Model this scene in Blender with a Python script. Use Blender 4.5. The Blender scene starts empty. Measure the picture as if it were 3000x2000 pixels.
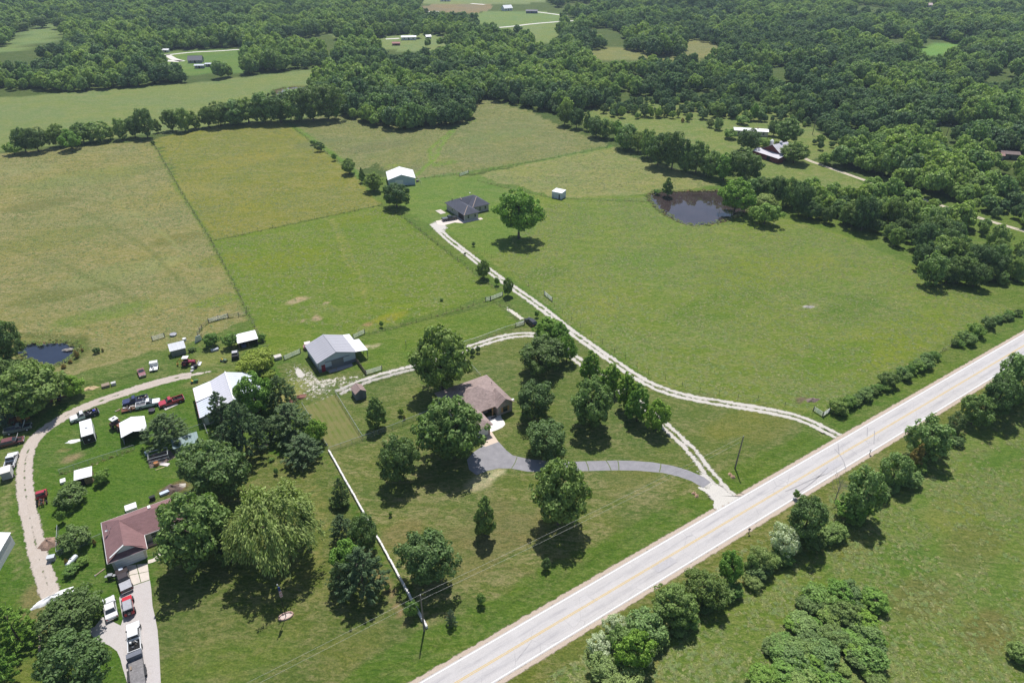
import bpy, bmesh, math, random
import numpy as np
from mathutils import Vector, Matrix, Euler

# ------------------------------------------------------------------ scene, camera, sky, sun, exposure
scene = bpy.context.scene
COL = scene.collection
CAM_H, PITCH, FOCAL = 100.0, math.radians(32.0), 2000.0      # drone height (m), tilt below horizon, focal length in photo pixels
cam_data = bpy.data.cameras.new('camera'); cam_data.lens = 24.0; cam_data.sensor_width = 36.0
cam_data.clip_start = 0.5; cam_data.clip_end = 20000.0
cam = bpy.data.objects.new('camera', cam_data); COL.objects.link(cam)
cam.location = (0, 0, CAM_H); cam.rotation_euler = (math.pi/2 - PITCH, 0, 0)
scene.camera = cam
SUN_EL, SUN_AZ = math.radians(63.0), math.radians(3.0)       # sun stands ahead of the camera, high
world = bpy.data.worlds.new('World'); scene.world = world; world.use_nodes = True
wn = world.node_tree; wn.nodes.clear()
sky = wn.nodes.new('ShaderNodeTexSky'); sky.sky_type = 'NISHITA'; sky.sun_disc = False
sky.sun_elevation = SUN_EL; sky.sun_rotation = SUN_AZ; sky.altitude = 300
bg = wn.nodes.new('ShaderNodeBackground'); bg.inputs[1].default_value = 0.105
wo = wn.nodes.new('ShaderNodeOutputWorld')
wn.links.new(sky.outputs[0], bg.inputs[0]); wn.links.new(bg.outputs[0], wo.inputs[0])
sd = bpy.data.lights.new('sun', 'SUN'); sd.energy = 5.0; sd.angle = math.radians(0.53); sd.color = (1.0, 0.965, 0.92)
sun = bpy.data.objects.new('sun', sd); COL.objects.link(sun)
sun.rotation_euler = (-(math.pi/2 - SUN_EL), 0, -SUN_AZ); sun.location = (0, 60, 160)
vs = scene.view_settings
vs.view_transform = 'Standard'; vs.look = 'None'; vs.exposure = 0.12; vs.gamma = 1.0; vs.use_curve_mapping = False
scene.render.engine = 'CYCLES'
scene.cycles.max_bounces = 6; scene.cycles.diffuse_bounces = 3; scene.cycles.glossy_bounces = 2
scene.cycles.transmission_bounces = 3; scene.cycles.transparent_max_bounces = 10; scene.cycles.volume_bounces = 0

# ------------------------------------------------------------------ survey helpers: photo reading -> ground metres
def at(px, py, z=0.0):
    x = (px-1500)/FOCAL; y = -(py-1000)/FOCAL
    dy = math.cos(PITCH)+y*math.sin(PITCH); dz = -math.sin(PITCH)+y*math.cos(PITCH)
    t = (z-CAM_H)/dz
    return Vector((x*t, dy*t, z))
def pix(p):
    d = p[1]*math.cos(PITCH)-(p[2]-CAM_H)*math.sin(PITCH); u = p[1]*math.sin(PITCH)+(p[2]-CAM_H)*math.cos(PITCH)
    return 1500+FOCAL*p[0]/d, 1000-FOCAL*u/d
def height_to(b, topy):
    lo, hi = 0.2, 60.0
    for _ in range(40):
        m = (lo+hi)/2
        if pix((b.x, b.y, m))[1] > topy: lo = m
        else: hi = m
    return lo
def mpp(p):                                                   # metres per photo pixel across the view at a ground point
    return (p.y*math.cos(PITCH)+CAM_H*math.sin(PITCH))/FOCAL
GRID = math.radians(32.0)                                     # the farm's fences, road and most buildings share this direction

def tag(o, label=None, cat=None, group=None, kind=None):
    if label: o['label'] = label
    if cat: o['category'] = cat
    if group: o['group'] = group
    if kind: o['kind'] = kind
    return o
def thing(name, label, cat, loc=(0,0,0), rz=0.0, group=None):
    o = bpy.data.objects.new(name, None); COL.objects.link(o)
    o.empty_display_size = 0.3; o.location = loc; o.rotation_euler = (0,0,rz)
    return tag(o, label, cat, group)
def link(name, me, parent=None, loc=None, rz=0.0, scale=None):
    o = bpy.data.objects.new(name, me); COL.objects.link(o)
    if parent is not None: o.parent = parent
    if loc is not None: o.location = loc
    if rz: o.rotation_euler = (0,0,rz)
    if scale is not None: o.scale = scale
    return o

class MB:
    def __init__(s): s.v = []; s.f = []; s.m = []
    def add(s, vs, fs, mi=0):
        b = len(s.v); s.v += [tuple(v) for v in vs]
        for f in fs: s.f.append(tuple(i+b for i in f)); s.m.append(mi)
        return s
    def box(s, x0, x1, y0, y1, z0, z1, mi=0):
        return s.add([(x0,y0,z0),(x1,y0,z0),(x1,y1,z0),(x0,y1,z0),(x0,y0,z1),(x1,y0,z1),(x1,y1,z1),(x0,y1,z1)],
              [(0,3,2,1),(4,5,6,7),(0,1,5,4),(1,2,6,5),(2,3,7,6),(3,0,4,7)], mi)
    def hexa(s, bot, top, mi=0):
        n = len(bot)
        return s.add(list(bot)+list(top), [tuple(range(n-1,-1,-1)), tuple(range(n,2*n))]+[(i,(i+1)%n,n+(i+1)%n,n+i) for i in range(n)], mi)
    def prism(s, pts, z0, z1, mi=0):
        return s.hexa([(p[0],p[1],z0) for p in pts], [(p[0],p[1],z1) for p in pts], mi)
    def extr_y(s, prof, y0, y1, mi=0, inset=0.0):               # side profile (x,z) pushed across y
        n = len(prof)
        return s.add([(x,y0,z) for x,z in prof]+[(x,y1,z) for x,z in prof],
              [tuple(range(n)), tuple(range(2*n-1,n-1,-1))]+[(i,n+i,n+(i+1)%n,(i+1)%n) for i in range(n)], mi)
    def cyl(s, p0, p1, r0, r1=None, n=8, mi=0):
        r1 = r0 if r1 is None else r1
        p0 = Vector(p0); p1 = Vector(p1); d = (p1-p0)
        if d.length < 1e-6: return s
        d.normalize(); a = d.orthogonal().normalized(); b = d.cross(a)
        vs = []
        for p, r in ((p0,r0),(p1,r1)):
            for i in range(n):
                t = 2*math.pi*i/n; vs.append(p+a*(math.cos(t)*r)+b*(math.sin(t)*r))
        return s.add(vs, [tuple(range(n-1,-1,-1)), tuple(range(n,2*n))]+[(i,(i+1)%n,n+(i+1)%n,n+i) for i in range(n)], mi)
    def tube(s, pts, r, n=6, mi=0):
        for a, b in zip(pts, pts[1:]): s.cyl(a, b, r, r, n, mi)
        return s
    def lathe(s, prof, n=12, c=(0,0,0), mi=0, sx=1, sy=1):
        vs = []; k = len(prof)
        for i in range(n):
            t = 2*math.pi*i/n
            for r, z in prof: vs.append((c[0]+r*math.cos(t)*sx, c[1]+r*math.sin(t)*sy, c[2]+z))
        fs = [(i*k+j, ((i+1)%n)*k+j, ((i+1)%n)*k+j+1, i*k+j+1) for i in range(n) for j in range(k-1)]
        return s.add(vs, fs, mi)
    def mesh(s, name, mats, smooth=False):
        me = bpy.data.meshes.new(name); me.from_pydata(s.v, [], s.f)
        for m in (mats if isinstance(mats, (list, tuple)) else [mats]): me.materials.append(m)
        if any(s.m): me.polygons.foreach_set('material_index', s.m)
        if smooth: me.polygons.foreach_set('use_smooth', [True]*len(s.f))
        me.update(); return me
    def build(s, name, mats, parent=None, loc=None, rz=0.0, smooth=False, recalc=True):
        me = s.mesh(name, mats, smooth)
        if recalc:
            bm = bmesh.new(); bm.from_mesh(me); bmesh.ops.recalc_face_normals(bm, faces=bm.faces); bm.to_mesh(me); bm.free()
        return link(name, me, parent, loc, rz)

# ------------------------------------------------------------------ materials
MATS = {}
class NT:
    def __init__(s, name):
        s.m = bpy.data.materials.new(name); s.m.use_nodes = True; s.t = s.m.node_tree; s.t.nodes.clear()
        s.out = s.t.nodes.new('ShaderNodeOutputMaterial')
    def n(s, typ, **kw):
        nd = s.t.nodes.new(typ)
        for k, v in kw.items():
            if k.startswith('i_'):
                key = k[2:]; nd.inputs[int(key) if key.isdigit() else key].default_value = v
            else: setattr(nd, k, v)
        return nd
    def l(s, a, b): s.t.links.new(a, b); return s
    def noise(s, vec, scale, detail=3, rough=0.6, dist=0.0):
        nd = s.n('ShaderNodeTexNoise'); nd.inputs['Scale'].default_value = scale; nd.inputs['Detail'].default_value = detail
        nd.inputs['Roughness'].default_value = rough; nd.inputs['Distortion'].default_value = dist
        if vec is not None: s.l(vec, nd.inputs['Vector'])
        return nd.outputs['Fac']
    def ramp(s, fac, stops, interp='LINEAR'):
        nd = s.n('ShaderNodeValToRGB'); nd.color_ramp.interpolation = interp
        el = nd.color_ramp.elements
        while len(el) < len(stops): el.new(0.5)
        for e, (p, c) in zip(el, stops):
            e.position = p; e.color = c if isinstance(c, tuple) and len(c) == 4 else ((*c, 1) if isinstance(c, tuple) else (c, c, c, 1))
        s.l(fac, nd.inputs[0]); return nd.outputs[0]
    def mix(s, fac, a, b, mode='MIX'):
        nd = s.n('ShaderNodeMix', data_type='RGBA', blend_type=mode)
        for v, k in ((fac, 0), (a, 6), (b, 7)):
            if hasattr(v, 'is_linked'): s.l(v, nd.inputs[k])
            else: nd.inputs[k].default_value = v if k == 0 or len(v) == 4 else (*v, 1)
        return nd.outputs[2]
    def math(s, op, a, b=0.0, clamp=False):
        nd = s.n('ShaderNodeMath', operation=op, use_clamp=clamp)
        for v, k in ((a, 0), (b, 1)):
            if hasattr(v, 'is_linked'): s.l(v, nd.inputs[k])
            else: nd.inputs[k].default_value = v
        return nd.outputs[0]
    def mapr(s, v, a, b, c=0.0, d=1.0):
        nd = s.n('ShaderNodeMapRange'); s.l(v, nd.inputs[0])
        for i, x in enumerate((a, b, c, d)): nd.inputs[i+1].default_value = x
        return nd.outputs[0]
    def bump(s, h, strength=0.3, dist=0.1):
        nd = s.n('ShaderNodeBump'); nd.inputs['Strength'].default_value = strength; nd.inputs['Distance'].default_value = dist
        s.l(h, nd.inputs['Height']); return nd.outputs[0]
    def bsdf(s, col, rough=0.8, metal=0.0, spec=0.3, normal=None, coat=0.0):
        nd = s.n('ShaderNodeBsdfPrincipled')
        for v, k in ((col, 'Base Color'), (rough, 'Roughness'), (metal, 'Metallic')):
            if hasattr(v, 'is_linked'): s.l(v, nd.inputs[k])
            else: nd.inputs[k].default_value = v if not isinstance(v, tuple) else (*v[:3], 1)
        nd.inputs['Specular IOR Level'].default_value = spec; nd.inputs['Coat Weight'].default_value = coat
        if normal is not None: s.l(normal, nd.inputs['Normal'])
        return nd.outputs[0]
    def done(s, sh): s.l(sh, s.out.inputs['Surface']); return s.m
    def pos(s, scale=None):
        tc = s.n('ShaderNodeTexCoord')
        if scale is None: return tc.outputs['Object']
        mp = s.n('ShaderNodeMapping'); mp.inputs['Scale'].default_value = scale; s.l(tc.outputs['Object'], mp.inputs[0]); return mp.outputs[0]

def lin(r, g, b, k=1.0): return tuple(((c/255.0)**2.2)*k for c in (r, g, b))
K = 0.70                                                       # picture value -> surface colour under this sun and sky
def pic(r, g, b): return lin(r, g, b, K)

def plain(name, col, rough=0.7, metal=0.0, spec=0.3, var=0.12, scale=3.0, coat=0.0, bump=0.0):
    if name in MATS: return MATS[name]
    t = NT(name); p = t.pos()
    nz = t.noise(p, scale, 4, 0.65)
    c = t.mix(t.mapr(nz, 0.3, 0.7), tuple(x*(1-var) for x in col), tuple(min(1, x*(1+var)) for x in col))
    nrm = t.bump(t.noise(p, scale*6, 2), bump, 0.02) if bump else None
    MATS[name] = t.done(t.bsdf(c, rough, metal, spec, nrm, coat)); return MATS[name]

def paint(name, col, wear=0.0, rough=0.35):
    if name in MATS: return MATS[name]
    t = NT(name); p = t.pos()
    c = t.mix(t.mapr(t.noise(p, 1.3, 5, 0.7), 0.35, 0.75), col, tuple(x*0.82+0.012 for x in col))
    if wear: c = t.mix(t.mapr(t.noise(p, 2.7, 6, 0.75), 0.62-wear*0.2, 0.72), c, (0.10, 0.055, 0.035))
    MATS[name] = t.done(t.bsdf(c, rough, 0.0, 0.45, None, 0.25)); return MATS[name]

def metal_sheet(name, col, axis='X', pitch=0.23, rough=0.45, stain=0.12, spec=0.4):
    # ribbed sheet metal: fine ribs as relief, rain streaks as colour
    if name in MATS: return MATS[name]
    t = NT(name); p = t.pos()
    w = t.n('ShaderNodeTexWave', wave_type='BANDS', bands_direction=axis, wave_profile='SIN'); w.inputs['Scale'].default_value = 0.314/pitch*1.0
    t.l(p, w.inputs[0])
    nz = t.noise(t.pos((0.5, 0.5, 0.5)), 1.1, 5, 0.7)
    c = t.mix(t.mapr(nz, 0.35, 0.75), col, tuple(x*(1-stain*2) for x in col))
    oi = t.n('ShaderNodeObjectInfo'); c = t.mix(t.math('MULTIPLY', oi.outputs['Random'], stain*1.5), c, tuple(x*.72 for x in col))
    MATS[name] = t.done(t.bsdf(c, rough, 0.0, spec, t.bump(w.outputs['Fac'], 0.35, 0.03))); return MATS[name]

def shingle(name, col, var=0.25):
    if name in MATS: return MATS[name]
    t = NT(name); p = t.pos()
    br = t.n('ShaderNodeTexBrick'); br.offset = 0.5
    mp = t.n('ShaderNodeMapping'); t.l(p, mp.inputs[0])
    t.l(p, br.inputs['Vector']); br.inputs['Scale'].default_value = 1.0
    br.inputs['Brick Width'].default_value = 0.5; br.inputs['Row Height'].default_value = 0.16; br.inputs['Mortar Size'].default_value = 0.012
    br.inputs['Color1'].default_value = (*[x*(1-var) for x in col], 1); br.inputs['Color2'].default_value = (*[x*(1+var) for x in col], 1)
    br.inputs['Mortar'].default_value = (*[x*0.6 for x in col], 1)
    n1 = t.noise(p, 4.5, 4, 0.7); n2 = t.noise(p, 0.5, 3)
    c = t.mix(t.mapr(n1, 0.35, 0.65, 0.0, 0.55), br.outputs['Color'], tuple(x*(1-var*1.2) for x in col))
    c = t.mix(t.mapr(n2, 0.35, 0.7, 0.0, 0.35), c, tuple(min(1, x*1.3) for x in col))
    MATS[name] = t.done(t.bsdf(c, 0.9, 0, 0.2, t.bump(n1, 0.3, 0.03))); return MATS[name]

def glass(name='window_glass', col=(0.02, 0.03, 0.035)):
    if name in MATS: return MATS[name]
    t = NT(name); MATS[name] = t.done(t.bsdf(col, 0.08, 0, 0.6)); return MATS[name]

WHITE = plain('white_trim', (0.74, 0.74, 0.72), 0.5, var=0.05)
BLACK = plain('black_metal', (0.018, 0.018, 0.02), 0.5)
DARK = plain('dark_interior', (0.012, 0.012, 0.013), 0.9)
TYRE = plain('tyre_rubber', (0.022, 0.022, 0.022), 0.85)
STEEL = plain('bare_steel', (0.33, 0.34, 0.35), 0.4, 0.6)
GALV = plain('galvanised_pipe', (0.50, 0.52, 0.54), 0.5, 0.3)
RUST = plain('rusty_steel', (0.16, 0.07, 0.04), 0.9, var=0.4, scale=5)
WOOD = plain('weathered_wood', (0.26, 0.20, 0.15), 0.9, var=0.25, scale=6)
POLEW = plain('pole_wood', (0.20, 0.17, 0.145), 0.9, var=0.25, scale=6)
CONC = plain('concrete', (0.56, 0.50, 0.44), 0.9, var=0.10, scale=1.4, bump=0.1)
GLASS = glass()

# ------------------------------------------------------------------ ground
def W(pts): return np.array([[*at(x, y).xy] for x, y in pts])
def vnoise(x, y, s, seed=0):
    x = x/s+seed*17.3; y = y/s-seed*9.1
    xi = np.floor(x).astype(np.int64); yi = np.floor(y).astype(np.int64); fx = x-xi; fy = y-yi
    fx = fx*fx*(3-2*fx); fy = fy*fy*(3-2*fy)
    def h(a, b):
        n = (a*374761393+b*668265263+seed*1442695041) & 0x7fffffff
        n = ((n ^ (n >> 13))*1274126177) & 0x7fffffff
        return ((n ^ (n >> 16)) & 0xffff)/65535.0
    return (h(xi,yi)*(1-fx)+h(xi+1,yi)*fx)*(1-fy)+(h(xi,yi+1)*(1-fx)+h(xi+1,yi+1)*fx)*fy
def inpoly(x, y, P):
    r = np.zeros(x.shape, bool); j = len(P)-1
    for i in range(len(P)):
        xi, yi = P[i]; xj, yj = P[j]
        c = ((yi > y) != (yj > y)) & (x < (xj-xi)*(y-yi)/((yj-yi) if yj != yi else 1e-9)+xi)
        r ^= c; j = i
    return r
def dpoly(x, y, P):
    d = np.full(x.shape, 1e9)
    for a, b in zip(P[:-1], P[1:]):
        v = b-a; L = v@v+1e-9
        t = np.clip(((x-a[0])*v[0]+(y-a[1])*v[1])/L, 0, 1)
        d = np.minimum(d, np.hypot(x-a[0]-t*v[0], y-a[1]-t*v[1]))
    return d

# road centre line, fitted through readings of the yellow line
rc = W([(1450, 1930), (1700, 1784), (2200, 1493), (2560, 1268), (2927, 1057)])
ru = np.array([math.cos(GRID), math.sin(GRID)]); rv = np.array([-ru[1], ru[0]])
rs = rc@ru; rt = rc@rv
rfit = np.polyfit(rs, rt, 2)
def road_pts(s0, s1, n): 
    s = np.linspace(s0, s1, n); return np.outer(s, ru)+np.outer(np.polyval(rfit, s), rv)
# straight beyond the readings so that the road goes on out of frame
def road_line():
    sa, sb = rs.min()-5, rs.max()+10
    mid = road_pts(sa, sb, 40)
    d0 = mid[0]-mid[1]; d0 /= np.linalg.norm(d0); d1 = mid[-1]-mid[-2]; d1 /= np.linalg.norm(d1)
    pre = [mid[0]+d0*k for k in (300, 120, 40)]; post = [mid[-1]+d1*k for k in (40, 120, 400)]
    return np.vstack([pre, mid, post])
ROAD = road_line()
ROAD_W = 3.25

POND1 = W([(1908,570),(1925,563),(1985,562),(2040,561),(2100,558),(2150,560),(2190,575),(2190,610),(2160,630),(2130,640),(2090,650),(2040,657),(2000,646),(1960,630),(1930,607),(1912,590)])
POND2 = W([(60,1010),(85,1001),(150,1003),(205,1001),(238,1010),(232,1025),(205,1045),(190,1062),(150,1072),(110,1065),(70,1040),(40,1025)])
POND3 = W([(795,265),(830,258),(885,254),(935,255),(935,280),(870,290),(800,280)])

def shore(P, k):
    for _ in range(3):
        N_ = np.roll(P, -1, axis=0); P = np.stack([P*.75+N_*.25, P*.25+N_*.75], 1).reshape(-1, 2)
    return P+np.stack([vnoise(P[:,0], P[:,1], 2.5, k)-.5, vnoise(P[:,0], P[:,1], 2.5, k+1)-.5], 1)*2.0
POND1 = POND1.mean(0)+(POND1-POND1.mean(0))*1.07
POND1, POND2, POND3 = shore(POND1, 40), shore(POND2, 42), shore(POND3, 44)
def axis(lo, hi, d, a, b, g):
    v = list(np.arange(lo, hi, d)); s = d; x = v[-1]
    while x < b: s *= g; x += s; v.append(x)
    s = d; x = v[0]
    while x > a: s *= g; x -= s; v.insert(0, x)
    return np.array(v)
gx = axis(-130, 190, 0.95, -7000, 7000, 1.05); gy = axis(56, 275, 0.95, -1200, 9000, 1.028)
X, Y = np.meshgrid(gx, gy); X = X.ravel(); Y = Y.ravel()
jx = X+(vnoise(X,Y,3.1,1)-.5)*2.0+(vnoise(X,Y,9,2)-.5)*2.4; jy = Y+(vnoise(X,Y,3.1,3)-.5)*2.0+(vnoise(X,Y,9,4)-.5)*2.4
C = np.zeros((len(X), 4))
def fill(mask, rgb, dry, soft=1.0):
    C[mask] = C[mask]*(1-soft)+np.array([*pic(*rgb), dry])*soft
C[:] = (*pic(78, 92, 48), 0.25)
fill(Y < 300, (96, 114, 50), .35)
fields = [
 # far clearings
 ([(-200,180),(0,140),(60,95),(120,70),(185,70),(180,110),(150,120),(100,130),(40,150),(0,150),(-200,230)], (112,128,78), .5),
 ([(960,90),(1090,75),(1240,62),(1330,68),(1400,72),(1500,75),(1620,62),(1640,75),(1560,120),(1400,160),(1180,150),(1100,140),(1000,120)], (118,130,82), .5),
 ([(1230,16),(1440,10),(1440,28),(1400,38),(1240,36)], (138,118,96), .3),
 ([(440,3),(560,0),(560,8),(440,10)], (120,132,86), .4), ([(940,0),(1240,0),(1240,12),(960,18)], (128,132,92), .4),
 ([(1540,12),(1640,0),(1700,-20),(1200,-30),(1200,10),(1400,12)], (125,132,90), .4),
 ([(1380,38),(1560,30),(1660,45),(1660,62),(1480,80),(1360,76)], (112,130,78), .5),
 ([(1590,70),(1660,66),(1650,110),(1610,130),(1570,125)], (115,128,76), .5),
 ([(1710,148),(1800,140),(1900,150),(2010,115),(2100,120),(2160,145),(2050,175),(1900,180),(1740,178)], (122,122,76), .6),
 ([(2000,118),(2060,122),(2125,140),(2060,172),(2000,165)], (124,120,78), .6),
 ([(2650,150),(2730,128),(2860,122),(2830,140),(2740,165),(2690,170)], (108,140,70), .2),
 ([(340,185),(420,150),(480,155),(560,148),(700,142),(770,170),(780,200),(700,215),(600,215),(560,225),(420,215),(360,205)], (98,122,62), .3),
 ([(460,160),(520,148),(560,200),(470,205)], (112,130,70), .3),
 # long far field
 ([(-500,330),(0,287),(580,242),(965,196),(985,230),(900,262),(870,300),(1000,335),(600,372),(0,445),(-500,500)], (118,128,78), .5),
 # left pasture, amber field, green paddock
 ([(-500,480),(0,448),(446,412),(621,708),(738,940),(690,960),(560,1000),(545,1080),(250,1110),(200,1120),(-400,1150)], (134,127,80), 1.0),
 ([(455,404),(640,372),(832,352),(960,440),(1118,600),(618,708)], (124,122,54), .65),
 ([(624,708),(1118,602),(1185,640),(1462,854),(1059,985),(900,1020),(800,1050),(738,940)], (106,122,42), .45),
 # back pasture and its mown edges
 ([(838,352),(1000,338),(1400,283),(1560,330),(1640,372),(1790,425),(1560,480),(1350,512),(1240,524),(1170,520),(1110,480),(1060,500),(1040,515)], (118,120,76), .85),
 ([(1400,512),(1790,430),(1850,458),(2120,540),(1910,566),(1690,585),(1610,572),(1540,550),(1450,532)], (128,130,78), .95),
 ([(1420,540),(1600,578),(1910,572),(1985,655),(2150,660),(2300,642),(2480,692),(2700,790),(2720,842),(2840,872),(2990,907),(2860,990),(2430,1218),(2330,1208),(2050,1165),(1900,1115),(1640,940),(1480,822),(1400,745),(1500,690)], (110,124,54), .55),
 ([(1170,548),(1230,522),(1350,516),(1400,512),(1480,560),(1590,640),(1560,695),(1450,745),(1400,735),(1310,685),(1190,622)], (104,124,56), .35),
 # savanna and meadow round the far red barn
 ([(1660,340),(1720,320),(1900,300),(2150,290),(2300,330),(2420,400),(2470,430),(2380,470),(2490,515),(2560,560),(2450,560),(2330,560),(2200,500),(2000,450),(1800,380)], (112,124,66), .7),
 # horse paddock behind the central house
 ([(1062,985),(1430,888),(1537,950),(1360,1008),(1235,1058),(1092,1090),(1045,1060),(1010,985)], (100,118,44), .4),
 # yards
 ([(840,1065),(1092,1090),(1240,1058),(1540,950),(1640,945),(1900,1118),(2330,1212),(2450,1290),(2130,1500),(1224,1990),(990,2140),(600,2300),(960,1318),(880,1190),(760,1100)], (98,110,56), .6),
 ([(963,1330),(1210,1260),(1290,1330),(1400,1400),(1600,1385),(2010,1400),(2110,1470),(1250,1960),(1150,1800)], (104,112,58), .85),
 ([(600,1110),(735,945),(800,1050),(880,1190),(960,1318),(1260,1850),(1000,2300),(-400,2600),(-400,1150),(210,1120),(420,1110)], (84,110,40), .30),
 ([(-400,1120),(200,1100),(560,1000),(735,935),(760,1060),(600,1110),(400,1110),(150,1200),(60,1320),(40,1500),(-400,1500)], (96,112,52), .5),
 ([(430,1450),(700,1320),(960,1340),(1240,1850),(1000,2100),(500,2100),(450,1800)], (98,108,54), .6),
 ([(140,1440),(300,1300),(470,1330),(500,1450),(300,1480),(290,1600),(170,1620)], (86,112,38), .15),
]
for pts, rgb, dry in fields: fill(inpoly(jx, jy, W(pts)), rgb, dry)
# south of the road: tall rough grass; verges on both sides
sd_ = (X*rv[0]+Y*rv[1])-np.polyval(rfit, np.clip(X*ru[0]+Y*ru[1], rs.min()-40, rs.max()+60))
dr = dpoly(X, Y, ROAD)
fill((sd_ < -2) & (dr < 400), (106, 122, 54), .45)
fill((sd_ > 0) & (dr < 10+ (vnoise(X,Y,5,8)-.5)*2), (92, 112, 44), .35)
fill((sd_ < 0) & (dr < 8.5+(vnoise(X,Y,4,6)-.5)*3), (110, 112, 54), .7, .85)
# bare or pale patches, mown paths, weedy fence lines
def patch(px, py, rx, ry, rgb, dry=.2, rot=GRID, soft=.9):
    c = at(px, py); a = (jx-c.x)*.55+(X-c.x)*.45; b = (jy-c.y)*.55+(Y-c.y)*.45
    u = a*math.cos(rot)+b*math.sin(rot); v = -a*math.sin(rot)+b*math.cos(rot)
    w = np.clip((1.15-np.hypot(u/rx, v/ry))/.35, 0, 1)*soft
    C[:] = C*(1-w[:,None])+np.array([*pic(*rgb), dry])*w[:,None]
for a in [(873,880,3.0,1.6,(178,150,122)),(928,932,1.4,2.2,(172,142,116)),(958,888,1.3,.8,(172,146,118)),(890,938,.8,1.1,(165,140,112)),(1078,952,1.3,1.2,(160,126,98)),
          (2372,898,2.6,1.5,(150,142,104)),(2350,1172,2.0,.9,(116,98,84)),(268,675,2.2,1.3,(120,96,70)),(1070,1020,2.2,1.0,(186,168,138)),(1105,1015,1.5,.9,(176,158,126)),
          (212,1340,2.4,1.6,(150,128,96)),(180,1320,1.3,.8,(134,124,80)),(140,1800,1.2,5.0,(140,124,88)),(105,1770,2.5,5.0,(126,118,80)),
          (1420,1400,4.5,1.7,(186,172,140)),(1395,1420,3.0,1.6,(172,156,124)),(1450,1392,3.0,1.0,(190,174,144)),(1120,1700,.6,5,(150,122,92)),(1160,1790,.5,4,(160,130,100)),
          (470,1352,1.8,1.2,(120,98,80)),(510,1430,2.6,2.0,(120,98,76)),(850,1160,4,2,(160,146,100)),(870,1130,5,3,(140,138,80)),(1330,1590,6,3,(122,114,74)),(1500,1560,8,4,(124,114,76)),
          (1440,1500,5,3,(120,112,72)),(1180,1560,5,3,(126,114,78)),(1380,1660,6,3,(120,114,70)),(1850,1390,7,4,(118,116,66)),(2160,1240,10,4,(118,118,62)),(2250,1260,8,3,(116,116,62)),
          (2600,1000,30,8,(118,128,46)),(2200,800,22,10,(116,126,50)),(1900,760,18,7,(106,124,52)),(1500,860,10,4,(104,120,50)),(2450,1050,14,6,(100,122,46)),
          (120,600,14,6,(118,112,66)),(330,640,16,7,(142,134,90)),(420,900,12,5,(140,134,86)),(180,860,14,5,(116,114,62)),(520,700,10,5,(116,112,64)),(60,500,18,6,(144,136,92)),(400,500,14,6,(118,114,66)),(600,840,7,4,(140,136,84)),(2100,900,20,7,(98,118,46)),(2350,780,18,6,(122,128,60)),(1750,900,12,5,(122,128,58)),(2500,900,14,5,(98,116,46)),(1600,800,9,4,(98,116,48)),
          (2650,1650,8,4,(92,116,44)),(2800,1500,9,4,(124,126,60)),(2600,1900,6,3,(94,114,46)),(2950,1350,9,4,(94,116,46)),
          (1030,1900,6,3,(112,114,58)),(700,1950,10,4,(102,116,52)),(560,1950,8,3,(100,114,50)),(2700,1750,7,4,(116,110,62)),(2850,1600,8,4,(110,112,58)),(2900,1850,6,3,(118,108,66)),(2500,1590,6,2,(112,112,50)),
          (840,760,14,7,(118,126,40)),(1000,800,10,5,(112,124,38)),(1140,930,6,2.5,(138,134,36)),(1170,905,5,2,(120,132,38)),(650,760,10,5,(120,124,44)),(1010,650,12,6,(112,122,40)),
          (1160,485,6,3,(128,138,66)),(1300,478,7,4,(104,128,52)),(1230,490,5,3,(120,116,84)),(1450,400,25,10,(118,124,78)),(1100,430,20,8,(118,114,80)),(950,420,15,8,(114,116,78)),
          (560,560,16,10,(134,128,76)),(250,520,30,12,(130,130,78)),(150,700,20,10,(126,124,72)),(350,800,18,8,(136,134,88)),(470,770,8,5,(144,140,96)),(640,880,8,4,(114,128,48)),(300,920,14,5,(108,124,58)),
          (700,470,20,10,(138,128,64)),(900,480,14,8,(128,122,58)),(760,600,12,6,(130,126,52)),(120,1985,5,5,(108,116,56)),(640,1040,7,4,(132,132,74)),(610,1110,6,2,(134,126,80))]:
    patch(*a[:4], a[4], soft=.75 if a[2] > 4 else .97)
def strip(pts, w, rgb, dry=.2, soft=.8):
    d = dpoly(X*.6+jx*.4, Y*.6+jy*.4, W(pts)); m = np.clip((w-d)/(.4*w+.3)+.3, 0, 1)*soft
    C[:] = C*(1-m[:,None])+np.array([*pic(*rgb), dry])*m[:,None]
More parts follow.
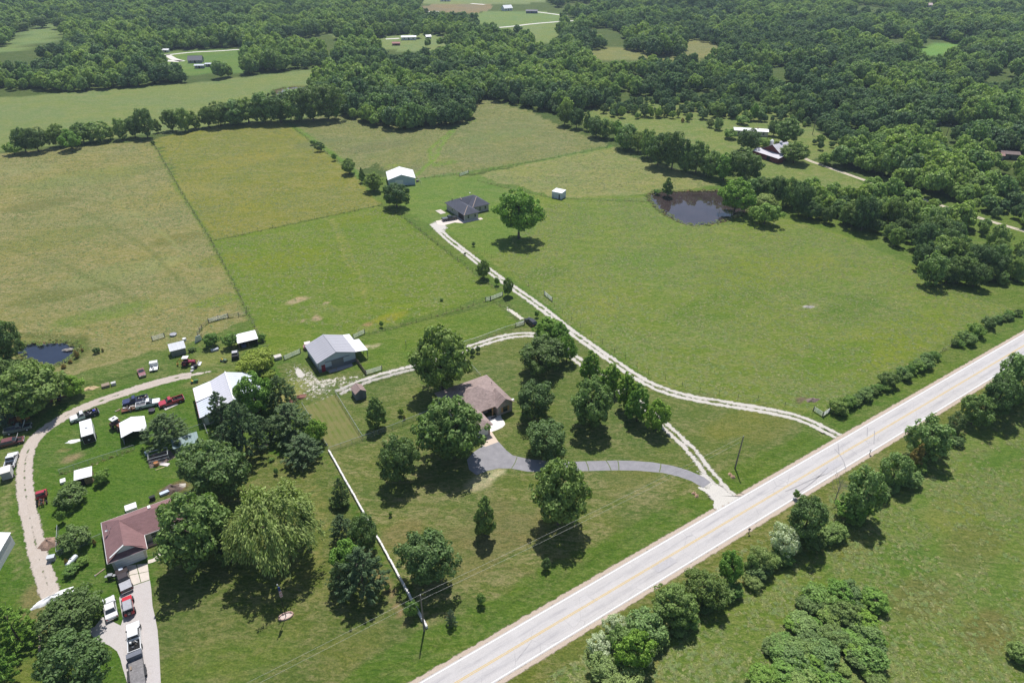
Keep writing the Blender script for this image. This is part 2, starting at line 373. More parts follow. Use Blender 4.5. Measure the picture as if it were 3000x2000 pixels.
for pts, w, rgb in [([(446,414),(530,560),(621,708),(733,931)], 1.0, (96,118,44)), ([(618,708),(1118,600)], .9, (98,112,44)), ([(832,352),(960,440),(1060,520)], 2.0, (94,124,48)),
          ([(1240,522),(1355,508),(1560,474),(1790,430)], 2.0, (88,118,52)), ([(1400,530),(1620,578),(1900,590)], 1.0, (92,116,48)), ([(1185,640),(1320,745),(1462,852)], .8, (84,106,44)),
          ([(1505,874),(1059,982)], .8, (84,100,46)), ([(1462,870),(1537,948)], .7, (84,96,50)), ([(1180,545),(1270,470),(1290,430),(1330,380)], 1.3, (112,136,56)), ([(1265,480),(1258,440),(1330,375),(1395,350)], 1.2, (112,136,54)),
          ([(1400,745),(1560,870),(1700,985),(1900,1110)], 1.1, (88,112,44)), ([(1640,935),(1560,865)], .6, (86,112,42)), ([(2430,1218),(2700,1060),(2990,905)], 2.2, (96,112,46)),
          ([(2000,1800),(2300,1640),(2450,1530),(2600,1440)], .5, (150,136,82)), ([(2080,1745),(2330,1610)], .4, (150,134,84)), ([(1880,1860),(1925,1960),(1900,2060)], .5, (150,134,80)),
          ([(60,980),(150,985),(230,990),(260,1020),(215,1060)], 1.5, (92,98,52)), ([(480,1080),(430,1090),(300,1115),(210,1140)], .6, (70,88,40)),
          ([(965,640),(985,680),(1000,720),(1020,760),(1035,800)], .35, (150,140,84)), ([(975,640),(1010,700),(1045,770),(1065,830),(1070,880)], .35, (146,138,82)),
          ([(910,1380),(945,1480),(955,1560),(935,1620),(940,1680)], .3, (140,130,82)), ([(890,1390),(925,1480),(940,1560),(925,1650),(860,1720),(760,1780),(600,1850)], .3, (138,130,80)),
          ([(640,1800),(760,1770),(860,1720),(905,1660)], .3, (132,128,82)), ([(600,1880),(760,1840),(900,1760),(1000,1690)], .35, (128,126,78)), ([(560,1940),(700,1925),(900,1850),(1060,1760)], .35, (126,124,78)), ([(620,1990),(800,1960),(1000,1880)], .35, (124,122,76)), ([(520,1800),(530,1900),(540,1990)], .3, (122,122,72)), ([(560,1790),(575,1880),(580,1960)], .3, (122,122,72)),
          ([(1330,1500),(1420,1530),(1560,1610),(1700,1640)], .5, (122,112,76)), ([(1250,1480),(1330,1560),(1450,1640),(1560,1690)], .5, (120,112,74)), ([(1750,1440),(1900,1470),(2030,1500)], .5, (120,116,72)),
          ([(1700,850),(1850,900),(2050,980),(2300,1060)], .6, (118,132,66)), ([(1650,760),(1900,830),(2200,920),(2500,1000)], .6, (120,132,66)), ([(1600,690),(1900,740),(2300,830),(2700,930)], .7, (100,116,52)), ([(1800,960),(2000,1040),(2250,1120)], .6, (100,116,50)),
          ([(60,560),(250,620),(450,740),(560,860)], .9, (112,114,66)), ([(100,480),(300,560),(480,690),(600,800)], .9, (142,138,92)), ([(0,720),(200,780),(400,880)], .9, (110,114,64)),
          ([(20,1330),(14,1450),(20,1510),(45,1600),(60,1700)], .35, (150,140,100))]:
    strip(pts, w, rgb)
for pond, w in ((POND1, 2.2), (POND2, 2.0), (POND3, 4.0)):
    d = dpoly(X, Y, np.vstack([pond, pond[:1]])); ins = inpoly(X, Y, pond)
    m = np.clip((w-d)/w, 0, 1)*.8; C[:] = C*(1-m[:,None])+np.array([*pic(96,124,44), .1])*m[:,None]
    mud = (ins | (d < .5)); C[mud] = (*pic(112, 84, 66), 0)
Z = np.zeros(len(X))
for pond in (POND1, POND2, POND3):
    d = dpoly(X, Y, np.vstack([pond, pond[:1]])); ins = inpoly(X, Y, pond)
    Z -= np.where(ins, np.clip(.25+d*.35, 0, 1.6), np.clip(.25-d*.22, 0, .25))
ditch = np.clip(1-np.abs(np.where(sd_ > 0, dr-6.6, 99))/1.8, 0, 1); Z -= ditch**2*.35
Z -= np.where(dr < ROAD_W+.2, .05, 0)
C[:,3] = np.clip(C[:,3], 0, 1)
lum = C[:,:3]@np.array([.25,.6,.15]); C[:,:3] = (C[:,:3]*.97+lum[:,None]*.03)*np.array([1.38,1.46,1.42])

nx, ny = len(gx), len(gy)
me = bpy.data.meshes.new('ground')
me.vertices.add(nx*ny); me.vertices.foreach_set('co', np.stack([X, Y, Z], 1).ravel())
i = (np.arange(ny-1)[:,None]*nx+np.arange(nx-1)[None,:]).ravel()
q = np.stack([i, i+1, i+nx+1, i+nx], 1).astype(np.int32)
me.loops.add(q.size); me.loops.foreach_set('vertex_index', q.ravel())
me.polygons.add(len(q)); me.polygons.foreach_set('loop_start', np.arange(0, q.size, 4, dtype=np.int32))
me.update(); me.validate()
ca = me.color_attributes.new('field', 'FLOAT_COLOR', 'POINT'); ca.data.foreach_set('color', C.astype(np.float32).ravel())
me.polygons.foreach_set('use_smooth', [True]*len(q))

t = NT('pasture'); p = t.pos()
att = t.n('ShaderNodeAttribute', attribute_name='field')
col, dry = att.outputs['Color'], att.outputs['Alpha']
mp = t.n('ShaderNodeMapping'); mp.inputs['Rotation'].default_value = (0, 0, 0.5); mp.inputs['Scale'].default_value = (1, 2.2, 1); t.l(p, mp.inputs[0])
big = t.noise(p, 0.03, 4, 0.6); med = t.noise(mp.outputs[0], 0.13, 6, 0.72, 0.5); fin = t.noise(mp.outputs[0], 0.7, 6, 0.78, .3); tiny = t.noise(p, 2.6, 4, 0.75)
c = t.mix(t.mapr(big, .42, .58, 0, .6), col, t.mix(1.0, col, (1.18, 1.05, .78), 'MULTIPLY'))
c = t.mix(t.mapr(med, .44, .58, 0, .6), c, t.mix(1.0, c, (.74, .88, .80), 'MULTIPLY'))
wisp = t.noise(t.pos((.10,.26,1)), 1.0, 5, .75, 1.2)
straw = t.math('MULTIPLY', t.mapr(t.math('ADD', t.math('MULTIPLY', wisp, .5), t.math('MULTIPLY', fin, .5)), .47, .60), dry)
c = t.mix(t.math('MULTIPLY', straw, .70), c, pic(188, 170, 128))
c = t.mix(t.mapr(fin, .40, .54, .70, 0), c, t.mix(1.0, c, (.56, .70, .54), 'MULTIPLY'))
c = t.mix(t.mapr(tiny, .40, .56, .55, 0), c, t.mix(1.0, c, (.55, .64, .55), 'MULTIPLY'))
c = t.mix(t.mapr(tiny, .52, .66, 0, .5), c, t.mix(1.0, c, (1.5, 1.42, 1.35), 'MULTIPLY'))
hgt = t.math('ADD', t.math('MULTIPLY', tiny, .5), fin)
ground = link('ground', me); me.materials.append(t.done(t.bsdf(c, .95, 0, .12, t.bump(hgt, .9, .5))))
tag(ground, kind='structure')

# ------------------------------------------------------------------ sheets: road, drives
def ribbon(name, pts, w, z, mat, kind='structure', thick=0.0, smooth_iter=2):
    P = [np.array(p[:2]) for p in pts]
    for _ in range(smooth_iter):
        Q = [P[0]]
        for a, b in zip(P[:-1], P[1:]): Q += [a*.75+b*.25, a*.25+b*.75]
        Q.append(P[-1]); P = Q
    P = np.array(P); d = np.gradient(P, axis=0); d /= np.linalg.norm(d, axis=1)[:,None]+1e-9; nrm = np.stack([-d[:,1], d[:,0]], 1)
    s = np.concatenate([[0], np.cumsum(np.linalg.norm(np.diff(P, axis=0), axis=1))])
    ww = np.interp(np.linspace(0, 1, len(P)), np.linspace(0, 1, len(w)), w) if isinstance(w, (list, tuple)) else np.full(len(P), w)
    vs, uv = [], []
    for k in range(len(P)):
        for e in (1, 0, -1):
            vs.append((*(P[k]+nrm[k]*e*ww[k]), z+(0.0 if e else thick))); uv.append((e*ww[k], s[k]))
    fs = []
    for k in range(len(P)-1):
        for e in range(2): a = 3*k+e; fs.append((a, a+1, a+4, a+3))
    m = bpy.data.meshes.new(name); m.from_pydata(vs, [], fs); m.materials.append(mat)
    u = m.uv_layers.new(name='across'); 
    for lp in m.loops: u.data[lp.index].uv = uv[lp.vertex_index]
    m.update(); bm = bmesh.new(); bm.from_mesh(m); bmesh.ops.recalc_face_normals(bm, faces=bm.faces)
    if bm.faces[0].normal.z < 0: bmesh.ops.reverse_faces(bm, faces=bm.faces)
    bm.to_mesh(m); bm.free()
    o = link(name, m); 
    if kind: tag(o, kind=kind)
    return o
def gravel(name, col, half, mid=0.0, cover=.5, edge=.5, grain=1.0):
    # stone on grass: ragged edges and a grassy middle are gaps in the sheet where the ground shows through
    t = NT(name); p = t.pos()
    uvn = t.n('ShaderNodeUVMap', uv_map='across'); sp = t.n('ShaderNodeSeparateXYZ'); t.l(uvn.outputs[0], sp.inputs[0])
    ax = t.math('ABSOLUTE', sp.outputs[0])
    n1 = t.noise(p, .9, 5, .7); n2 = t.noise(p, 5.0, 3, .7); n3 = t.noise(p, .25, 3, .6)
    c = t.mix(t.mapr(n2, .3, .7), tuple(x*.80 for x in col), tuple(min(1, x*1.12) for x in col))
    c = t.mix(t.mapr(n1, .4, .75, 0, .5), c, tuple(a*b for a, b in zip(col, (.74, .70, .62))))
    side = t.math('SUBTRACT', half, ax)
    m1 = t.mapr(t.math('ADD', side, t.math('MULTIPLY', t.math('SUBTRACT', n1, .5), edge*3.2)), 0, .25)
    fac = m1
    if mid:
        m2 = t.mapr(t.math('ADD', t.math('SUBTRACT', ax, mid), t.math('MULTIPLY', t.math('SUBTRACT', t.math('ADD', t.math('MULTIPLY', n1, .6), t.math('MULTIPLY', n3, .5)), cover), 3.5)), -.1, .25)
        fac = t.math('MULTIPLY', m1, m2)
    mx = t.n('ShaderNodeMixShader'); t.l(fac, mx.inputs[0])
    t.l(t.n('ShaderNodeBsdfTransparent').outputs[0], mx.inputs[1]); t.l(t.bsdf(c, .95, 0, .1, t.bump(n2, .4, .05)), mx.inputs[2])
    return t.done(mx.outputs[0])
LIME = (.52, .49, .445)
def blot(name, col, thr=.5, scale=.55, slope=.55):                          # scattered stone, thin towards the rim of the sheet
    t = NT(name); p = t.pos()
    at_ = t.n('ShaderNodeAttribute', attribute_name='cover')
    n1 = t.noise(p, scale, 6, .72); n2 = t.noise(p, 5, 3, .7)
    c = t.mix(t.mapr(n2, .3, .7), tuple(x*.78 for x in col), tuple(min(1, x*1.1) for x in col))
    f = t.mapr(t.math('ADD', t.math('ADD', t.math('MULTIPLY', n1, .7), t.math('MULTIPLY', t.noise(p, scale*3.5, 4, .7), .3)), t.math('MULTIPLY', t.math('SUBTRACT', at_.outputs['Fac'], .5), slope)), thr, thr+.06)
    mx = t.n('ShaderNodeMixShader'); t.l(f, mx.inputs[0]); t.l(t.n('ShaderNodeBsdfTransparent').outputs[0], mx.inputs[1]); t.l(t.bsdf(c, .95, 0, .1), mx.inputs[2])
    return t.done(mx.outputs[0])
def sheet(name, pts, z, mat, kind='structure', cover=False, world=False):
    P = [tuple(q) for q in pts] if world else [tuple(at(x, y).xy) for x, y in pts]
    if not cover:
        mb = MB().add([(x, y, z) for x, y in P], [tuple(range(len(P)))])
        o = mb.build(name, mat, recalc=False)
        if o.data.polygons[0].normal.z < 0: o.data.flip_normals()
    else:
        c = np.mean(P, axis=0); n = len(P); rings = (0, .35, .6, .8, 1.0)
        vs = [(c[0], c[1], z)]; cv = [1.0]; fs = []
        for r in rings[1:]:
            for x, y in P: vs.append((c[0]+(x-c[0])*r, c[1]+(y-c[1])*r, z)); cv.append(1-r)
        for i_ in range(n): fs.append((0, 1+i_, 1+(i_+1) % n))
        for k in range(len(rings)-2):
            a = 1+k*n; b = a+n
            for i_ in range(n): fs.append((a+i_, b+i_, b+(i_+1) % n, a+(i_+1) % n))
        m = bpy.data.meshes.new(name); m.from_pydata(vs, [], fs); m.materials.append(mat)
        m.attributes.new('cover', 'FLOAT', 'POINT').data.foreach_set('value', cv); m.update()
        if m.polygons[0].normal.z < 0: m.flip_normals()
        o = link(name, m)
    return tag(o, kind=kind)

# road surface: sun-bleached chip seal with darker wheel paths and sealed cracks
t = NT('road_chipseal'); p = t.pos()
uvn = t.n('ShaderNodeUVMap', uv_map='across'); sp = t.n('ShaderNodeSeparateXYZ'); t.l(uvn.outputs[0], sp.inputs[0])
mpv = t.n('ShaderNodeMapping'); mpv.inputs['Scale'].default_value = (1.6, .12, 1); t.l(uvn.outputs[0], mpv.inputs[0])
streak = t.noise(mpv.outputs[0], 1.0, 5, .7); fine = t.noise(p, 6, 3, .7); blo = t.noise(p, .35, 4, .65)
ax = t.math('ABSOLUTE', sp.outputs[0])
whl = t.mapr(t.math('ABSOLUTE', t.math('SUBTRACT', ax, 1.45)), .15, .85, 1, 0)
dark = t.math('MULTIPLY', t.mapr(streak, .45, .68), t.math('ADD', t.math('MULTIPLY', whl, .75), .15))
c = t.mix(t.mapr(fine, .3, .7), (.415, .395, .385), (.505, .48, .465))
c = t.mix(t.math('MULTIPLY', dark, .6), c, (.20, .19, .205))
c = t.mix(t.mapr(t.math('ABSOLUTE', t.math('SUBTRACT', ax, 1.5)), .1, .7, .22, 0), c, (.34,.33,.335))
c = t.mix(t.mapr(blo, .5, .75, 0, .3), c, (.56, .54, .53))
vo = t.n('ShaderNodeTexVoronoi', feature='DISTANCE_TO_EDGE'); vo.inputs['Scale'].default_value = .22; vo.inputs['Randomness'].default_value = 1
wv = t.n('ShaderNodeMapping'); wv.inputs['Scale'].default_value = (1, .8, 1); t.l(t.mix(.12, p, t.n('ShaderNodeTexNoise').outputs['Color'], 'ADD'), wv.inputs[0]); t.l(wv.outputs[0], vo.inputs['Vector'])
crack = t.math('MULTIPLY', t.mapr(vo.outputs['Distance'], 0, .012, 1, 0), t.mapr(t.noise(p, .12, 3), .48, .6))
c = t.mix(t.math('MULTIPLY', crack, .38), c, (.09, .09, .1))
road = ribbon('road', ROAD, ROAD_W, .02, t.done(t.bsdf(c, .85, 0, .25, t.bump(fine, .15, .02))), thick=.06, smooth_iter=1)
def offset_line(o, z=0): 
    d = np.gradient(ROAD, axis=0); d /= np.linalg.norm(d, axis=1)[:,None]; n = np.stack([-d[:,1], d[:,0]], 1); return ROAD+n*o
def worn(name, col):
    t = NT(name); p = t.pos(); n = t.noise(p, 3.0, 5, .75)
    c = t.mix(t.mapr(n, .52, .72, 0, .75), col, (.42, .40, .40))
    return t.done(t.bsdf(c, .7, 0, .3))
WL = worn('white_line_paint', (.78, .78, .76)); YL = worn('yellow_line_paint', (.56, .38, .09))
def zroad(o): return .02+.06*(1-abs(o)/ROAD_W)+.006
for off in (ROAD_W-.28, -(ROAD_W-.28)): ribbon('edge_line', offset_line(off), .07, zroad(off)+.004, WL, kind=None, smooth_iter=1).parent = road
for off in (.12, -.12): ribbon('centre_line', offset_line(off), .055, zroad(off)+.004, YL, kind=None, smooth_iter=1).parent = road
TM = plain('tyre_rubber_mark', (.29,.28,.285), .85, var=.2)
for q in ([(2330,1445),(2365,1425),(2400,1395),(2425,1370)],[(2300,1440),(2335,1425),(2375,1405),(2415,1390)],[(2445,1315),(2470,1345),(2478,1375)],[(2455,1300),(2458,1330)],[(2562,1262),(2560,1300)],[(2541,1252),(2540,1278)]):
    qq = [at(*v) for v in q]; ribbon('tyre_mark', [tuple(v.xy) for v in qq], .09, .088, TM, kind=None, smooth_iter=2).parent = road
for q in ([(2400,1378),(2452,1346),(2470,1358),(2418,1390)],[(1905,1660),(1960,1628),(1985,1645),(1928,1678)]):
    sheet('road_patch', q, .0865, plain('patch_asphalt', (.40,.385,.39), .9, var=.1), kind=None).parent = road
SHO = gravel('shoulder_gravel', (.46, .38, .31), .55, 0, edge=.35)
for off in (ROAD_W+.35, -(ROAD_W+.35)): ribbon('road_shoulder', offset_line(off), .75, .012, SHO, smooth_iter=1)

g1 = gravel('white_lane_stone', LIME, 1.5, .22, cover=.53, edge=.6)
def lane(name, px, w, z, mat): return ribbon(name, [tuple(at(x, y).xy) for x, y in px], w, z, mat)
lane('gravel_lane', [(2486,1290),(2440,1271),(2375,1236),(2296,1210),(2155,1187),(2030,1167),(1940,1143),(1865,1105),(1798,1059),(1738,1018),(1658,960),(1574,891),(1478,826),(1398,766),(1350,728),(1319,705),(1290,678),(1268,656)], 2.6, .010, g1)
sheet('gravel_turnaround', [(1252,655),(1270,648),(1292,650),(1316,662),(1306,678),(1290,690),(1270,672)], .014, blot('turnaround_stone', LIME, .30), cover=True)
g2 = gravel('farm_drive_stone', LIME, 1.45, .28, cover=.54, edge=.7)
lane('farm_drive', [(2152,1462),(2110,1425),(2066,1372),(2030,1322),(1992,1287),(1955,1252),(1900,1205),(1830,1150),(1760,1105),(1690,1052),(1640,1010),(1590,985),(1545,978),(1480,985),(1420,1003),(1370,1020),(1330,1034),(1280,1052),(1235,1070),(1180,1084),(1110,1102),(1050,1122),(990,1150)], 2.4, .008, g2)
sheet('gravel_yard', [(825,1075),(858,1058),(895,1066),(925,1106),(980,1104),(1040,1096),(1110,1092),(1070,1132),(985,1156),(915,1192),(880,1188),(862,1155),(830,1120)], .013, blot('yard_stone', (.52,.485,.41), .505, .9, .14), cover=True)
sheet('gravel_pile', [(855,1075),(872,1066),(888,1080),(905,1105),(895,1118),(872,1112),(858,1095)], .018, blot('pile_stone', LIME, .42, .9), cover=True)
sheet('lane_gravel_tail', [(470,1118),(520,1098),(580,1086),(650,1078),(660,1084),(600,1098),(540,1110)], .009, blot('tail_stone', (.48,.42,.36), .52, .8), cover=True)
sheet('gravel_verge', [(1445,885),(1465,878),(1490,895),(1545,925),(1572,950),(1550,965),(1525,945),(1480,915)], .012, blot('verge_stone', (.58,.54,.46), .55, .6), cover=True)
sheet('gravel_apron', [(2030,1420),(2056,1425),(2085,1412),(2110,1416),(2140,1440),(2172,1455),(2192,1453),(2150,1478),(2105,1504),(2088,1494),(2085,1475),(2072,1450)], .016, blot('apron_stone', (.55,.52,.47), .30, .6), cover=True)
sheet('gravel_skirt', [(2010,1345),(2035,1330),(2080,1378),(2120,1420),(2200,1456),(2100,1510),(2070,1490),(2058,1440),(2030,1390)], .012, blot('skirt_stone', LIME, .52, .7), cover=True)
g5 = gravel('left_lane_gravel', (.46, .40, .35), 1.6, .18, cover=.44, edge=.55)
lane('farm_lane', [(560,1098),(535,1102),(472,1117),(410,1135),(357,1153),(293,1174),(230,1199),(179,1225),(128,1259),(96,1290),(79,1324),(71,1368),(72,1432),(84,1498),(97,1557),(108,1612),(124,1666),(140,1717),(152,1752)], 2.5, .010, g5)
t = NT('house_drive_gravel'); p = t.pos(); n1 = t.noise(p, 1.2, 5, .7); n2 = t.noise(p, 7, 3)
c = t.mix(t.mapr(n2, .3, .7), (.40,.37,.355), (.50,.465,.45)); c = t.mix(t.mapr(n1, .5, .75, 0, .5), c, (.36,.32,.29))
HG = t.done(t.bsdf(c, .95, 0, .1, t.bump(n2, .3, .04)))
c2 = lambda x, y: (x/3.137, 1500+y/3.137)
sheet('house_drive', [c2(*q) for q in [(1130,700),(1215,678),(1378,622),(1390,700),(1402,860),(1425,960),(1448,1080),(1462,1250),(1478,1568),(1510,1900),(1230,1900),(1170,1568),(1128,1430),(1105,1340),(1075,1275),(1010,1225),(930,1190),(860,1150),(800,1080),(870,1050),(940,960),(1000,985),(1110,1040),(1130,980),(1110,880),(1095,790)]], .012, HG)
sheet('left_drive_end', [c2(*q) for q in [(330,870),(390,900),(420,1000),(400,1200),(380,1450),(350,1560),(330,1450),(345,1200),(330,1000)]], .010, blot('track_dust', (.36,.30,.22), .55, .6), cover=True)
# concrete slabs in front of the red-roofed house, with open joints
slab_pts = [c2(1040,500), c2(1360,468), c2(1378,618), c2(1130,705)]
A_, B_, C_, D_ = [at(*q) for q in slab_pts]
for iu in range(3):
    for iv in range(2):
        f = lambda u, v: (A_*(1-u)+B_*u)*(1-v)+(D_*(1-u)+C_*u)*v
        g_ = .012
        qs = [f(iu/3+g_, iv/2+g_), f((iu+1)/3-g_, iv/2+g_), f((iu+1)/3-g_, (iv+1)/2-g_), f(iu/3+g_, (iv+1)/2-g_)]
        tag(MB().prism([(q_.x, q_.y) for q_ in qs], -.05, .04).build('driveway_slab', CONC), kind='structure')
ribbon('garden_path', [tuple(at(*c2(*q)).xy) for q in [(1360,455),(1420,440),(1470,395),(1500,350),(1540,305)]], .45, .03, CONC)
# asphalt drive of the central house
t = NT('drive_asphalt'); p = t.pos(); n1 = t.noise(p, .7, 5, .7); n2 = t.noise(p, 8, 2)
c = t.mix(t.mapr(n1, .3, .7), (.185,.18,.195), (.27,.262,.275)); c = t.mix(t.mapr(n2, .3, .7, 0, .3), c, (.33,.32,.33))
ASPH = t.done(t.bsdf(c, .9, 0, .2, t.bump(n2, .2, .02)))
k1 = lambda x, y: (1100+x/3.136, 900+y/3.136); k2 = lambda x, y: (1600+x/3.36, 1200+y/3.36)
sheet('asphalt_drive', [k1(985,1275),k1(1130,1233),k1(1200,1310),k1(1260,1358),k1(1400,1392),k1(1560,1408),k2(190,513),k2(400,505),k2(700,498),k2(850,501),k2(1050,516),k2(1250,551),k2(1400,596),k2(1550,660),k2(1622,714),k2(1545,768),k2(1430,700),k2(1300,655),k2(1150,620),k2(900,598),k2(700,595),k2(330,603),k1(1550,1512),k1(1400,1508),k1(1250,1480),k1(1130,1478),k1(1030,1500),k1(930,1540),k1(860,1490),k1(840,1400),k1(900,1330)], .018, ASPH)
TARC = plain('crack_weeds', pic(104,118,62), .95, var=.3, scale=4)
for a, b in (((390,505),(420,598)),((590,500),(640,596)),((705,498),(716,595)),((1130,528),(1115,612))):
    pa, pb = at(*k2(*a)), at(*k2(*b)); mid = (pa+pb)/2+Vector((.12,.1,0))
    ribbon('weedy_crack', [tuple(pa.xy), tuple(mid.xy), tuple(pb.xy)], .09, .022, TARC, smooth_iter=2)
pa, pb = at(*k1(1300,1375)), at(*k1(1250,1478)); ribbon('weedy_crack', [tuple(pa.xy), tuple(((pa+pb)/2+Vector((.2,0,0))).xy), tuple(pb.xy)], .08, .022, TARC)
sheet('garage_slab', [k1(965,1265),k1(1040,1140),k1(1068,1142),k1(1130,1236),k1(1010,1280)], .022, plain('tan_concrete', (.56,.46,.37), .9, var=.08))
sheet('patio_slab', [k1(1028,1005),k1(1150,985),k1(1160,1020),k1(1185,1050),k1(1192,1075),k1(1170,1100),k1(1120,1125),k1(1068,1143),k1(1038,1140),k1(1030,1120)], .030, plain('pale_concrete', (.72,.69,.65), .9, var=.05))
# mown pen beside the farm drive
t = NT('striped_lawn'); p = t.pos(); rot = t.n('ShaderNodeMapping'); rot.inputs['Rotation'].default_value = (0, 0, -GRID); t.l(p, rot.inputs[0])
w = t.n('ShaderNodeTexWave', wave_type='BANDS', bands_direction='X'); w.inputs['Scale'].default_value = .24; w.inputs['Distortion'].default_value = 1.6; w.inputs['Detail'].default_value = 3; w.inputs['Detail Scale'].default_value = .6; t.l(rot.outputs[0], w.inputs[0])
n1 = t.noise(p, .4, 5, .7); n2 = t.noise(p, 4, 3)
c = t.mix(t.mapr(w.outputs['Fac'], .45, .95), pic(128,132,80), pic(112,126,62)); c = t.mix(t.mapr(n1, .42, .62, 0, .6), c, pic(150,138,96)); c = t.mix(t.mapr(n2, .35, .65, .3, 0), c, pic(80,92,44))
sheet('mown_pen', [(892,1190),(985,1154),(1062,1284),(966,1320)], .006, t.done(t.bsdf(c, .95, 0, .1, t.bump(n2, .5, .1))))
g7 = gravel('far_lane_gravel', (.50,.44,.35), 1.3, .3, cover=.45, edge=.3)
lane('barn_lane', [(2340,455),(2370,471),(2420,488),(2504,518),(2555,536),(2628,558),(2673,574),(2759,603),(2868,638),(2941,660),(3080,700)], 1.9, .010, g7)
FARR = plain('far_road_stone', (.60,.57,.52), .95, var=.1, scale=.3)
for nm, px, w_ in [('far_road', [(470,164),(560,153),(640,150),(705,145),(760,142)], 1.8), ('far_driveway', [(486,160),(497,166),(510,174),(535,180)], 2.6),
                   ('far_road', [(1462,81),(1500,78),(1560,70),(1650,63),(1700,60)], 2.4), ('far_road', [(1570,35),(1610,40),(1660,47)], 2.4), ('far_road', [(1240,35),(1285,34)], 3.0), ('far_road', [(1380,11),(1420,14)], 3), ('far_yard', [(1130,115),(1170,113)], 2.4), ('far_yard', [(485,178),(530,180)], 3.2)]:
    lane(nm, px, w_, .02, FARR)

# ------------------------------------------------------------------ water
def water(name, poly, z, col, rough=.02, bumpy=.02):
    t = NT(name+'_surface'); p = t.pos()
    n = t.noise(p, .9, 3, .6)
    c = t.mix(t.mapr(t.noise(p, .12, 3), .35, .7), col, tuple(x*1.5 for x in col))
    m = t.done(t.bsdf(c, rough, 0, 1.0, t.bump(n, bumpy, .05)))
    c0 = poly.mean(axis=0); P = c0+(poly-c0)*1.02
    return sheet(name, [tuple(q) for q in P], z, m, world=True)
water('pond', POND1, -.30, (.036,.026,.026)); water('dark_pond', POND2, -.30, (.012,.016,.03)); water('far_pond', POND3, -.30, (.10,.07,.05))

# ------------------------------------------------------------------ buildings
def slab_quad(root, name, mat, pts, th=.09):
    P = [Vector(p) for p in pts]; n = (P[1]-P[0]).cross(P[2]-P[0]).normalized()
    if n.z < 0: n = -n
    return MB().hexa([p-n*th for p in P], P).build(name, mat, root)
def roof_panels(root, mat, e0, e1, r0, n, th=.04, rib=.035):
    e0, e1, r0 = Vector(e0), Vector(e1), Vector(r0); a = (e1-e0)/n; b = r0-e0; nr = a.cross(b).normalized()
    if nr.z < 0: nr = -nr
    ah = a.normalized()*.05; o = Vector()
    mb = MB().hexa([o, a, a+b, b], [p+nr*th for p in (o, a, a+b, b)])
    mb.hexa([p+nr*th for p in (o, ah, ah+b, b)], [p+nr*(th+rib) for p in (o, ah, ah+b, b)])
    me = mb.mesh('roof_panel', mat); bm = bmesh.new(); bm.from_mesh(me); bmesh.ops.recalc_face_normals(bm, faces=bm.faces); bm.to_mesh(me); bm.free()
    for i in range(n): link('roof_panel', me, root, e0+a*i)
def ridge_cap(root, mat, p, q, r=.09, name='ridge_cap'):
    return MB().cyl(p, q, r, r, 6).build(name, mat, root)
def window(root, c, face, w, h, fm=None, pm=None, depth=.05, shutters=None):
    fm = fm or WHITE; pm = pm or GLASS
    d = {'x+':(1,0),'x-':(-1,0),'y+':(0,1),'y-':(0,-1)}[face]; x, y, z = c
    def pl(hw, hh, t0, t1, ox=0):
        if d[0]:
            a, b = sorted((x+d[0]*t0, x+d[0]*t1)); return (a, b, y+ox-hw, y+ox+hw, z-hh, z+hh)
        a, b = sorted((y+d[1]*t0, y+d[1]*t1)); return (x+ox-hw, x+ox+hw, a, b, z-hh, z+hh)
    f = MB().box(*pl(w/2+.07, h/2+.07, -.02, depth)).build('window', fm, root)
    MB().box(*pl(w/2, h/2, depth, depth+.012)).build('pane', pm, f)
    mb = MB().box(*pl(w/2+.02, .025, depth+.012, depth+.03)); mb.build('window_bar', fm, f)
    if shutters:
        for s in (-1, 1): MB().box(*pl(.22, h/2+.05, 0, .05, s*(w/2+.33))).build('shutter', shutters, root)
    return f
def door(root, c, face, w, h, mat, name='door', depth=.06):
    x, y, z = c; d = {'x+':(1,0),'x-':(-1,0),'y+':(0,1),'y-':(0,-1)}[face]
    if d[0]: a, b = sorted((x-d[0]*.02, x+d[0]*depth)); o = MB().box(a, b, y-w/2, y+w/2, z, z+h).build(name, mat, root)
    else: a, b = sorted((y-d[1]*.02, y+d[1]*depth)); o = MB().box(x-w/2, x+w/2, a, b, z, z+h).build(name, mat, root)
    return o
def gable_walls(root, mat, x0, x1, y0, y1, eave, ridge, along='y', apex=None, z0=-.1):
    mb = MB()
    if along == 'y':                                   # ridge runs along y, gables face -y and +y
        m = (x0+x1)/2 if apex is None else apex
        prof = [(x0, z0), (x1, z0), (x1, eave), (m, ridge), (x0, eave)]
        mb.extr_y(prof, y0, y1)
    else:
        m = (y0+y1)/2 if apex is None else apex
        prof = [(y0, z0), (y1, z0), (y1, eave), (m, ridge), (y0, eave)]
        n = 5; mb.add([(x0, y, z) for y, z in prof]+[(x1, y, z) for y, z in prof], [tuple(range(n)), tuple(range(2*n-1, n-1, -1))]+[(i, n+i, n+(i+1) % n, (i+1) % n) for i in range(n)])
    return mb.build('wall', mat, root)
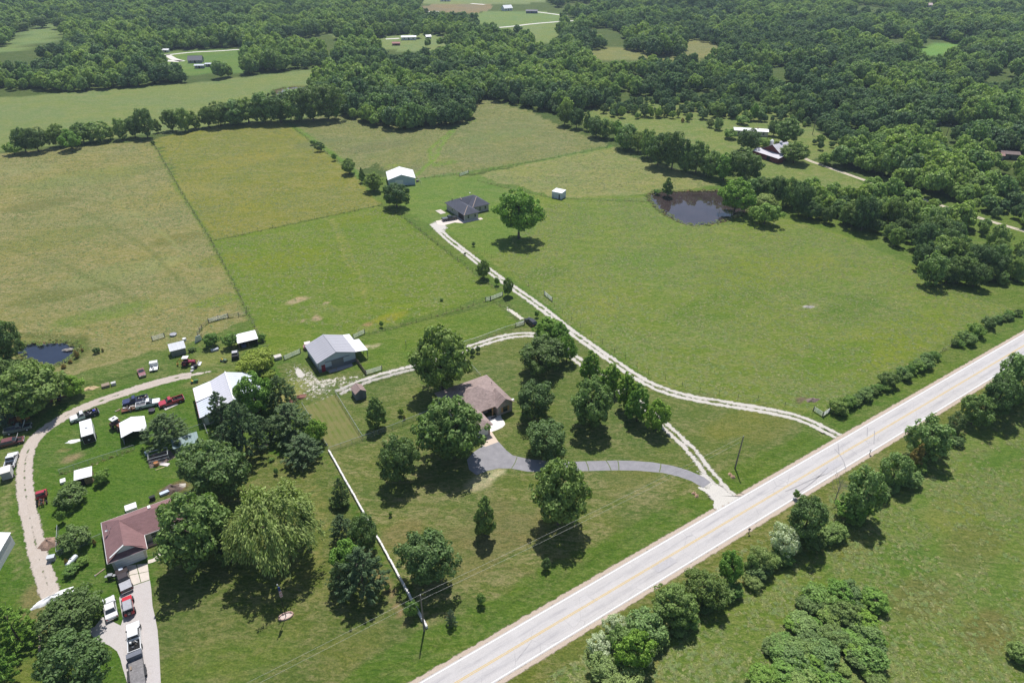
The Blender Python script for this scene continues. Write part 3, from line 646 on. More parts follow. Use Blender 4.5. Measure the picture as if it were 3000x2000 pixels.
def hip_roof(root, mat, u0, u1, y0, y1, z0, zr, capmat=None, caps=(), th=.12, soffit=True):
    w, d = u1-u0, y1-y0; h = min(w, d)/2
    if d >= w: R0, R1 = ((u0+u1)/2, y0+h, zr), ((u0+u1)/2, y1-h, zr)
    else: R0, R1 = (u0+h, (y0+y1)/2, zr), (u1-h, (y0+y1)/2, zr)
    A, B, Cc, D = (u0,y0,z0), (u1,y0,z0), (u1,y1,z0), (u0,y1,z0)
    if d >= w: sl = [[A,B,R0], [B,Cc,R1,R0], [Cc,D,R1], [D,A,R0,R1]]
    else: sl = [[A,B,R1,R0], [B,Cc,R1], [Cc,D,R0,R1], [D,A,R0]]
    for s in sl: slab_quad(root, 'roof_slope', mat, s, th)
    if soffit: MB().box(u0+.06, u1-.06, y0+.06, y1-.06, z0-.16, z0-.13).build('soffit', WHITE, root)
    if capmat:
        cn = dict(A=(A,R0), B=(B, R0 if d >= w else R1), C=(Cc,R1), D=(D, R1 if d >= w else R0), R=(R0,R1))
        for k in caps: p, q = cn[k]; ridge_cap(root, capmat, Vector(p)+Vector((0,0,.01)), Vector(q)+Vector((0,0,.01)), .10)
    return R0, R1
def gutters(root, u0, u1, y0, y1, z, sides='abcd', mat=None):
    mat = mat or WHITE
    for k in sides:
        p, q = {'a':((u0,y0),(u1,y0)),'b':((u1,y0),(u1,y1)),'c':((u1,y1),(u0,y1)),'d':((u0,y1),(u0,y0))}[k]
        MB().cyl((*p, z), (*q, z), .07, .07, 5).build('gutter', mat, root)

# --- central house, brown shingles
STONE = NT('field_stone_wall'); t = STONE; p = t.pos(); vo = t.n('ShaderNodeTexVoronoi'); vo.inputs['Scale'].default_value = 3.2; t.l(p, vo.inputs[0])
c = t.mix(t.mapr(vo.outputs['Distance'], .2, .7), t.mix(.5, vo.outputs['Color'], (.42,.38,.34)), (.20,.18,.17)); c = t.mix(.72, c, (.40,.36,.33))
STONE = t.done(t.bsdf(c, .9, 0, .2, t.bump(vo.outputs['Distance'], .5, .05)))
BRSH = shingle('brown_shingle', (.32,.245,.225), .32)
TANW = plain('stained_wood', (.46,.27,.12), .7, var=.2)
h1 = thing('ranch_house', 'brown shingled ranch house with stone walls behind the big shade tree', 'house', (-6.32,140.09,0), GRID)
mb = MB().box(-14.0,-.45,-10.2,-.5,-.1,2.62); mb.box(-4.45,-.42,-12.75,-10.25,-.1,2.62); mb.box(-14.35,-9.15,-17.2,-10.25,-.1,2.62); mb.build('wall', STONE, h1)
MB().add([(-4.45,-12.76,2.6),(-.42,-12.76,2.6),(-2.42,-12.76,4.25)], [(0,1,2)]).build('gable_wall', STONE, h1, recalc=False)
hip_roof(h1, BRSH, -14.6, 0, -12.25, 0, 2.72, 5.3, soffit=False)
slab_quad(h1, 'roof_slope', BRSH, [(-4.85,-13.15,2.66),(-4.85,-9.2,2.66),(-2.42,-8.0,4.5),(-2.42,-13.15,4.5)])
slab_quad(h1, 'roof_slope', BRSH, [(.06,-13.15,2.66),(.06,-9.2,2.66),(-2.42,-8.0,4.5),(-2.42,-13.15,4.5)])
hip_roof(h1, BRSH, -14.8, -8.65, -17.8, -9.5, 2.74, 4.4, soffit=False)
MB().box(-8.6,-4.5,-12.2,-10.25,2.5,2.58).build('porch_ceiling', TANW, h1)
for u in (-5.4, -8.2): MB().box(u-.11,u+.11,-12.05,-11.83,0,2.5).build('porch_post', TANW, h1)
window(h1, (-7.3,-10.22,1.45), 'y-', 1.3, 1.3, shutters=TANW); door(h1, (-5.3,-10.22,0), 'y-', 1.0, 2.1, plain('dark_door', (.06,.04,.03), .6))
window(h1, (-2.4,-12.77,1.35), 'y-', 1.1, 1.3, plain('green_frame', (.08,.11,.09), .5), shutters=TANW)
window(h1, (-.42,-7,1.45), 'x+', 1.2, 1.1); window(h1, (-.42,-3.2,1.45), 'x+', 1.2, 1.1); window(h1, (-9,-.5,1.45), 'y+', 1.2, 1.1)
door(h1, (-11.8,-17.22,0), 'y-', 4.2, 2.2, WHITE, 'garage_door')
for (u, y) in ((-8.9,-4.6),(-9.9,-4.4),(-6.6,-4.9),(-1.6,-5.2)): MB().cyl((u,y,4.2),(u,y,4.95 if y > -5 else 3.75),.07,.07,6).build('vent_pipe', BLACK, h1)
MB().box(-.35,.25,-12.6,-12.1,2.72,2.95).build('gutter_box', WHITE, h1)
MB().box(-6.2,-4.7,-12.9,-12.4,.035,.05).build('door_mat', plain('mat_brown', (.05,.035,.03), .95), h1)

# --- red-roofed house with garage
RSH = shingle('red_shingle', (.235,.135,.135), .16)
CREAM = plain('cream_siding', (.60,.56,.48), .7, var=.05); GARD = plain('garage_white', (.70,.71,.72), .5, var=.04)
h2 = thing('garage_house', 'maroon shingled house with white garage door behind parked cars', 'house', (-71.63,81.62,0), GRID)
mb = MB().box(.5,6.0,.55,10.9,-.1,2.5); mb.box(6.05,15.4,4.2,10.9,-.1,2.5); mb.build('wall', CREAM, h2)
zr = 4.75; e = 2.6
slab_quad(h2, 'roof_slope', RSH, [(0,11.4,e),(16,11.4,e),(12.4,7.6,zr),(3.35,7.6,zr)])           # back slope
slab_quad(h2, 'roof_slope', RSH, [(6.5,3.75,e),(16,3.75,e),(12.4,7.6,zr),(3.35,7.6,zr)])           # front slope of the long wing
slab_quad(h2, 'roof_slope', RSH, [(16,3.75,e),(16,11.4,e),(12.4,7.6,zr)])
slab_quad(h2, 'roof_slope', RSH, [(0,0,e),(0,11.4,e),(3.25,7.9,zr+.01),(3.25,.95,zr)])
slab_quad(h2, 'roof_slope', RSH, [(6.5,0,e),(6.5,3.8,e),(3.25,7.7,zr-.01),(3.25,.95,zr)])
slab_quad(h2, 'roof_slope', RSH, [(-.02,-.03,e+.01),(6.52,-.03,e+.01),(5.75,.98,3.15),(.75,.98,3.15)])
MB().add([(.75,1.02,3.1),(5.75,1.02,3.1),(3.25,1.02,4.68)], [(0,1,2)]).build('gable_wall', WHITE, h2, recalc=False)
slab_quad(h2, 'rake_trim', WHITE, [(.55,.62,3.06),(.55,.97,3.06),(3.25,.97,4.8),(3.25,.62,4.8)], .05); slab_quad(h2, 'rake_trim', RSH, [(5.95,.62,3.06),(5.95,.97,3.06),(3.25,.97,4.81),(3.25,.62,4.81)], .05)
gutters(h2, 0, 6.5, 0, 11.4, 2.55, 'ad'); MB().cyl((6.5,0,2.55),(6.5,3.75,2.55),.07,.07,5).build('gutter', WHITE, h2); MB().cyl((6.5,3.75,2.55),(16,3.75,2.55),.07,.07,5).build('gutter', WHITE, h2)
MB().cyl((0,11.4,2.55),(16,11.4,2.55),.06,.06,5).build('gutter', WHITE, h2)
gd = door(h2, (3.3,.55,0), 'y-', 4.7, 2.15, GARD, 'garage_door')
for k in range(1, 4): MB().box(.98,5.62,.478,.492,k*.54-.012,k*.54+.012).build('door_seam', plain('seam_grey', (.30,.31,.32), .6), gd)
window(h2, (8.2,4.2,1.4), 'y-', 1.5, 1.1); window(h2, (.5,6.5,1.5), 'x-', 1.0, 1.0); window(h2, (11,10.9,1.5), 'y+', 1.2, 1.0)
for (x, y) in ((.9,8.9),(1.6,7.6),(1.3,6.9)): MB().cyl((x,y,2.9),(x,y,3.9),.05,.05,6).build('vent_pipe', STEEL, h2)
MB().lathe([(.001,0),(.18,.03),(.28,.10)], 10, (0.9,6.9,4.0)).build('satellite_dish', STEEL, h2); MB().cyl((1.1,6.4,3.2),(.9,6.9,4.0),.03,.03,5).build('dish_arm', STEEL, h2)
MB().box(8.2,8.7,8.1,8.9,4.5,4.75).build('roof_vent', WHITE, h2)
# --- dark-roofed house at the lane's end
DSH = shingle('slate_shingle', (.085,.09,.115), .18); TCAP = plain('tan_cap', (.52,.40,.33), .8, var=.1)
BRK = plain('pale_brick', (.40,.38,.36), .9, var=.12, scale=4, bump=.2)
h3 = thing('hip_roof_house', 'slate grey hip roofed brick house with tan ridge lines at the lane end', 'house', (-8.26,258.03,0), GRID)
mb = MB().box(-14.2,-8.3,-4.1,11.0,-.1,2.6); mb.box(-8.3,-.5,1.2,11.0,-.1,2.6); mb.build('wall', BRK, h3)
hip_roof(h3, DSH, -14.8, -7.7, -4.7, 11.6, 2.7, 4.7, TCAP, 'A', soffit=False); hip_roof(h3, DSH, -8.0, 0, .7, 11.62, 2.71, 5.15, TCAP, 'A', soffit=False)
slab_quad(h3, 'roof_slope', DSH, [(-11.2,7.9,4.71),(-7.5,11.55,2.75),(-3.9,7.6,5.14),(-4.0,7.2,5.14)])
slab_quad(h3, 'roof_slope', DSH, [(-11.25,7.9,4.70),(-7.8,4.2,2.8),(-4.1,6.8,5.13),(-4.0,7.5,5.14)])
ridge_cap(h3, TCAP, (-9.2,8.6,4.85), (-9.6,6.6,4.55), .09, 'valley_flashing')
for u in (-12.6,-9.6): window(h3, (u,-4.1,1.5), 'y-', .9, 1.2)
for u in (-6.6,-4.4,-2.0): window(h3, (u,1.2,1.5), 'y-', .9, 1.3)
door(h3, (-14.2,-1.2,0), 'x-', 4.4, 2.2, plain('dark_garage', (.03,.028,.03), .6), 'garage_door'); window(h3, (-14.2,6,1.5), 'x-', 1.0, 1.1)
MB().cyl((-12.6,9.0,3.6),(-12.6,9.0,4.9),.12,.12,8).build('flue', BLACK, h3); MB().lathe([(.001,0),(.2,.03),(.32,.12)], 10, (-4.3,9.4,5.4)).build('satellite_dish', WHITE, h3); MB().cyl((-4.3,9.4,4.0),(-4.3,9.4,5.4),.03,.03,5).build('dish_mast', STEEL, h3)
def local_sheet(name, root, pts, z, mat): 
    m = Matrix.Translation(root.location) @ Matrix.Rotation(root.rotation_euler.z, 4, 'Z')
    return sheet(name, [tuple((m @ Vector((x, y, 0))).xy) for x, y in pts], z, mat, world=True)
local_sheet('concrete_drive', h3, [(-14.25,-4.0),(-14.25,1.6),(-20.5,2.0),(-23.5,2.2),(-24.5,-1.5),(-23.0,-3.4),(-18,-3.0),(-15.6,-5.4),(-7.0,-5.8),(-7.0,-4.1)], .026, plain('pink_concrete', (.62,.54,.48), .9, var=.06))

# --- grey pole barn with lean-to
GROOF = metal_sheet('grey_roof_metal', (.40,.395,.43), 'X', .23, .5, .06); WROOF = metal_sheet('white_roof_metal', (.80,.80,.82), 'X', .23, .5, .05)
BLUW = metal_sheet('pale_blue_siding', (.46,.53,.62), 'X', .23, .55, .05); WAIN = metal_sheet('charcoal_siding', (.15,.17,.21), 'X', .23, .55, .05)
b1 = thing('pole_barn', 'grey metal pole barn with sliding door, red side door and open lean-to', 'barn', (-49.5,144.8,0), GRID)
gable_walls(b1, BLUW, 0, 9.9, 0, 9.6, 3.05, 4.75)
MB().box(-.015,3.38,-.03,0,-.1,1.0).build('wainscot', WAIN, b1); MB().box(6.62,9.915,-.03,0,-.1,1.0).build('wainscot', WAIN, b1); MB().box(-.03,0,.001,9.6,-.1,1.0).build('wainscot', WAIN, b1)
roof_panels(b1, GROOF, (-.35,-.3,2.99), (-.35,9.9,2.99), (4.95,-.3,4.81), 11); roof_panels(b1, GROOF, (10.2,-.3,2.99), (10.2,9.9,2.99), (4.95,-.3,4.81), 11)
ridge_cap(b1, GROOF, (4.95,-.32,4.84), (4.95,9.92,4.84), .11)
roof_panels(b1, WROOF, (13.4,-.1,2.45), (13.4,6.4,2.45), (10.15,-.1,3.0), 7); roof_panels(b1, WROOF, (12.0,6.45,2.68), (12.0,9.9,2.68), (10.15,6.45,3.0), 4)
for y in (.1, 3.1, 6.2): MB().box(13.15,13.29,y-.07,y+.07,-.1,2.4).build('lean_to_post', WAIN, b1)
MB().box(13.1,13.3,0,6.35,2.24,2.42).build('lean_to_beam', WAIN, b1)
sl = door(b1, (5.0,-.035,.02), 'y-', 3.2, 2.5, metal_sheet('door_grey', (.19,.20,.22), 'X', .3, .6, .08), 'sliding_door')
MB().box(1.7,8.3,-.16,-.08,2.56,2.68).build('door_track', WAIN, b1); dr_ = door(b1, (1.15,-.035,0), 'y-', .95, 2.05, plain('red_door', (.28,.03,.05), .5)); MB().box(.85,1.45,-.115,-.10,1.6,1.85).build('pane', GLASS, dr_)
for x in (-.02, 9.9): MB().box(x-.05,x+.07,-.05,.06,-.1,3.0).build('corner_trim', WAIN, b1)
MB().box(1.9,4.2,-1.25,-1.15,.85,.97).build('hitching_rail', WOOD, b1); MB().box(2.0,2.1,-1.25,-1.15,-.1,.86).build('rail_post', WOOD, b1); MB().box(4.0,4.1,-1.25,-1.15,-.1,.86).build('rail_post', WOOD, b1)
local_sheet('barn_apron', b1, [(1.9,-.1),(8.6,-.1),(8.4,-1.5),(5,-1.7),(2.2,-1.5)], .02, plain('grey_concrete', (.34,.33,.33), .9, var=.1))

# --- white-roofed workshop
WSW = metal_sheet('workshop_siding', (.42,.40,.36), 'X', .3, .6, .15); WR2 = metal_sheet('bright_roof_metal', (.84,.84,.85), 'Y', .23, .5, .05); WR3 = metal_sheet('bluish_shaded_roof_metal', (.60,.64,.72), 'Y', .23, .5, .08)
WR4 = metal_sheet('grey_shaded_roof_metal', (.62,.61,.66), 'Y', .23, .5, .05)  # bluish and grey copies of the white roof: tilt shading painted into the colour
b2 = thing('workshop', 'long white metal roofed workshop with stepped eaves behind the pines', 'workshop', (-71.3,122.9,0), math.radians(28))
MB().extr_y([(.3,-.1),(14.4,-.1),(14.4,2.55),(7.9,4.85),(4.0,3.35),(.3,2.5)], .3, 12.4).build('wall', WSW, b2)
roof_panels(b2, WR3, (0,0,2.5), (0,6.6,2.5), (4.0,0,3.42), 7); roof_panels(b2, WR2, (0,6.6,2.72), (0,12.8,2.72), (4.05,6.6,3.52), 7)
roof_panels(b2, WR4, (4.0,0,3.45), (4.0,12.8,3.45), (7.9,0,4.95), 14); roof_panels(b2, WR3, (14.8,0,2.5), (14.8,12.8,2.5), (7.9,0,4.95), 14)
ridge_cap(b2, WR2, (7.9,-.05,4.97), (7.9,12.85,4.97), .2); MB().box(-.06,-.01,0,12.8,2.36,2.74).build('eave_trim', plain('maroon_trim', (.25,.05,.08), .6), b2)
door(b2, (3.4,.3,0), 'y-', 2.6, 2.2, plain('dull_door', (.36,.36,.34), .7), 'roll_door'); door(b2, (1.2,.3,0), 'y-', .9, 2.0, WHITE)
# --- white barn by the far lane
WBW = metal_sheet('steel_blue_siding', (.42,.50,.60), 'X', .3, .55, .06)
b3 = thing('metal_barn', 'white roofed blue-grey metal barn behind the dark house', 'barn', (-53.3,286.6,0), math.radians(13))
gable_walls(b3, WBW, 0, 11.4, 0, 11.2, 3.0, 4.8); roof_panels(b3, WR2, (-.3,-.3,2.93), (-.3,11.4,2.93), (5.7,-.3,4.86), 8); roof_panels(b3, WR2, (11.7,-.3,2.93), (11.7,11.4,2.93), (5.7,-.3,4.86), 8)
ridge_cap(b3, WR2, (5.7,-.3,4.9), (5.7,11.4,4.9), .12); door(b3, (4.6,-.001,0), 'y-', 3.4, 2.5, GARD, 'garage_door'); MB().box(5.6,5.75,-.25,-.02,4.0,4.2).build('lamp', WHITE, b3)

# --- sheds and small outbuildings: one builder, each with its own shape
def shed(name, label, cat, loc, rot, L, Wd, eave, ridge, rm, wm, style='gable', panels=5, over=.2, dmat=None, dface='y-', dw=1.0, open_front=False, dx=None):
    r = thing(name, label, cat, (loc[0], loc[1], 0), rot)
    x0, x1, y0, y1 = -L/2, L/2, -Wd/2, Wd/2
    if style == 'gable':                          # ridge along x
        gable_walls(r, wm, x0, x1, y0, y1, eave, ridge, 'x')
        k = over*(ridge-eave)/(Wd/2)
        roof_panels(r, rm, (x0-over, y0-over, eave-k+.03), (x1+over, y0-over, eave-k+.03), (x0-over, 0, ridge+.03), panels)
        roof_panels(r, rm, (x0-over, y1+over, eave-k+.03), (x1+over, y1+over, eave-k+.03), (x0-over, 0, ridge+.03), panels)
        ridge_cap(r, rm, (x0-over, 0, ridge+.07), (x1+over, 0, ridge+.07), .07)
    else:                                          # single pitch, low at the front (-y)
        mb = MB()
        prof = [(y0, -.1), (y1, -.1), (y1, ridge), (y0, eave)]
        if open_front:
            mb.box(x0, x1, y1-.1, y1, -.1, ridge); mb.box(x0, x0+.1, y0, y1-.1, -.1, eave); mb.box(x1-.1, x1, y0, y1-.1, -.1, eave)
        else: mb.add([(x0, y, z) for y, z in prof]+[(x1, y, z) for y, z in prof], [(0,1,2,3), (7,6,5,4)]+[(i, 4+i, 4+(i+1) % 4, (i+1) % 4) for i in range(4)])
        mb.build('wall', wm, r); k = (ridge-eave)/Wd*over
        roof_panels(r, rm, (x0-over, y0-over, eave-k+.03), (x1+over, y0-over, eave-k+.03), (x0-over, y1+over, ridge+k+.03), panels)
        if open_front:
            for x in (x0+.05, 0, x1-.05): MB().box(x-.06, x+.06, y0-.06, y0+.06, -.1, eave).build('post', WOOD, r)
    if dmat: door(r, ((dx if dx is not None else 0) if dface[0] == 'y' else (x1 if dface == 'x+' else x0), y0 if dface == 'y-' else 0, 0), dface, dw, 1.9, dmat)
    return r
BRWALL = plain('dark_brown_wall', (.085,.055,.045), .85, var=.3); GREYW = plain('grey_green_wall', (.20,.21,.19), .85, var=.2)
SHG = shingle('shed_shingle', (.30,.22,.20), .2)
c_ = at(1053,1160); shed('garden_shed', 'small slate blue garden shed with brown shingle roof beside the pen fence', 'shed', c_, GRID+math.pi/2, 3.0, 2.6, 2.0, 2.9, SHG, plain('slate_siding', (.15,.17,.21), .8, var=.08), panels=1, over=.15, dmat=plain('slate_door', (.11,.125,.16), .7), dface='x-')
c_ = at(727,1008); shed('red_shed', 'white roofed dark red open shed beside the corral', 'shed', c_, GRID-.06, 5.0, 3.2, 2.0, 2.75, WR2, BRWALL, 'mono', 6, open_front=True)
c_ = at(524,1034); shed('feed_shed', 'small grey roofed shed with dull wall near the dark pond', 'shed', c_, GRID-.04, 3.6, 2.6, 1.9, 2.5, metal_sheet('dull_roof_metal', (.56,.57,.60), 'X', .23, .5, .1), GREYW, 'mono', 4)
c_ = at(253,1408); shed('chicken_hut', 'white flat roofed plank hut beside the vegetable patch', 'hut', c_, GRID-.12, 2.9, 2.4, 1.9, 2.25, WR2, plain('plank_wall', (.30,.21,.13), .9, var=.3), 'mono', 3, dmat=DARK, dx=-.6, dw=1.2)
c_ = at(5,1680); shed('storage_building', 'tall white metal storage building cut by the left picture edge', 'building', (c_.x-3.55, c_.y+1.6), math.radians(100), 10.0, 5.2, 2.7, 3.3, WR2, metal_sheet('white_siding', (.62,.63,.66), 'X', .3, .55, .05), 'gable', 11, .15)
TEAL = metal_sheet('teal_roof_metal', (.22,.31,.31), 'X', .2, .55, .1)
c_ = at(548,1308); shed('teal_shed', 'teal metal roofed low shed under the shade tree', 'shed', c_, GRID-.06, 5.0, 2.6, 1.5, 2.1, TEAL, GREYW, 'mono', 8)
c_ = at(1637,578); shed('storage_hut', 'lone white box shed with flat roof in the back pasture', 'shed', c_, math.radians(-32), 4.6, 3.8, 2.7, 2.95, WR2, metal_sheet('pale_siding', (.55,.60,.68), 'X', .3, .55, .04), 'mono', 4, .08, dmat=DARK, dw=.5, dx=1.2)
# carport: white steel cover, open front
cp = thing('carport', 'white steel carport with open shaded front between tractor and pine', 'carport', (*at(398,1272).xy, 0), math.radians(30))
MB().box(-2.5,-2.44,-2.9,2.9,-.05,2.25).box(2.44,2.5,-2.9,2.9,-.05,2.25).build('side_sheet', metal_sheet('carport_side', (.42,.45,.48), 'Y', .23, .5, .05), cp); MB().box(-2.43,2.43,2.84,2.9,-.05,2.3).build('back_sheet', metal_sheet('carport_back', (.20,.22,.24), 'X', .23, .5, .05), cp)
roof_panels(cp, WR2, (-2.62,-3.0,2.2), (-2.62,3.0,2.2), (0,-3.0,2.95), 6); roof_panels(cp, WR2, (2.62,-3.0,2.2), (2.62,3.0,2.2), (0,-3.0,2.95), 6); ridge_cap(cp, WR2, (0,-3,3.0), (0,3,3.0), .07)
# red barn far right
RBW = plain('barn_red', (.17,.035,.04), .85, var=.3, scale=1.2); RBR = metal_sheet('weathered_barn_roof', (.62,.59,.64), 'X', .3, .5, .16)
b5 = thing('red_barn', 'dark red barn with rusty white roof and cupola among trees', 'barn', (125.6,318.3,0), math.radians(120.5))
# local x runs along the long low front (to the left in the photo), y goes back
gable_walls(b5, RBW, 2.2, 13.2, -13.4, -3.6, 3.6, 6.6, 'y', 7.6)
MB().add([(0,-.1,-.1),(15.6,-.1,-.1),(15.6,-3.6,-.1),(0,-3.6,-.1),(0,-.1,2.55),(15.6,-.1,2.55),(15.6,-3.6,3.3),(0,-3.6,3.3)], [(0,3,2,1),(4,5,6,7),(0,1,5,4),(1,2,6,5),(2,3,7,6),(3,0,4,7)]).build('lean_to_wall', RBW, b5)
roof_panels(b5, RBR, (-.3,.35,2.5), (15.9,.35,2.5), (-.3,-3.7,3.4), 12)
roof_panels(b5, RBR, (1.8,-13.7,3.5), (1.8,-3.2,3.5), (7.6,-13.7,6.7), 9); roof_panels(b5, RBR, (13.6,-13.7,3.5), (13.6,-3.2,3.5), (7.6,-13.7,6.7), 9)
MB().box(7.1,8.1,-9.5,-8.5,6.4,7.3).build('cupola', WHITE, b5); MB().lathe([(.8,0),(.5,.25),(.02,.55)], 8, (7.6,-9.0,7.3)).build('cupola_roof', RBR, b5)
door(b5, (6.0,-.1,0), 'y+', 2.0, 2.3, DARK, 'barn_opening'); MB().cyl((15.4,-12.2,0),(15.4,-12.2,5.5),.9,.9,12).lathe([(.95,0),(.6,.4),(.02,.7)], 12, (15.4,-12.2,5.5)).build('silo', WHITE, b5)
# mobile home
mh = thing('mobile_home', 'long white roofed mobile home beyond the red barn', 'house', (127.2,368.0,0), math.radians(-12.5))
MB().box(-8.8,8.8,-2.6,2.6,.3,2.9).build('wall', plain('beige_siding', (.58,.55,.50), .7, var=.05), mh)
roof_panels(mh, WR2, (-9,-2.9,2.85), (9,-2.9,2.85), (-9,0,3.7), 12); roof_panels(mh, WR2, (-9,2.9,2.85), (9,2.9,2.85), (-9,0,3.7), 12)
for x in (-6,-2,4.4,6.4): window(mh, (x,-2.6,1.7), 'y-', .9, 1.3)
door(mh, (1.5,-2.6,.3), 'y-', .9, 2.0, BLACK); MB().box(3.2,3.7,-.3,.3,3.5,4.3).build('chimney', plain('chimney_brick', (.32,.20,.16), .9), mh)
# far farmsteads
def far_house(name, label, px, py, rotdeg, L, Wd, eave, ridge, roof, wall, cat='house', n=6, wins=2):
    c = at(px, py)
    if py < 400: L, Wd, eave, ridge = L*.52, Wd*.55, eave*.75, eave*.75+(ridge-eave)*.6
    r = shed(name, label, cat, c, math.radians(rotdeg), L, Wd, eave, ridge, roof, wall, 'gable', n, .4, dmat=BLACK, dw=1.0)
    for k in range(wins): window(r, ((-.3+.6*k/max(1,wins-1))*L, -Wd/2, 1.5), 'y-', 1.2, 1.1)
    return r
GSH = metal_sheet('far_grey_roof', (.20,.195,.22), 'X', .4, .8, .1); FW = plain('far_white_wall', (.66,.66,.66), .7); FGW = plain('far_grey_wall', (.30,.31,.33), .8)
far_house('farm_house', 'grey roofed farmhouse in the clearing beyond the long field', 575, 183, 8, 20, 12, 3, 7.5, GSH, FGW, n=6)
far_house('shed', 'round topped tan shed left of the grey roofed farmhouse', 477, 184, -60, 9, 6, 2.6, 4.6, metal_sheet('tan_roof', (.48,.42,.39), 'X', .4, .7, .1), FGW, 'shed', 4, 0)
far_house('trailer_home', 'pale blue-grey trailer home in front of the grey roofed farmhouse', 586, 200, 6, 13, 5, 3.0, 4.0, metal_sheet('pale_far_roof', (.62,.66,.70), 'X', .4, .6, .06), FGW, 'trailer', 5, 1)
far_house('trailer_home', 'second pale trailer home half hidden by hedge trees', 614, 195, 6, 10, 4.5, 2.8, 3.6, metal_sheet('pale_far_roof', (.62,.66,.70), 'X', .4, .6, .06), FGW, 'trailer', 4, 1)
far_house('farm_shed', 'white far shed at the driveway mouth by dark trees', 487, 153, 4, 10, 6, 2.6, 3.8, WR2, FW, 'shed', 4, 1)
far_house('barn', 'long white far barn behind the shade trees of the meadow farm', 1198, 117, 6, 26, 9, 3.6, 5.0, WR2, FW, 'barn', 9, 3)
far_house('shed', 'small white shed at the right end of the long white barn', 1255, 114, 20, 9, 7, 3, 5, WR2, FW, 'shed', 4, 1)
far_house('shed', 'low red roofed hay shed alone in the far meadow', 1161, 133, 3, 13, 6, 2.6, 4.0, metal_sheet('red_far_roof', (.38,.16,.14), 'X', .4, .7, .1), plain('red_wall_far', (.25,.10,.09), .8), 'shed', 5, 0)
far_house('farm_house', 'white gabled far house between trees near the top edge', 1485, 31, 30, 22, 14, 4, 9, WR2, FW, n=6)
far_house('farm_house', 'dark roofed far house beside the pale road at the top', 1558, 39, -5, 26, 11, 3.4, 5.4, GSH, plain('blue_wall_far', (.10,.13,.20), .8), n=6)
far_house('barn', 'small blue far barn at the top edge above the dark wood', 1101, 7, 25, 20, 12, 4.5, 7, metal_sheet('blue_far_roof', (.40,.52,.62), 'X', .4, .6, .06), plain('blue_wall_far', (.10,.13,.20), .8), 'barn', 5, 0)
far_house('farm_house', 'pinkish roofed far house left of the ploughed field', 1225, 8, -10, 22, 12, 4, 7, metal_sheet('pink_far_roof', (.60,.48,.48), 'X', .4, .7, .06), FW, n=5)
far_house('farm_house', 'white far house right of the ploughed field at the top', 1305, 4, 0, 26, 11, 4, 6, WR2, FW, n=5)
far_house('farm_house', 'pink hip roofed house far off in the right hand forest', 2713, 21, 0, 24, 12, 3.5, 7, metal_sheet('pink_far_roof', (.60,.48,.48), 'X', .4, .7, .06), FW, n=6)
far_house('shack', 'rusty roofed shack in the forest clearing at the right edge', 2914, 464, -18, 6.0, 4.2, 2.2, 3.0, metal_sheet('rust_roof', (.34,.20,.17), 'X', .3, .8, .2), FGW, 'shack', 4, 0)
far_house('shack', 'grey brown shack under the pole in the right clearing', 2952, 463, -14, 7.5, 5.0, 2.6, 3.3, metal_sheet('brown_roof', (.20,.15,.14), 'X', .3, .8, .2), plain('shack_wall', (.17,.16,.15), .9), 'shack', 5, 1)
far_house('shack', 'white roofed lean shack at the left of the right clearing', 2897, 463, -18, 3.6, 3.6, 1.6, 2.6, WR2, FGW, 'shack', 3, 0)
far_house('shed', 'tiny pale shed among hedge trees left of the far clearing', 303, 176, 5, 9, 6, 3, 4.4, WR2, FGW, 'shed', 3, 0)
far_house('shed', 'tiny white shed at the left end of the far clearing', 350, 181, 0, 7, 5, 3, 4.2, WR2, FW, 'shed', 3, 0)
# water tower on legs at the top edge
wt_ = thing('water_tower', 'white legged water tower rising past the top picture edge', 'tower', (*at(2098,17).xy, 0), .4)
for k in range(4):
    a = math.pi/4+k*math.pi/2; MB().cyl((9*math.cos(a),9*math.sin(a),0),(6.5*math.cos(a),6.5*math.sin(a),32),.55,.5,8).build('leg', WHITE, wt_)
for k in range(4):
    a = math.pi/4+k*math.pi/2; b_ = a+math.pi/2
    for z in (12, 24): rr = 9-2.5*z/32; MB().cyl((rr*math.cos(a),rr*math.sin(a),z),(rr*math.cos(b_),rr*math.sin(b_),z),.22,.22,6).build('brace', WHITE, wt_)
MB().cyl((0,0,0),(0,0,31),.8,.8,8).build('riser', WHITE, wt_); MB().lathe([(.01,30),(5,31),(8,34),(8.2,38),(7,42),(3.5,45),(.01,46)], 20).build('tank', WHITE, wt_, smooth=True)

# ------------------------------------------------------------------ vehicles (x forward, origin on the ground under the middle)
CARG = glass('car_glass', (.03,.04,.05)); LAMP = plain('head_lamp', (.75,.75,.72), .2, var=.02); TAIL = plain('tail_lamp', (.35,.02,.02), .3); CHROME = plain('chrome', (.55,.55,.56), .25, .8, var=.05)
def make_wheel(root, x, y, r=.36, w=.24, rim=None, z=None):
    z = r if z is None else z; s = 1 if y > 0 else -1
    wh = MB().lathe([(r*.55,-w/2),(r*.94,-w/2),(r,-w*.3),(r,w*.3),(r*.94,w/2),(r*.55,w/2)], 14).build('wheel', TYRE, root)
    wh.location = (x, y, z); wh.rotation_euler = (math.pi/2, 0, 0)
    MB().lathe([(.001,w*.36),(r*.2,w*.40),(r*.45,w*.30),(r*.56,w*.44),(r*.56,-w*.3),(.001,-w*.3)], 14).build('rim', rim or STEEL, wh).rotation_euler = (math.pi if s > 0 else 0, 0, 0)
    return wh
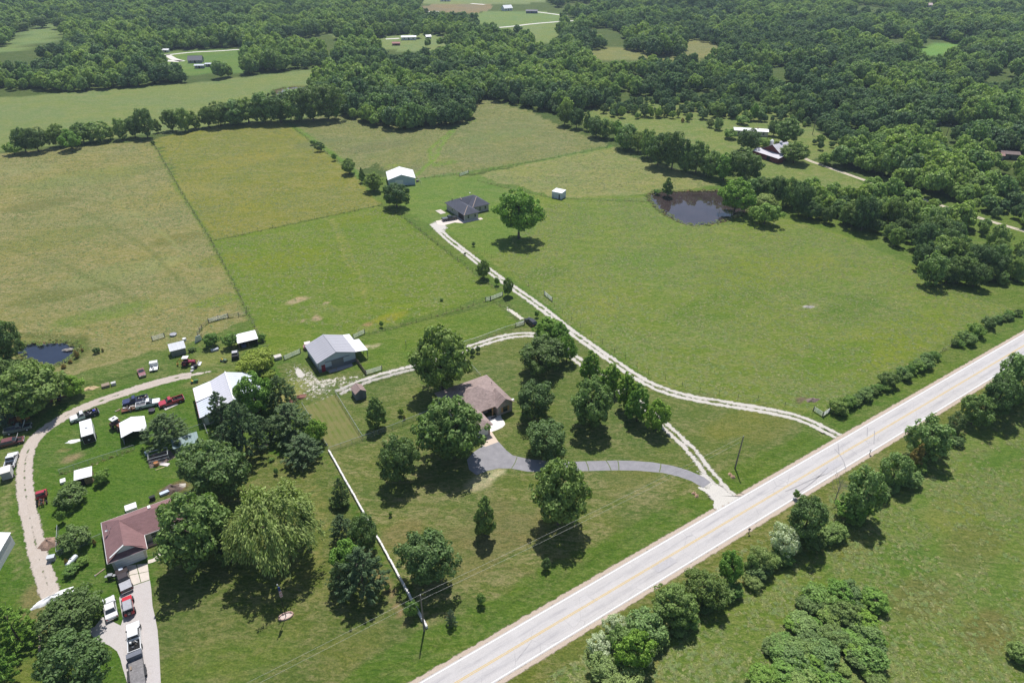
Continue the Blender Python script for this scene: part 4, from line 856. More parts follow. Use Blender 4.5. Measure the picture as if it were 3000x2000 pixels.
def greenhouse(root, pm, xb0, xb1, xt0, xt1, yb, yt, zb, zt, roofmat=None, roof=True):
    B = [(xb0,-yb,zb),(xb1,-yb,zb),(xb1,yb,zb),(xb0,yb,zb)]; T = [(xt0,-yt,zt),(xt1,-yt,zt),(xt1,yt,zt),(xt0,yt,zt)]
    MB().hexa(B, T).build('cabin', pm, root)
    if roof:
        MB().hexa([(x*1.0,y*1.0,zt) for x,y,z in T], [((x-(xt0+xt1)/2)*.93+(xt0+xt1)/2,y*.92,zt+.05) for x,y,z in T]).build('roof', roofmat or pm, root)
    def pane(a, b, c, d, nm, k=.10):
        P = [Vector(q) for q in (a,b,c,d)]; cc = sum(P, Vector())/4; n = (P[1]-P[0]).cross(P[3]-P[0]).normalized()
        if n.dot(cc-Vector(((xb0+xb1)/2, 0, zb))) < 0: n = -n
        Q = [cc+(q-cc)*(1-k)+n*.012 for q in P]
        MB().hexa(Q, [q+n*.008 for q in Q]).build(nm, CARG, root)
    pane(B[1],B[2],T[2],T[1],'windshield'); pane(B[0],B[3],T[3],T[0],'rear_window')
    for i, j in ((0,1),(3,2)):
        m = .46; b0, b1, t0, t1 = Vector(B[i]), Vector(B[j]), Vector(T[i]), Vector(T[j])
        if xb1-xb0 > 1.7:
            pane(b0, b0.lerp(b1,m), t0.lerp(t1,m), t0, 'side_window'); pane(b0.lerp(b1,m), b1, t1, t0.lerp(t1,m), 'side_window')
        else: pane(b0, b1, t1, t0, 'side_window')
def lights(root, x0, x1, yw, z):
    for s in (-1,1):
        MB().box(x1-.02,x1+.03,s*yw-.16,s*yw+.16,z-.08,z+.08).build('headlight', LAMP, root)
        MB().box(x0-.03,x0+.02,s*(yw+.05)-.10,s*(yw+.05)+.10,z-.06,z+.16).build('taillight', TAIL, root)
def vehicle(name, label, cat, front, rear, z=.75, group=None):
    a, b = at(*front, z), at(*rear, z); d = a-b; c = (a+b)/2
    return thing(name, label, cat, (c.x, c.y, 0), math.atan2(d.y, d.x), group)
def pickup(root, pm, cab='single', bed='open', hood_up=False, lower=None, bedmat=None, rim=None, L=5.5, tonneau=None, mirrors=True):
    lo = lower or pm; hl = L/2; cf = hl-1.65; cb = cf-(1.35 if cab == 'single' else 2.0); w = .96
    hood = [(cf-.05,.42),(hl-.08,.42),(hl,.6),(hl-.02,.92),(hl-.25,1.02),(cf-.05,1.10)]
    body = MB().extr_y(hood if not hood_up else [(cf-.05,.42),(hl-.08,.42),(hl,.6),(hl-.02,.92),(hl-.25,.93),(cf-.05,.95)], -w, w); body.extr_y([(cb,.40),(cf-.05,.40),(cf-.05,1.08),(cb,1.08)], -w, w)
    body.build('body', lo, root)
    if hood_up:
        MB().box(cf+.05,hl-.25,-.62,.62,.96,1.0).build('engine', BLACK, root)
        hd = MB().hexa([(cf+.0,-w+.06,1.06),(cf+.0,w-.06,1.06),(cf+.05,w-.06,1.05),(cf+.05,-w+.06,1.05)], [(cf+.75,-w+.1,2.2),(cf+.75,w-.1,2.2),(cf+.8,w-.1,2.19),(cf+.8,-w+.1,2.19)]).build('hood', plain('pale_hood', (.42,.46,.42), .6), root)
    greenhouse(root, pm, cb+.02, cf+.05, cb+.14, cf-.55, w-.04, w-.2, 1.08, 1.72)
    bm_ = bedmat or pm
    if bed == 'open' or bed == 'load':
        MB().box(-hl,cb-.04,-w+.08,w-.08,.66,.72).build('bed_floor', DARK if bed == 'load' else plain('bed_grey', (.12,.12,.13), .8), root)
        for s in (-1,1): MB().box(-hl,cb-.04,s*w-(.1 if s > 0 else 0),s*w+(0 if s > 0 else .1),.42,1.12).build('bed_side', bm_, root)
        MB().box(-hl,-hl+.09,-w+.1,w-.1,.5,1.10).build('tailgate', bm_, root); MB().box(cb-.13,cb-.05,-w+.1,w-.1,.5,1.12).build('bed_front', bm_, root)
    elif bed == 'cover':
        MB().box(-hl,cb-.04,-w,w,.42,1.08).build('bed_side', bm_, root); MB().box(-hl+.04,cb-.08,-w+.06,w-.06,1.08,1.13).build('bed_cover', tonneau or BLACK, root)
    for x in (hl-.92, -hl+1.0):
        for s in (-1,1): make_wheel(root, x, s*(w-.06), .38, .26, rim)
    lights(root, -hl, hl, w-.2, .78)
    MB().box(hl-.02,hl+.1,-w+.02,w-.02,.45,.62).build('bumper', CHROME, root); MB().box(-hl-.1,-hl+.01,-w+.05,w-.05,.42,.56).build('bumper', CHROME, root)
    MB().box(hl-.01,hl+.025,-.55,.55,.66,.9).build('grille', BLACK, root)
    if mirrors:
        for s in (-1,1): MB().box(cf-.12,cf+.02,s*(w+.02)-.10,s*(w+.02)+.10,1.12,1.32).build('mirror', BLACK, root)
    return root
def sedan(root, pm, L=5.0, w=.9, hood_up=False, suv=False, open_back=False, h=1.36, roofmat=None):
    hl = L/2; zt = h
    prof = [(-hl,.35),(hl-.05,.35),(hl,.5),(hl-.03,.72),(hl-.3,.82),(hl-1.45,.90),(-hl+1.2,.92),(-hl+.1,.88),(-hl,.75)] if not suv else [(-hl,.4),(hl-.05,.4),(hl,.6),(hl-.05,.85),(hl-.4,.98),(hl-1.2,1.05),(-hl+.1,1.08),(-hl,.9)]
    if hood_up: prof = [(-hl,.35),(hl-.05,.35),(hl,.5),(hl-.03,.7),(hl-.3,.72),(hl-1.45,.76),(hl-1.5,.9),(-hl+1.2,.92),(-hl+.1,.88),(-hl,.75)]
    MB().extr_y(prof, -w, w).build('body', pm, root)
    if suv: greenhouse(root, pm, -hl+.05, hl-1.05, -hl+.45, hl-1.9, w-.04, w-.2, 1.05, zt, roofmat)
    else: greenhouse(root, pm, -hl+.95, hl-1.35, -hl+1.5, hl-2.1, w-.05, w-.2, .90, zt, roofmat)
    if hood_up:
        MB().box(hl-1.35,hl-.35,-.6,.6,.74,.80).build('engine', BLACK, root)
        MB().hexa([(hl-1.5,-w+.06,.92),(hl-1.5,w-.06,.92),(hl-1.45,w-.06,.91),(hl-1.45,-w+.06,.91)], [(hl-.85,-w+.12,1.95),(hl-.85,w-.12,1.95),(hl-.8,w-.12,1.94),(hl-.8,-w+.12,1.94)]).build('hood', plain('grey_hood', (.38,.37,.38), .6), root)
    for x in (hl-.85, -hl+.95):
        for s in (-1,1): make_wheel(root, x, s*(w-.05), .33 if not suv else .36, .22)
    lights(root, -hl, hl, w-.2, .66 if not suv else .85)
    MB().box(hl-.02,hl+.08,-w+.03,w-.03,.38,.54).build('bumper', CHROME if not suv else BLACK, root); MB().box(-hl-.08,-hl+.02,-w+.03,w-.03,.38,.54).build('bumper', CHROME if not suv else BLACK, root)
    for s in (-1,1): MB().box(hl-1.75,hl-1.6,s*(w+.02)-.08,s*(w+.02)+.08,.92 if not suv else 1.08,1.06 if not suv else 1.24).build('mirror', pm, root)
    return root
rnd = random.Random(5)
def junk(root, name, x0, x1, y0, y1, z0, n, mats, smin=.12, smax=.45, h=.35):
    for k in range(n):
        x, y = rnd.uniform(x0, x1), rnd.uniform(y0, y1); a, b, c = (rnd.uniform(smin, smax) for _ in range(3))
        o = MB()
        if k % 3 == 0: o.cyl((-a,0,0),(a,0,rnd.uniform(0,.2)),b*.25,b*.25,7)
        elif k % 3 == 1: o.hexa([(-a/2,-b/2,0),(a/2,-b/2,0),(a/2,b/2,0),(-a/2,b/2,0)], [(-a/3,-b/2.4,c*.7),(a/2.5,-b/3,c*.7),(a/3,b/2.2,c*.6),(-a/2.4,b/3,c*.7)])
        else: o.lathe([(b*.4,-.08),(b*.55,0),(b*.4,.08),(b*.25,0),(b*.4,-.08)], 10)
        o = o.build(name, mats[k % len(mats)], root); o.location = (x, y, z0+rnd.uniform(.05, h)); o.rotation_euler = (rnd.uniform(-.4,.4), rnd.uniform(-.4,.4), rnd.uniform(0,6.28))
JM = [STEEL, RUST, BLACK, WOOD, plain('junk_white', (.6,.6,.58), .6), plain('junk_tan', (.42,.33,.24), .8)]
WP = paint('white_car_paint', (.74,.75,.76)); BLUEP = paint('dark_blue_paint', (.035,.045,.12)); REDP = paint('red_truck_paint', (.42,.035,.06), .25); BLKP = paint('black_car_paint', (.014,.016,.02)); MARP = paint('maroon_paint', (.16,.055,.06), .5); GRNP = paint('faded_green_paint', (.20,.24,.21), .7); REDJ = paint('bright_red_paint', (.50,.012,.025)); BRNP = paint('dark_bronze_paint', (.04,.028,.028))
c0 = lambda x, y: (200+x/6.918, 1140+y/6.918)
r = vehicle('pickup_truck', 'white pickup with dark bed full of scrap beside the gravel lane', 'truck', c0(80,600), c0(560,440)); pickup(r, WP, 'single', 'load', bedmat=plain('bed_dark', (.03,.035,.04), .5), L=5.9); junk(r, 'scrap', -2.6,-.5,-.7,.7,.75,16,JM)
MB().box(-2.4,-1.9,.2,.7,1.2,1.5).build('blue_crate', plain('blue_plastic', (.03,.06,.40), .5), r)
r = vehicle('pickup_truck', 'dark blue pickup parked behind the white crane pickup', 'truck', c0(1135,270), c0(1575,165)); pickup(r, BLUEP, 'single', 'load', lower=BLUEP); junk(r, 'scrap', -2.4,-.5,-.7,.7,.72,7,JM)
r = vehicle('pickup_truck', 'white pickup with a small crane arm in its bed', 'truck', c0(1795,245), c0(1430,325)); pickup(r, WP, 'single', 'open', L=5.3)
MB().cyl((-1.6,0,.7),(-1.6,0,1.35),.08,.08,8).cyl((-1.6,0,1.3),(-.6,.1,2.05),.06,.05,6).build('crane_arm', WHITE, r)
r = vehicle('pickup_truck', 'red pickup with an open red bed left of the workshop', 'truck', c0(1880,300), c0(2290,170)); pickup(r, REDP, 'single', 'load', L=5.6); junk(r, 'scrap', -2.4,-.6,-.6,.6,.72,4,JM)
r = vehicle('scrap_trailer', 'flat trailer heaped with rusty engine parts below the blue pickup', 'trailer', c0(1100,430), c0(1360,370), .4)
MB().box(-1.6,1.6,-.8,.8,.45,.55).build('deck', RUST, r); make_wheel(r,-.3,-.85,.3,.2); make_wheel(r,-.3,.85,.3,.2); MB().tube([(1.6,-.5,.5),(2.5,0,.5),(1.6,.5,.5)],.05).build('tongue', RUST, r); junk(r,'engine_part',-1.5,1.5,-.7,.7,.55,22,JM,.15,.5)
z0 = lambda x, y: (x/6.03, 1140+y/6.03)
r = vehicle('pickup_truck', 'faded green old pickup with hood raised at the left edge', 'truck', z0(505,640), z0(115,735)); pickup(r, GRNP, 'single', 'open', hood_up=True, L=5.4, rim=WHITE)
r = vehicle('old_sedan', 'long maroon old car with grey hood raised at the left edge', 'car', z0(375,870), z0(-60,975)); sedan(r, MARP, 5.6, .95, hood_up=True)
r = vehicle('utility_coupe', 'white coupe with open load bed beside the gravel lane bend', 'car', z0(240,1110), z0(150,1390)); pickup(r, WP, 'single', 'load', L=5.0); junk(r,'scrap',-2.1,-.5,-.6,.6,.7,6,[BLACK,STEEL,BLACK])
# box trailers
def box_trailer(root, L, w, h, skin, roofm, endm, axles=1):
    MB().box(-L/2,L/2,-w/2,w/2,.5,.5+h).build('box', skin, root); MB().box(-L/2-.02,L/2+.02,-w/2-.02,w/2+.02,.5+h,.56+h).build('roof', roofm, root)
    MB().box(-L/2-.03,-L/2-.001,-w/2+.05,w/2-.05,.55,.45+h).build('rear_door', endm, root)
    for k in range(axles):
        for s in (-1,1): make_wheel(root, -.3-.8*k, s*(w/2+.06), .33, .2)
    MB().tube([(L/2,-.5,.52),(L/2+1.1,0,.5),(L/2,.5,.52)],.05).build('tongue', BLACK, root)
r = vehicle('box_trailer', 'small white box trailer behind the white coupe', 'trailer', z0(130,1400), z0(115,1560), 1.2); box_trailer(r, 2.4, 1.8, 1.7, plain('dirty_white', (.52,.52,.51), .6, var=.1), plain('cream_roof', (.66,.62,.56), .6), plain('grey_door', (.30,.31,.32), .6))
r = vehicle('cargo_trailer', 'long white topped cargo trailer with black rear end on the lawn', 'trailer', c0(345,620), c0(400,985), 2.3); box_trailer(r, 6.2, 2.35, 2.1, plain('cargo_white', (.66,.66,.66), .5, var=.04), plain('cargo_roof', (.80,.80,.80), .5, var=.03), BLACK, 2)
MB().box(-.4,0,-.3,.3,2.66,2.74).build('roof_vent', STEEL, r); junk(r, 'rack', -3.35,-3.2,-.3,.5,1.3,4,[STEEL,WHITE],.1,.25,.6)
# red cab and chassis
r = vehicle('truck_cab', 'red truck cab on a bare rusty chassis beside the lane', 'truck', (122,1432), (120,1474), .8); 
MB().extr_y([(-.35,.5),(1.7,.5),(1.75,.9),(1.6,1.1),(.9,1.15),(-.35,1.15)], -.92, .92).build('body', REDP, r); greenhouse(r, REDP, -.33, .95, -.22, .5, .88, .74, 1.13, 1.78)
for s in (-.4,.4): MB().box(-2.6,.2,s-.06,s+.06,.5,.66).build('frame_rail', RUST, r)
for x in (-2.4,-1.6,-.8): MB().box(x-.06,x+.06,-.4,.4,.52,.62).build('cross_member', RUST, r)
for x in (1.1,-1.7):
    for s in (-1,1): make_wheel(r, x, s*.82, .37, .24)
junk(r,'rusty_part',-2.4,-.5,-.5,.5,.6,9,[RUST,BLACK,STEEL],.15,.4)
# at the red-roofed house
d0 = lambda x, y: (300+x/7.469, 1650+y/7.469); e0 = lambda x, y: (340+x/7.843, 1800+y/7.843)
r = vehicle('pickup_truck', 'dark bronze pickup with silver bed cover in front of the garage', 'truck', d0(400,110), d0(530,560), .9); pickup(r, BRNP, 'crew', 'cover', L=5.7, tonneau=plain('silver_cover', (.36,.36,.39), .5)); MB().box(-.62,-.5,-.72,.72,1.09,1.16).build('cargo_bar', GALV, r)
MB().box(2.15,2.75,-.3,.35,1.02,1.12).build('tote', plain('pale_blue_tote', (.50,.56,.66), .5), r)
r = vehicle('coupe', 'white boxy car parked on the grass edge', 'car', d0(125,760), d0(200,1150), .8); sedan(r, WP, 4.9, .92, h=1.4, roofmat=plain('cream_top', (.72,.70,.69), .5, var=.03))
r = vehicle('off_road_car', 'bright red off-road car with grey soft top on the gravel drive', 'car', d0(535,745), d0(585,1075), .9)
MB().extr_y([(-1.95,.55),(1.85,.55),(1.95,.7),(1.9,1.08),(.75,1.14),(-1.95,1.14)], -.74, .74).build('body', REDJ, r)
for s in (-1,1):
    for x in (1.3,-1.25): MB().extr_y([(x-.5,.62),(x-.42,.86),(x+.42,.86),(x+.52,.62),(x+.42,.80),(x-.40,.80)], s*.74-(0 if s > 0 else .2), s*.74+(.2 if s > 0 else 0)).build('fender', BLACK, r); make_wheel(r, x, s*.78, .40, .27)
greenhouse(r, BLACK, -1.9, .75, -1.8, .35, .72, .66, 1.14, 1.78, roofmat=plain('grey_soft_top', (.34,.34,.37), .8)); lights(r, -1.95, 1.93, .55, .85); MB().box(1.9,2.1,-.7,.7,.5,.68).build('bumper', BLACK, r)
sw = make_wheel(r, -2.06, .12, .38, .22, z=1.0); sw.name = 'spare_wheel'; sw.rotation_euler = (0, math.pi/2, 0); sw.location.y = 0
r = vehicle('pickup_truck', 'white crew pickup with tool boxes in its bed pulling the dark trailer', 'truck', e0(390,180), e0(430,850), .8); pickup(r, WP, 'crew', 'load', L=5.9); MB().box(-.75,-.35,-.7,.7,1.0,1.25).build('tool_box', WHITE, r); junk(r,'tool',-2.5,-.9,-.6,.6,.72,8,[WHITE,JM[5],STEEL,BLACK])
r = vehicle('flatbed_trailer', 'black flatbed trailer with worn wood deck at the bottom edge', 'trailer', e0(430,900), e0(520,1700), .6)
MB().box(-3.4,2.2,-1.05,1.05,.55,.63).build('deck', plain('worn_deck', (.20,.19,.19), .9, var=.3, scale=2.5), r); MB().box(2.25,3.1,-1.1,1.1,.6,1.45).build('front_box', plain('dull_steel_box', (.13,.14,.17), .6), r)
MB().tube([(2.2,-.7,.5),(3.9,0,.5),(2.2,.7,.5)],.07).build('tongue', BLACK, r)
for s in (-1,1): MB().box(-1.6,.5,s*1.18-.14,s*1.18+.14,.78,.84).build('fender', BLACK, r); MB().box(-3.4,2.2,s*1.05-.03,s*1.05+.03,.5,.68).build('side_rail', BLACK, r)
for x in (-1.0,-.1):
    for s in (-1,1): make_wheel(r, x, s*1.18, .36, .22)
MB().box(.5,1.2,.6,.85,.64,.78).build('tool', WOOD, r)
h0 = lambda x, y: (1280+x/11.2, 540+y/11.2)
r = vehicle('pickup_truck', 'black crew pickup on the pink concrete of the slate roofed house', 'truck', h0(620,1060), h0(200,1130), .9); pickup(r, BLKP, 'crew', 'cover', L=5.9, tonneau=plain('dark_cover', (.10,.11,.13), .5))
r = vehicle('suv', 'black station wagon under the bright trees by the gravel lane', 'car', (1546,934), (1566,950), .8); sedan(r, BLKP, 4.6, .9, suv=True, h=1.62)
# tractors, mowers, loaders
def tractor(root, pm, canopy=None, cabm=None, loader=False, hoe=None, s=1.0):
    MB().extr_y([(.0,.75),(1.7,.75),(1.75,1.1),(1.6,1.32),(.0,1.4)], -.36, .36).build('hood', pm, root); MB().box(-.9,.2,-.3,.3,.55,.95).build('chassis', BLACK, root)
    for y in (-.78,.78): make_wheel(root, -.75, y, .75, .42, pm)
    for y in (-.62,.62): make_wheel(root, 1.25, y, .46, .28, pm)
    MB().box(-.85,-.35,-.26,.26,.95,1.08).box(-.9,-.78,-.26,.26,1.08,1.5).build('seat', BLACK, root); MB().cyl((.05,0,1.35),(-.1,0,1.6),.03,.03,5).lathe([(.17,0),(.2,.02),(.17,.04)], 10, (-.12,0,1.6)).build('steering_wheel', BLACK, root)
    for y in (-.78,.78): MB().extr_y([(-1.5,1.2),(-1.2,1.55),(-.3,1.58),(-.1,1.3),(-.3,1.5),(-1.15,1.48)], y-.24, y+.24).build('fender', pm, root)
    if cabm:
        greenhouse(root, cabm, -1.15, .15, -1.05, .1, .62, .58, 1.45, 2.45, roof=False); MB().box(-1.25,.25,-.74,.74,2.45,2.6).build('roof', canopy, root)
        MB().box(-.8,-.3,-.25,.25,2.6,2.63).build('hatch', CARG, root)
    elif canopy:
        for x in (-1.0,.0):
            for y in (-.5,.5): MB().cyl((x,y,1.2),(x,y,2.35),.03,.03,5).build('canopy_post', BLACK, root)
        MB().box(-1.2,.3,-.7,.7,2.35,2.43).build('canopy', canopy, root)
    MB().cyl((1.0,.2,1.3),(1.0,.2,1.95),.04,.04,6).build('exhaust', BLACK, root)
    if loader:
        for y in (-.5,.5): MB().tube([(.2,y,1.3),(1.6,y,1.25),(2.5,y,.5)],.06).build('loader_arm', pm, root)
        MB().extr_y([(2.45,.15),(3.1,.12),(3.1,.2),(2.6,.28),(2.5,.75),(2.42,.75)], -.85, .85).build('bucket', plain('bucket_steel', (.55,.55,.56), .4, .3), root)
    if hoe:
        MB().tube([(-1.3,0,.8),(-1.9,0,2.0),(-2.7,0,1.3),(-2.8,0,.5)],.1).build('backhoe_arm', hoe, root); MB().box(-3.0,-2.6,-.25,.25,.2,.6).build('hoe_bucket', hoe, root); MB().box(-1.7,-1.3,-.6,.6,.4,.9).build('backhoe_frame', hoe, root)
k0 = lambda x, y: (480+x/7.84, 940+y/7.84)
r = vehicle('tractor', 'red loader tractor with white canopy and yellow backhoe', 'tractor', k0(760,940), k0(360,960), .8); tractor(r, paint('tractor_red', (.30,.03,.06)), canopy=WHITE, loader=True, hoe=paint('hoe_yellow', (.52,.32,.05)))
r = vehicle('tractor', 'orange brown cab tractor with white roof beside the carport', 'tractor', c0(1040,760), c0(930,690), .9); tractor(r, paint('rust_orange', (.25,.10,.06), .3), canopy=WHITE, cabm=paint('navy_cab', (.03,.035,.06)))
def mower(root, body, seat):
    MB().extr_y([(0,.35),(.9,.35),(.92,.6),(.8,.75),(0,.78)], -.28, .28).build('hood', body, root); MB().box(-.9,.1,-.35,.35,.35,.5).build('chassis', body, root); MB().box(-.65,-.25,-.22,.22,.5,.62).box(-.7,-.6,-.22,.22,.62,.95).build('seat', seat, root)
    MB().prism([(-.3,-.55),(.4,-.6),(.5,0),(.4,.6),(-.3,.55)], .12, .28).build('mower_deck', body, root); MB().cyl((0,0,.75),(-.2,0,1.0),.03,.03,5).lathe([(.14,0),(.17,.02),(.14,.03)], 10, (-.2,0,1.0)).build('steering_wheel', BLACK, root)
    for y in (-.42,.42): make_wheel(root,-.6,y,.27,.22); make_wheel(root,.65,y,.19,.16)
MG = paint('mower_green', (.05,.16,.04)); YS = plain('yellow_seat', (.62,.46,.05), .5)
r = vehicle('riding_mower', 'green riding mower with yellow seat behind the workshop corner', 'mower', k0(770,1365), k0(630,1385), .5); mower(r, MG, YS)
r = vehicle('riding_mower', 'pale green riding mower alone on the mown grass near the red shed', 'mower', k0(1430,905), k0(1320,880), .5); mower(r, paint('dull_green', (.14,.20,.11)), YS)
r = vehicle('truck_shell', 'dark pickup shell with open rear near the red shed', 'truck', k0(1635,690), k0(1635,880), .9); MB().box(-.2,1.6,-.85,.85,.45,1.1).build('body', plain('shell_grey', (.10,.10,.13), .5), r); greenhouse(r, plain('shell_white', (.45,.44,.46), .5), -.3, 1.3, -.2, 1.0, .84, .7, 1.1, 1.7); MB().box(-1.2,-.2,-.85,.85,.45,1.25).build('bed_box', BLACK, r)
for x in (1.0,-.8):
    for s in (-1,1): make_wheel(r, x, s*.8)
r = vehicle('utility_cart', 'pale roofed utility cart behind the grey pole barn', 'cart', (912,1010), (893,1014), .9); MB().extr_y([(-1.3,.4),(1.2,.4),(1.3,.8),(.6,.9),(.4,.6),(-.5,.6),(-.5,.95),(-1.3,.95)], -.65,.65).build('body', paint('pink_cart', (.42,.18,.20)), r); MB().box(-.9,.7,-.7,.7,1.75,1.82).build('roof', plain('pink_white', (.70,.58,.58), .6), r)
for x in (-.8,.6):
    for y in (-.6,.6): MB().cyl((x,y,.7),(x,y,1.76),.03,.03,5).build('roof_post', BLACK, r)
for x in (.85,-.85):
    for s in (-1,1): make_wheel(r, x, s*.62, .28, .2)
r = vehicle('old_truck', 'faded red truck hulk sunk in tall grass above the lane', 'truck', (418,1100), (411,1082), .6); sedan(r, paint('faded_red', (.30,.13,.14), .6), 3.6, .8, h=1.3)
r = vehicle('camper_shell', 'broken white trailer with weeds growing through it', 'trailer', (452,1062), (449,1086), .6); MB().box(-1.6,1.6,-.95,.95,.4,.55).box(.4,1.6,-.95,.95,.55,1.5).build('shell', WHITE, r); make_wheel(r,-.3,-1,.3,.2); make_wheel(r,-.3,1,.3,.2); junk(r,'wreckage',-1.5,.4,-.8,.8,.6,8,[WHITE,STEEL,BLACK])
# rusting machinery at the wood edge
r = thing('rusty_tanker', 'rusty orange tank machine at the trees above the green pickup', 'machine', (*at(70,1232).xy,0), GRID); MB().cyl((-1.0,0,1.0),(1.3,0,1.0),.75,.75,14).lathe([(.75,0),(.5,.25),(.01,.35)],14,(0,0,0)).build('tank', plain('rust_orange_tank', (.42,.20,.05), .7, var=.3), r); MB().box(-2.6,-1.0,-.8,.8,.6,1.3).build('hopper', RUST, r)
for s in (-1,1): make_wheel(r,.2,s*.9,.45,.25,RUST); make_wheel(r,-1.8,s*.9,.45,.25,RUST)
r = thing('hay_machine', 'dark maroon farm implement in the shade of the left trees', 'machine', (*at(172,1168).xy,0), GRID); mbm = paint('implement_red', (.17,.03,.04), .3)
for y in (-.9,.9): MB().box(-2,2,y-.08,y+.08,.7,.9).build('frame_rail', mbm, r)
for x in (-1.9,-.6,.7,1.9): MB().box(x-.07,x+.07,-.9,.9,.72,.88).build('cross_bar', mbm, r)
MB().tube([(1.9,-.8,.8),(1.9,-.8,2.0),(1.9,.8,2.0),(1.9,.8,.8)],.08).build('mast', mbm, r); MB().cyl((-1.5,-1,.5),(-1.5,1,.5),.35,.35,10).build('roller', RUST, r)
for s in (-1,1): make_wheel(r,.2,s*1.1,.5,.25,RUST)

# ------------------------------------------------------------------ small objects of the yards
def prop(name, label, cat, px, py, rz=0.0, group=None): return thing(name, label, cat, (*at(px, py).xy, 0), rz, group)
r = prop('propane_tank', 'silver propane tank lying in the flower bed', 'tank', 214, 1650, math.radians(78)); MB().cyl((-1.0,0,.75),(1.0,0,.75),.46,.46,14).build('tank', plain('tank_silver', (.55,.58,.62), .35), r, smooth=False)
for s in (-1,1):
    e_ = MB().lathe([(.46,0),(.40,.16),(.22,.26),(.001,.30)], 14).build('tank_end', plain('tank_silver', (.5,.5,.5)), r, smooth=True); e_.location = (s*1.0,0,.75); e_.rotation_euler = (0, s*math.pi/2, 0)
    MB().box(s*.6-.06,s*.6+.06,-.3,.3,0,.35).build('foot', STEEL, r)
MB().lathe([(.16,0),(.16,.18),(.001,.2)],10,(0,0,1.2)).build('valve_dome', STEEL, r)
r = prop('utility_box', 'grey metal box standing beside the gravel lane', 'box', 153, 1640, .3); MB().box(-.6,.6,-.4,.4,0,.95).build('cabinet', plain('cabinet_grey', (.24,.26,.28), .5), r); MB().box(-.66,.66,-.46,.46,.95,1.02).build('lid', plain('lid_grey', (.50,.53,.56), .5), r)
r = prop('barbecue_grill', 'grey grill on the grass left of the garage', 'grill', 327, 1695, .2); MB().box(-.45,.45,-.3,.3,.55,.85).build('firebox', BLACK, r); MB().extr_y([(-.45,.85),(.45,.85),(.4,1.15),(-.4,1.15)],-.3,.3).build('lid', STEEL, r); MB().box(-.9,-.47,-.25,.25,.8,.85).box(.47,.9,-.25,.25,.8,.85).build('side_shelf', STEEL, r)
for x in (-.4,.4):
    for y in (-.25,.25): MB().box(x-.03,x+.03,y-.03,y+.03,0,.55).build('leg', BLACK, r)
def mound(name, label, cat, px, py, rx, ry, h, mat, rz=0.0, seed=1, n=18, rough=.25, boxy=0):
    rr = random.Random(seed); o = MB(); k = 7; vs = []
    ph = [rr.uniform(0,6.28) for _ in range(4)]
    for i in range(n):
        t_ = 2*math.pi*i/n; wob = (1 if not boxy else (abs(math.cos(t_))**4+abs(math.sin(t_))**4)**-.25)+rough*(.2*math.sin(2*t_+ph[0])+.4*math.sin(5*t_+ph[1])+.3*math.sin(9*t_+ph[2]))
        for j in range(k):
            f = j/(k-1); r_ = (1-f)*wob; vs.append((rx*r_*math.cos(t_), ry*r_*math.sin(t_), h*(1-(1-f)**2)*(1+.25*math.sin(3*t_+4*f+ph[3]))+rr.uniform(-.05,.05)*h-.02*(j == 0)))
    o.add(vs, [(i*k+j, ((i+1)%n)*k+j, ((i+1)%n)*k+j+1, i*k+j+1) for i in range(n) for j in range(k-1)])
    ob = o.build(name, mat, smooth=True); ob.location = (*at(px, py).xy, 0); ob.rotation_euler = (0,0,rz); return tag(ob, label, cat)
mound('dirt_pile', 'brown dirt pile between the lane and the garden fence', 'dirt pile', 145, 1592, 1.75, 1.7, 1.0, plain('pile_earth', (.30,.20,.15), .95, var=.4, scale=5, bump=.9), .6)
mound('white_tarp', 'long crumpled white tarp across the end of the gravel lane', 'tarp', 157, 1752, 3.1, .85, .7, plain('tarp_white', (.80,.80,.80), .6, var=.04, scale=5, bump=.6), math.radians(38), 3, 30, .35, 1)
mound('brush_pile', 'grey brush and scrap pile behind the red-roofed house', 'brush pile', 506, 1432, 2.0, 1.3, .9, plain('brush_brown', (.16,.12,.10), .95, var=.5, scale=7, bump=.8), .4, 5, 22, .5)
mound('rubble_patch', 'pale rubble beside the brush pile', 'rubble', 527, 1424, 1.3, .8, .35, plain('rubble_pale', (.46,.42,.37), .95, var=.3, scale=6, bump=.6), .4, 6)
mound('dead_brush', 'reddish dead brush heap beside the pine at the pen gate', 'brush pile', 872, 1168, 2.2, .9, .8, plain('brush_red', (.26,.13,.10), .95, var=.4, scale=7, bump=.8), .7, 8, 22, .5)
mound('rock_pile', 'grey stone heap in the middle of the right pasture', 'stones', 2368, 899, 1.8, .8, .35, plain('stone_grey', (.34,.32,.28), .95, var=.35, scale=4, bump=.8), .1, 9, 18, .4)
mound('dead_weeds', 'purplish dead weed clump near the roadside pasture corner', 'weeds', 2380, 1172, 1.9, .8, .5, plain('weed_purple', (.20,.15,.13), .95, var=.4, scale=6, bump=.8), .3, 10, 18, .5)
mound('twig_mound', 'pale twig mound in the dark pond', 'mound', 200, 1024, 1.5, .7, .35, plain('twig_pale', (.32,.29,.26), .95, var=.4, scale=7, bump=.8), .2, 11, 18, .4)
for k, (px, py, lab) in enumerate([(2033,1445,'upper tan boulder left of the gravel apron'),(2041,1452,'lower tan boulder left of the gravel apron'),(2139,1390,'tan boulder at the foot of the power pole'),(2147,1397,'small flat tan boulder below the power pole')]):
    mound('boulder', lab, 'boulder', px, py, .55, .4, .45, plain('boulder_tan', (.46,.30,.20), .9, var=.2, scale=3, bump=.4), k, 20+k, 12, .2)
mound('stump_patch', 'pale stump patch behind the willow', 'stump', 771, 1306, 1.1, .8, .25, plain('stump_tan', (.50,.40,.30), .9, var=.2), .2, 31)
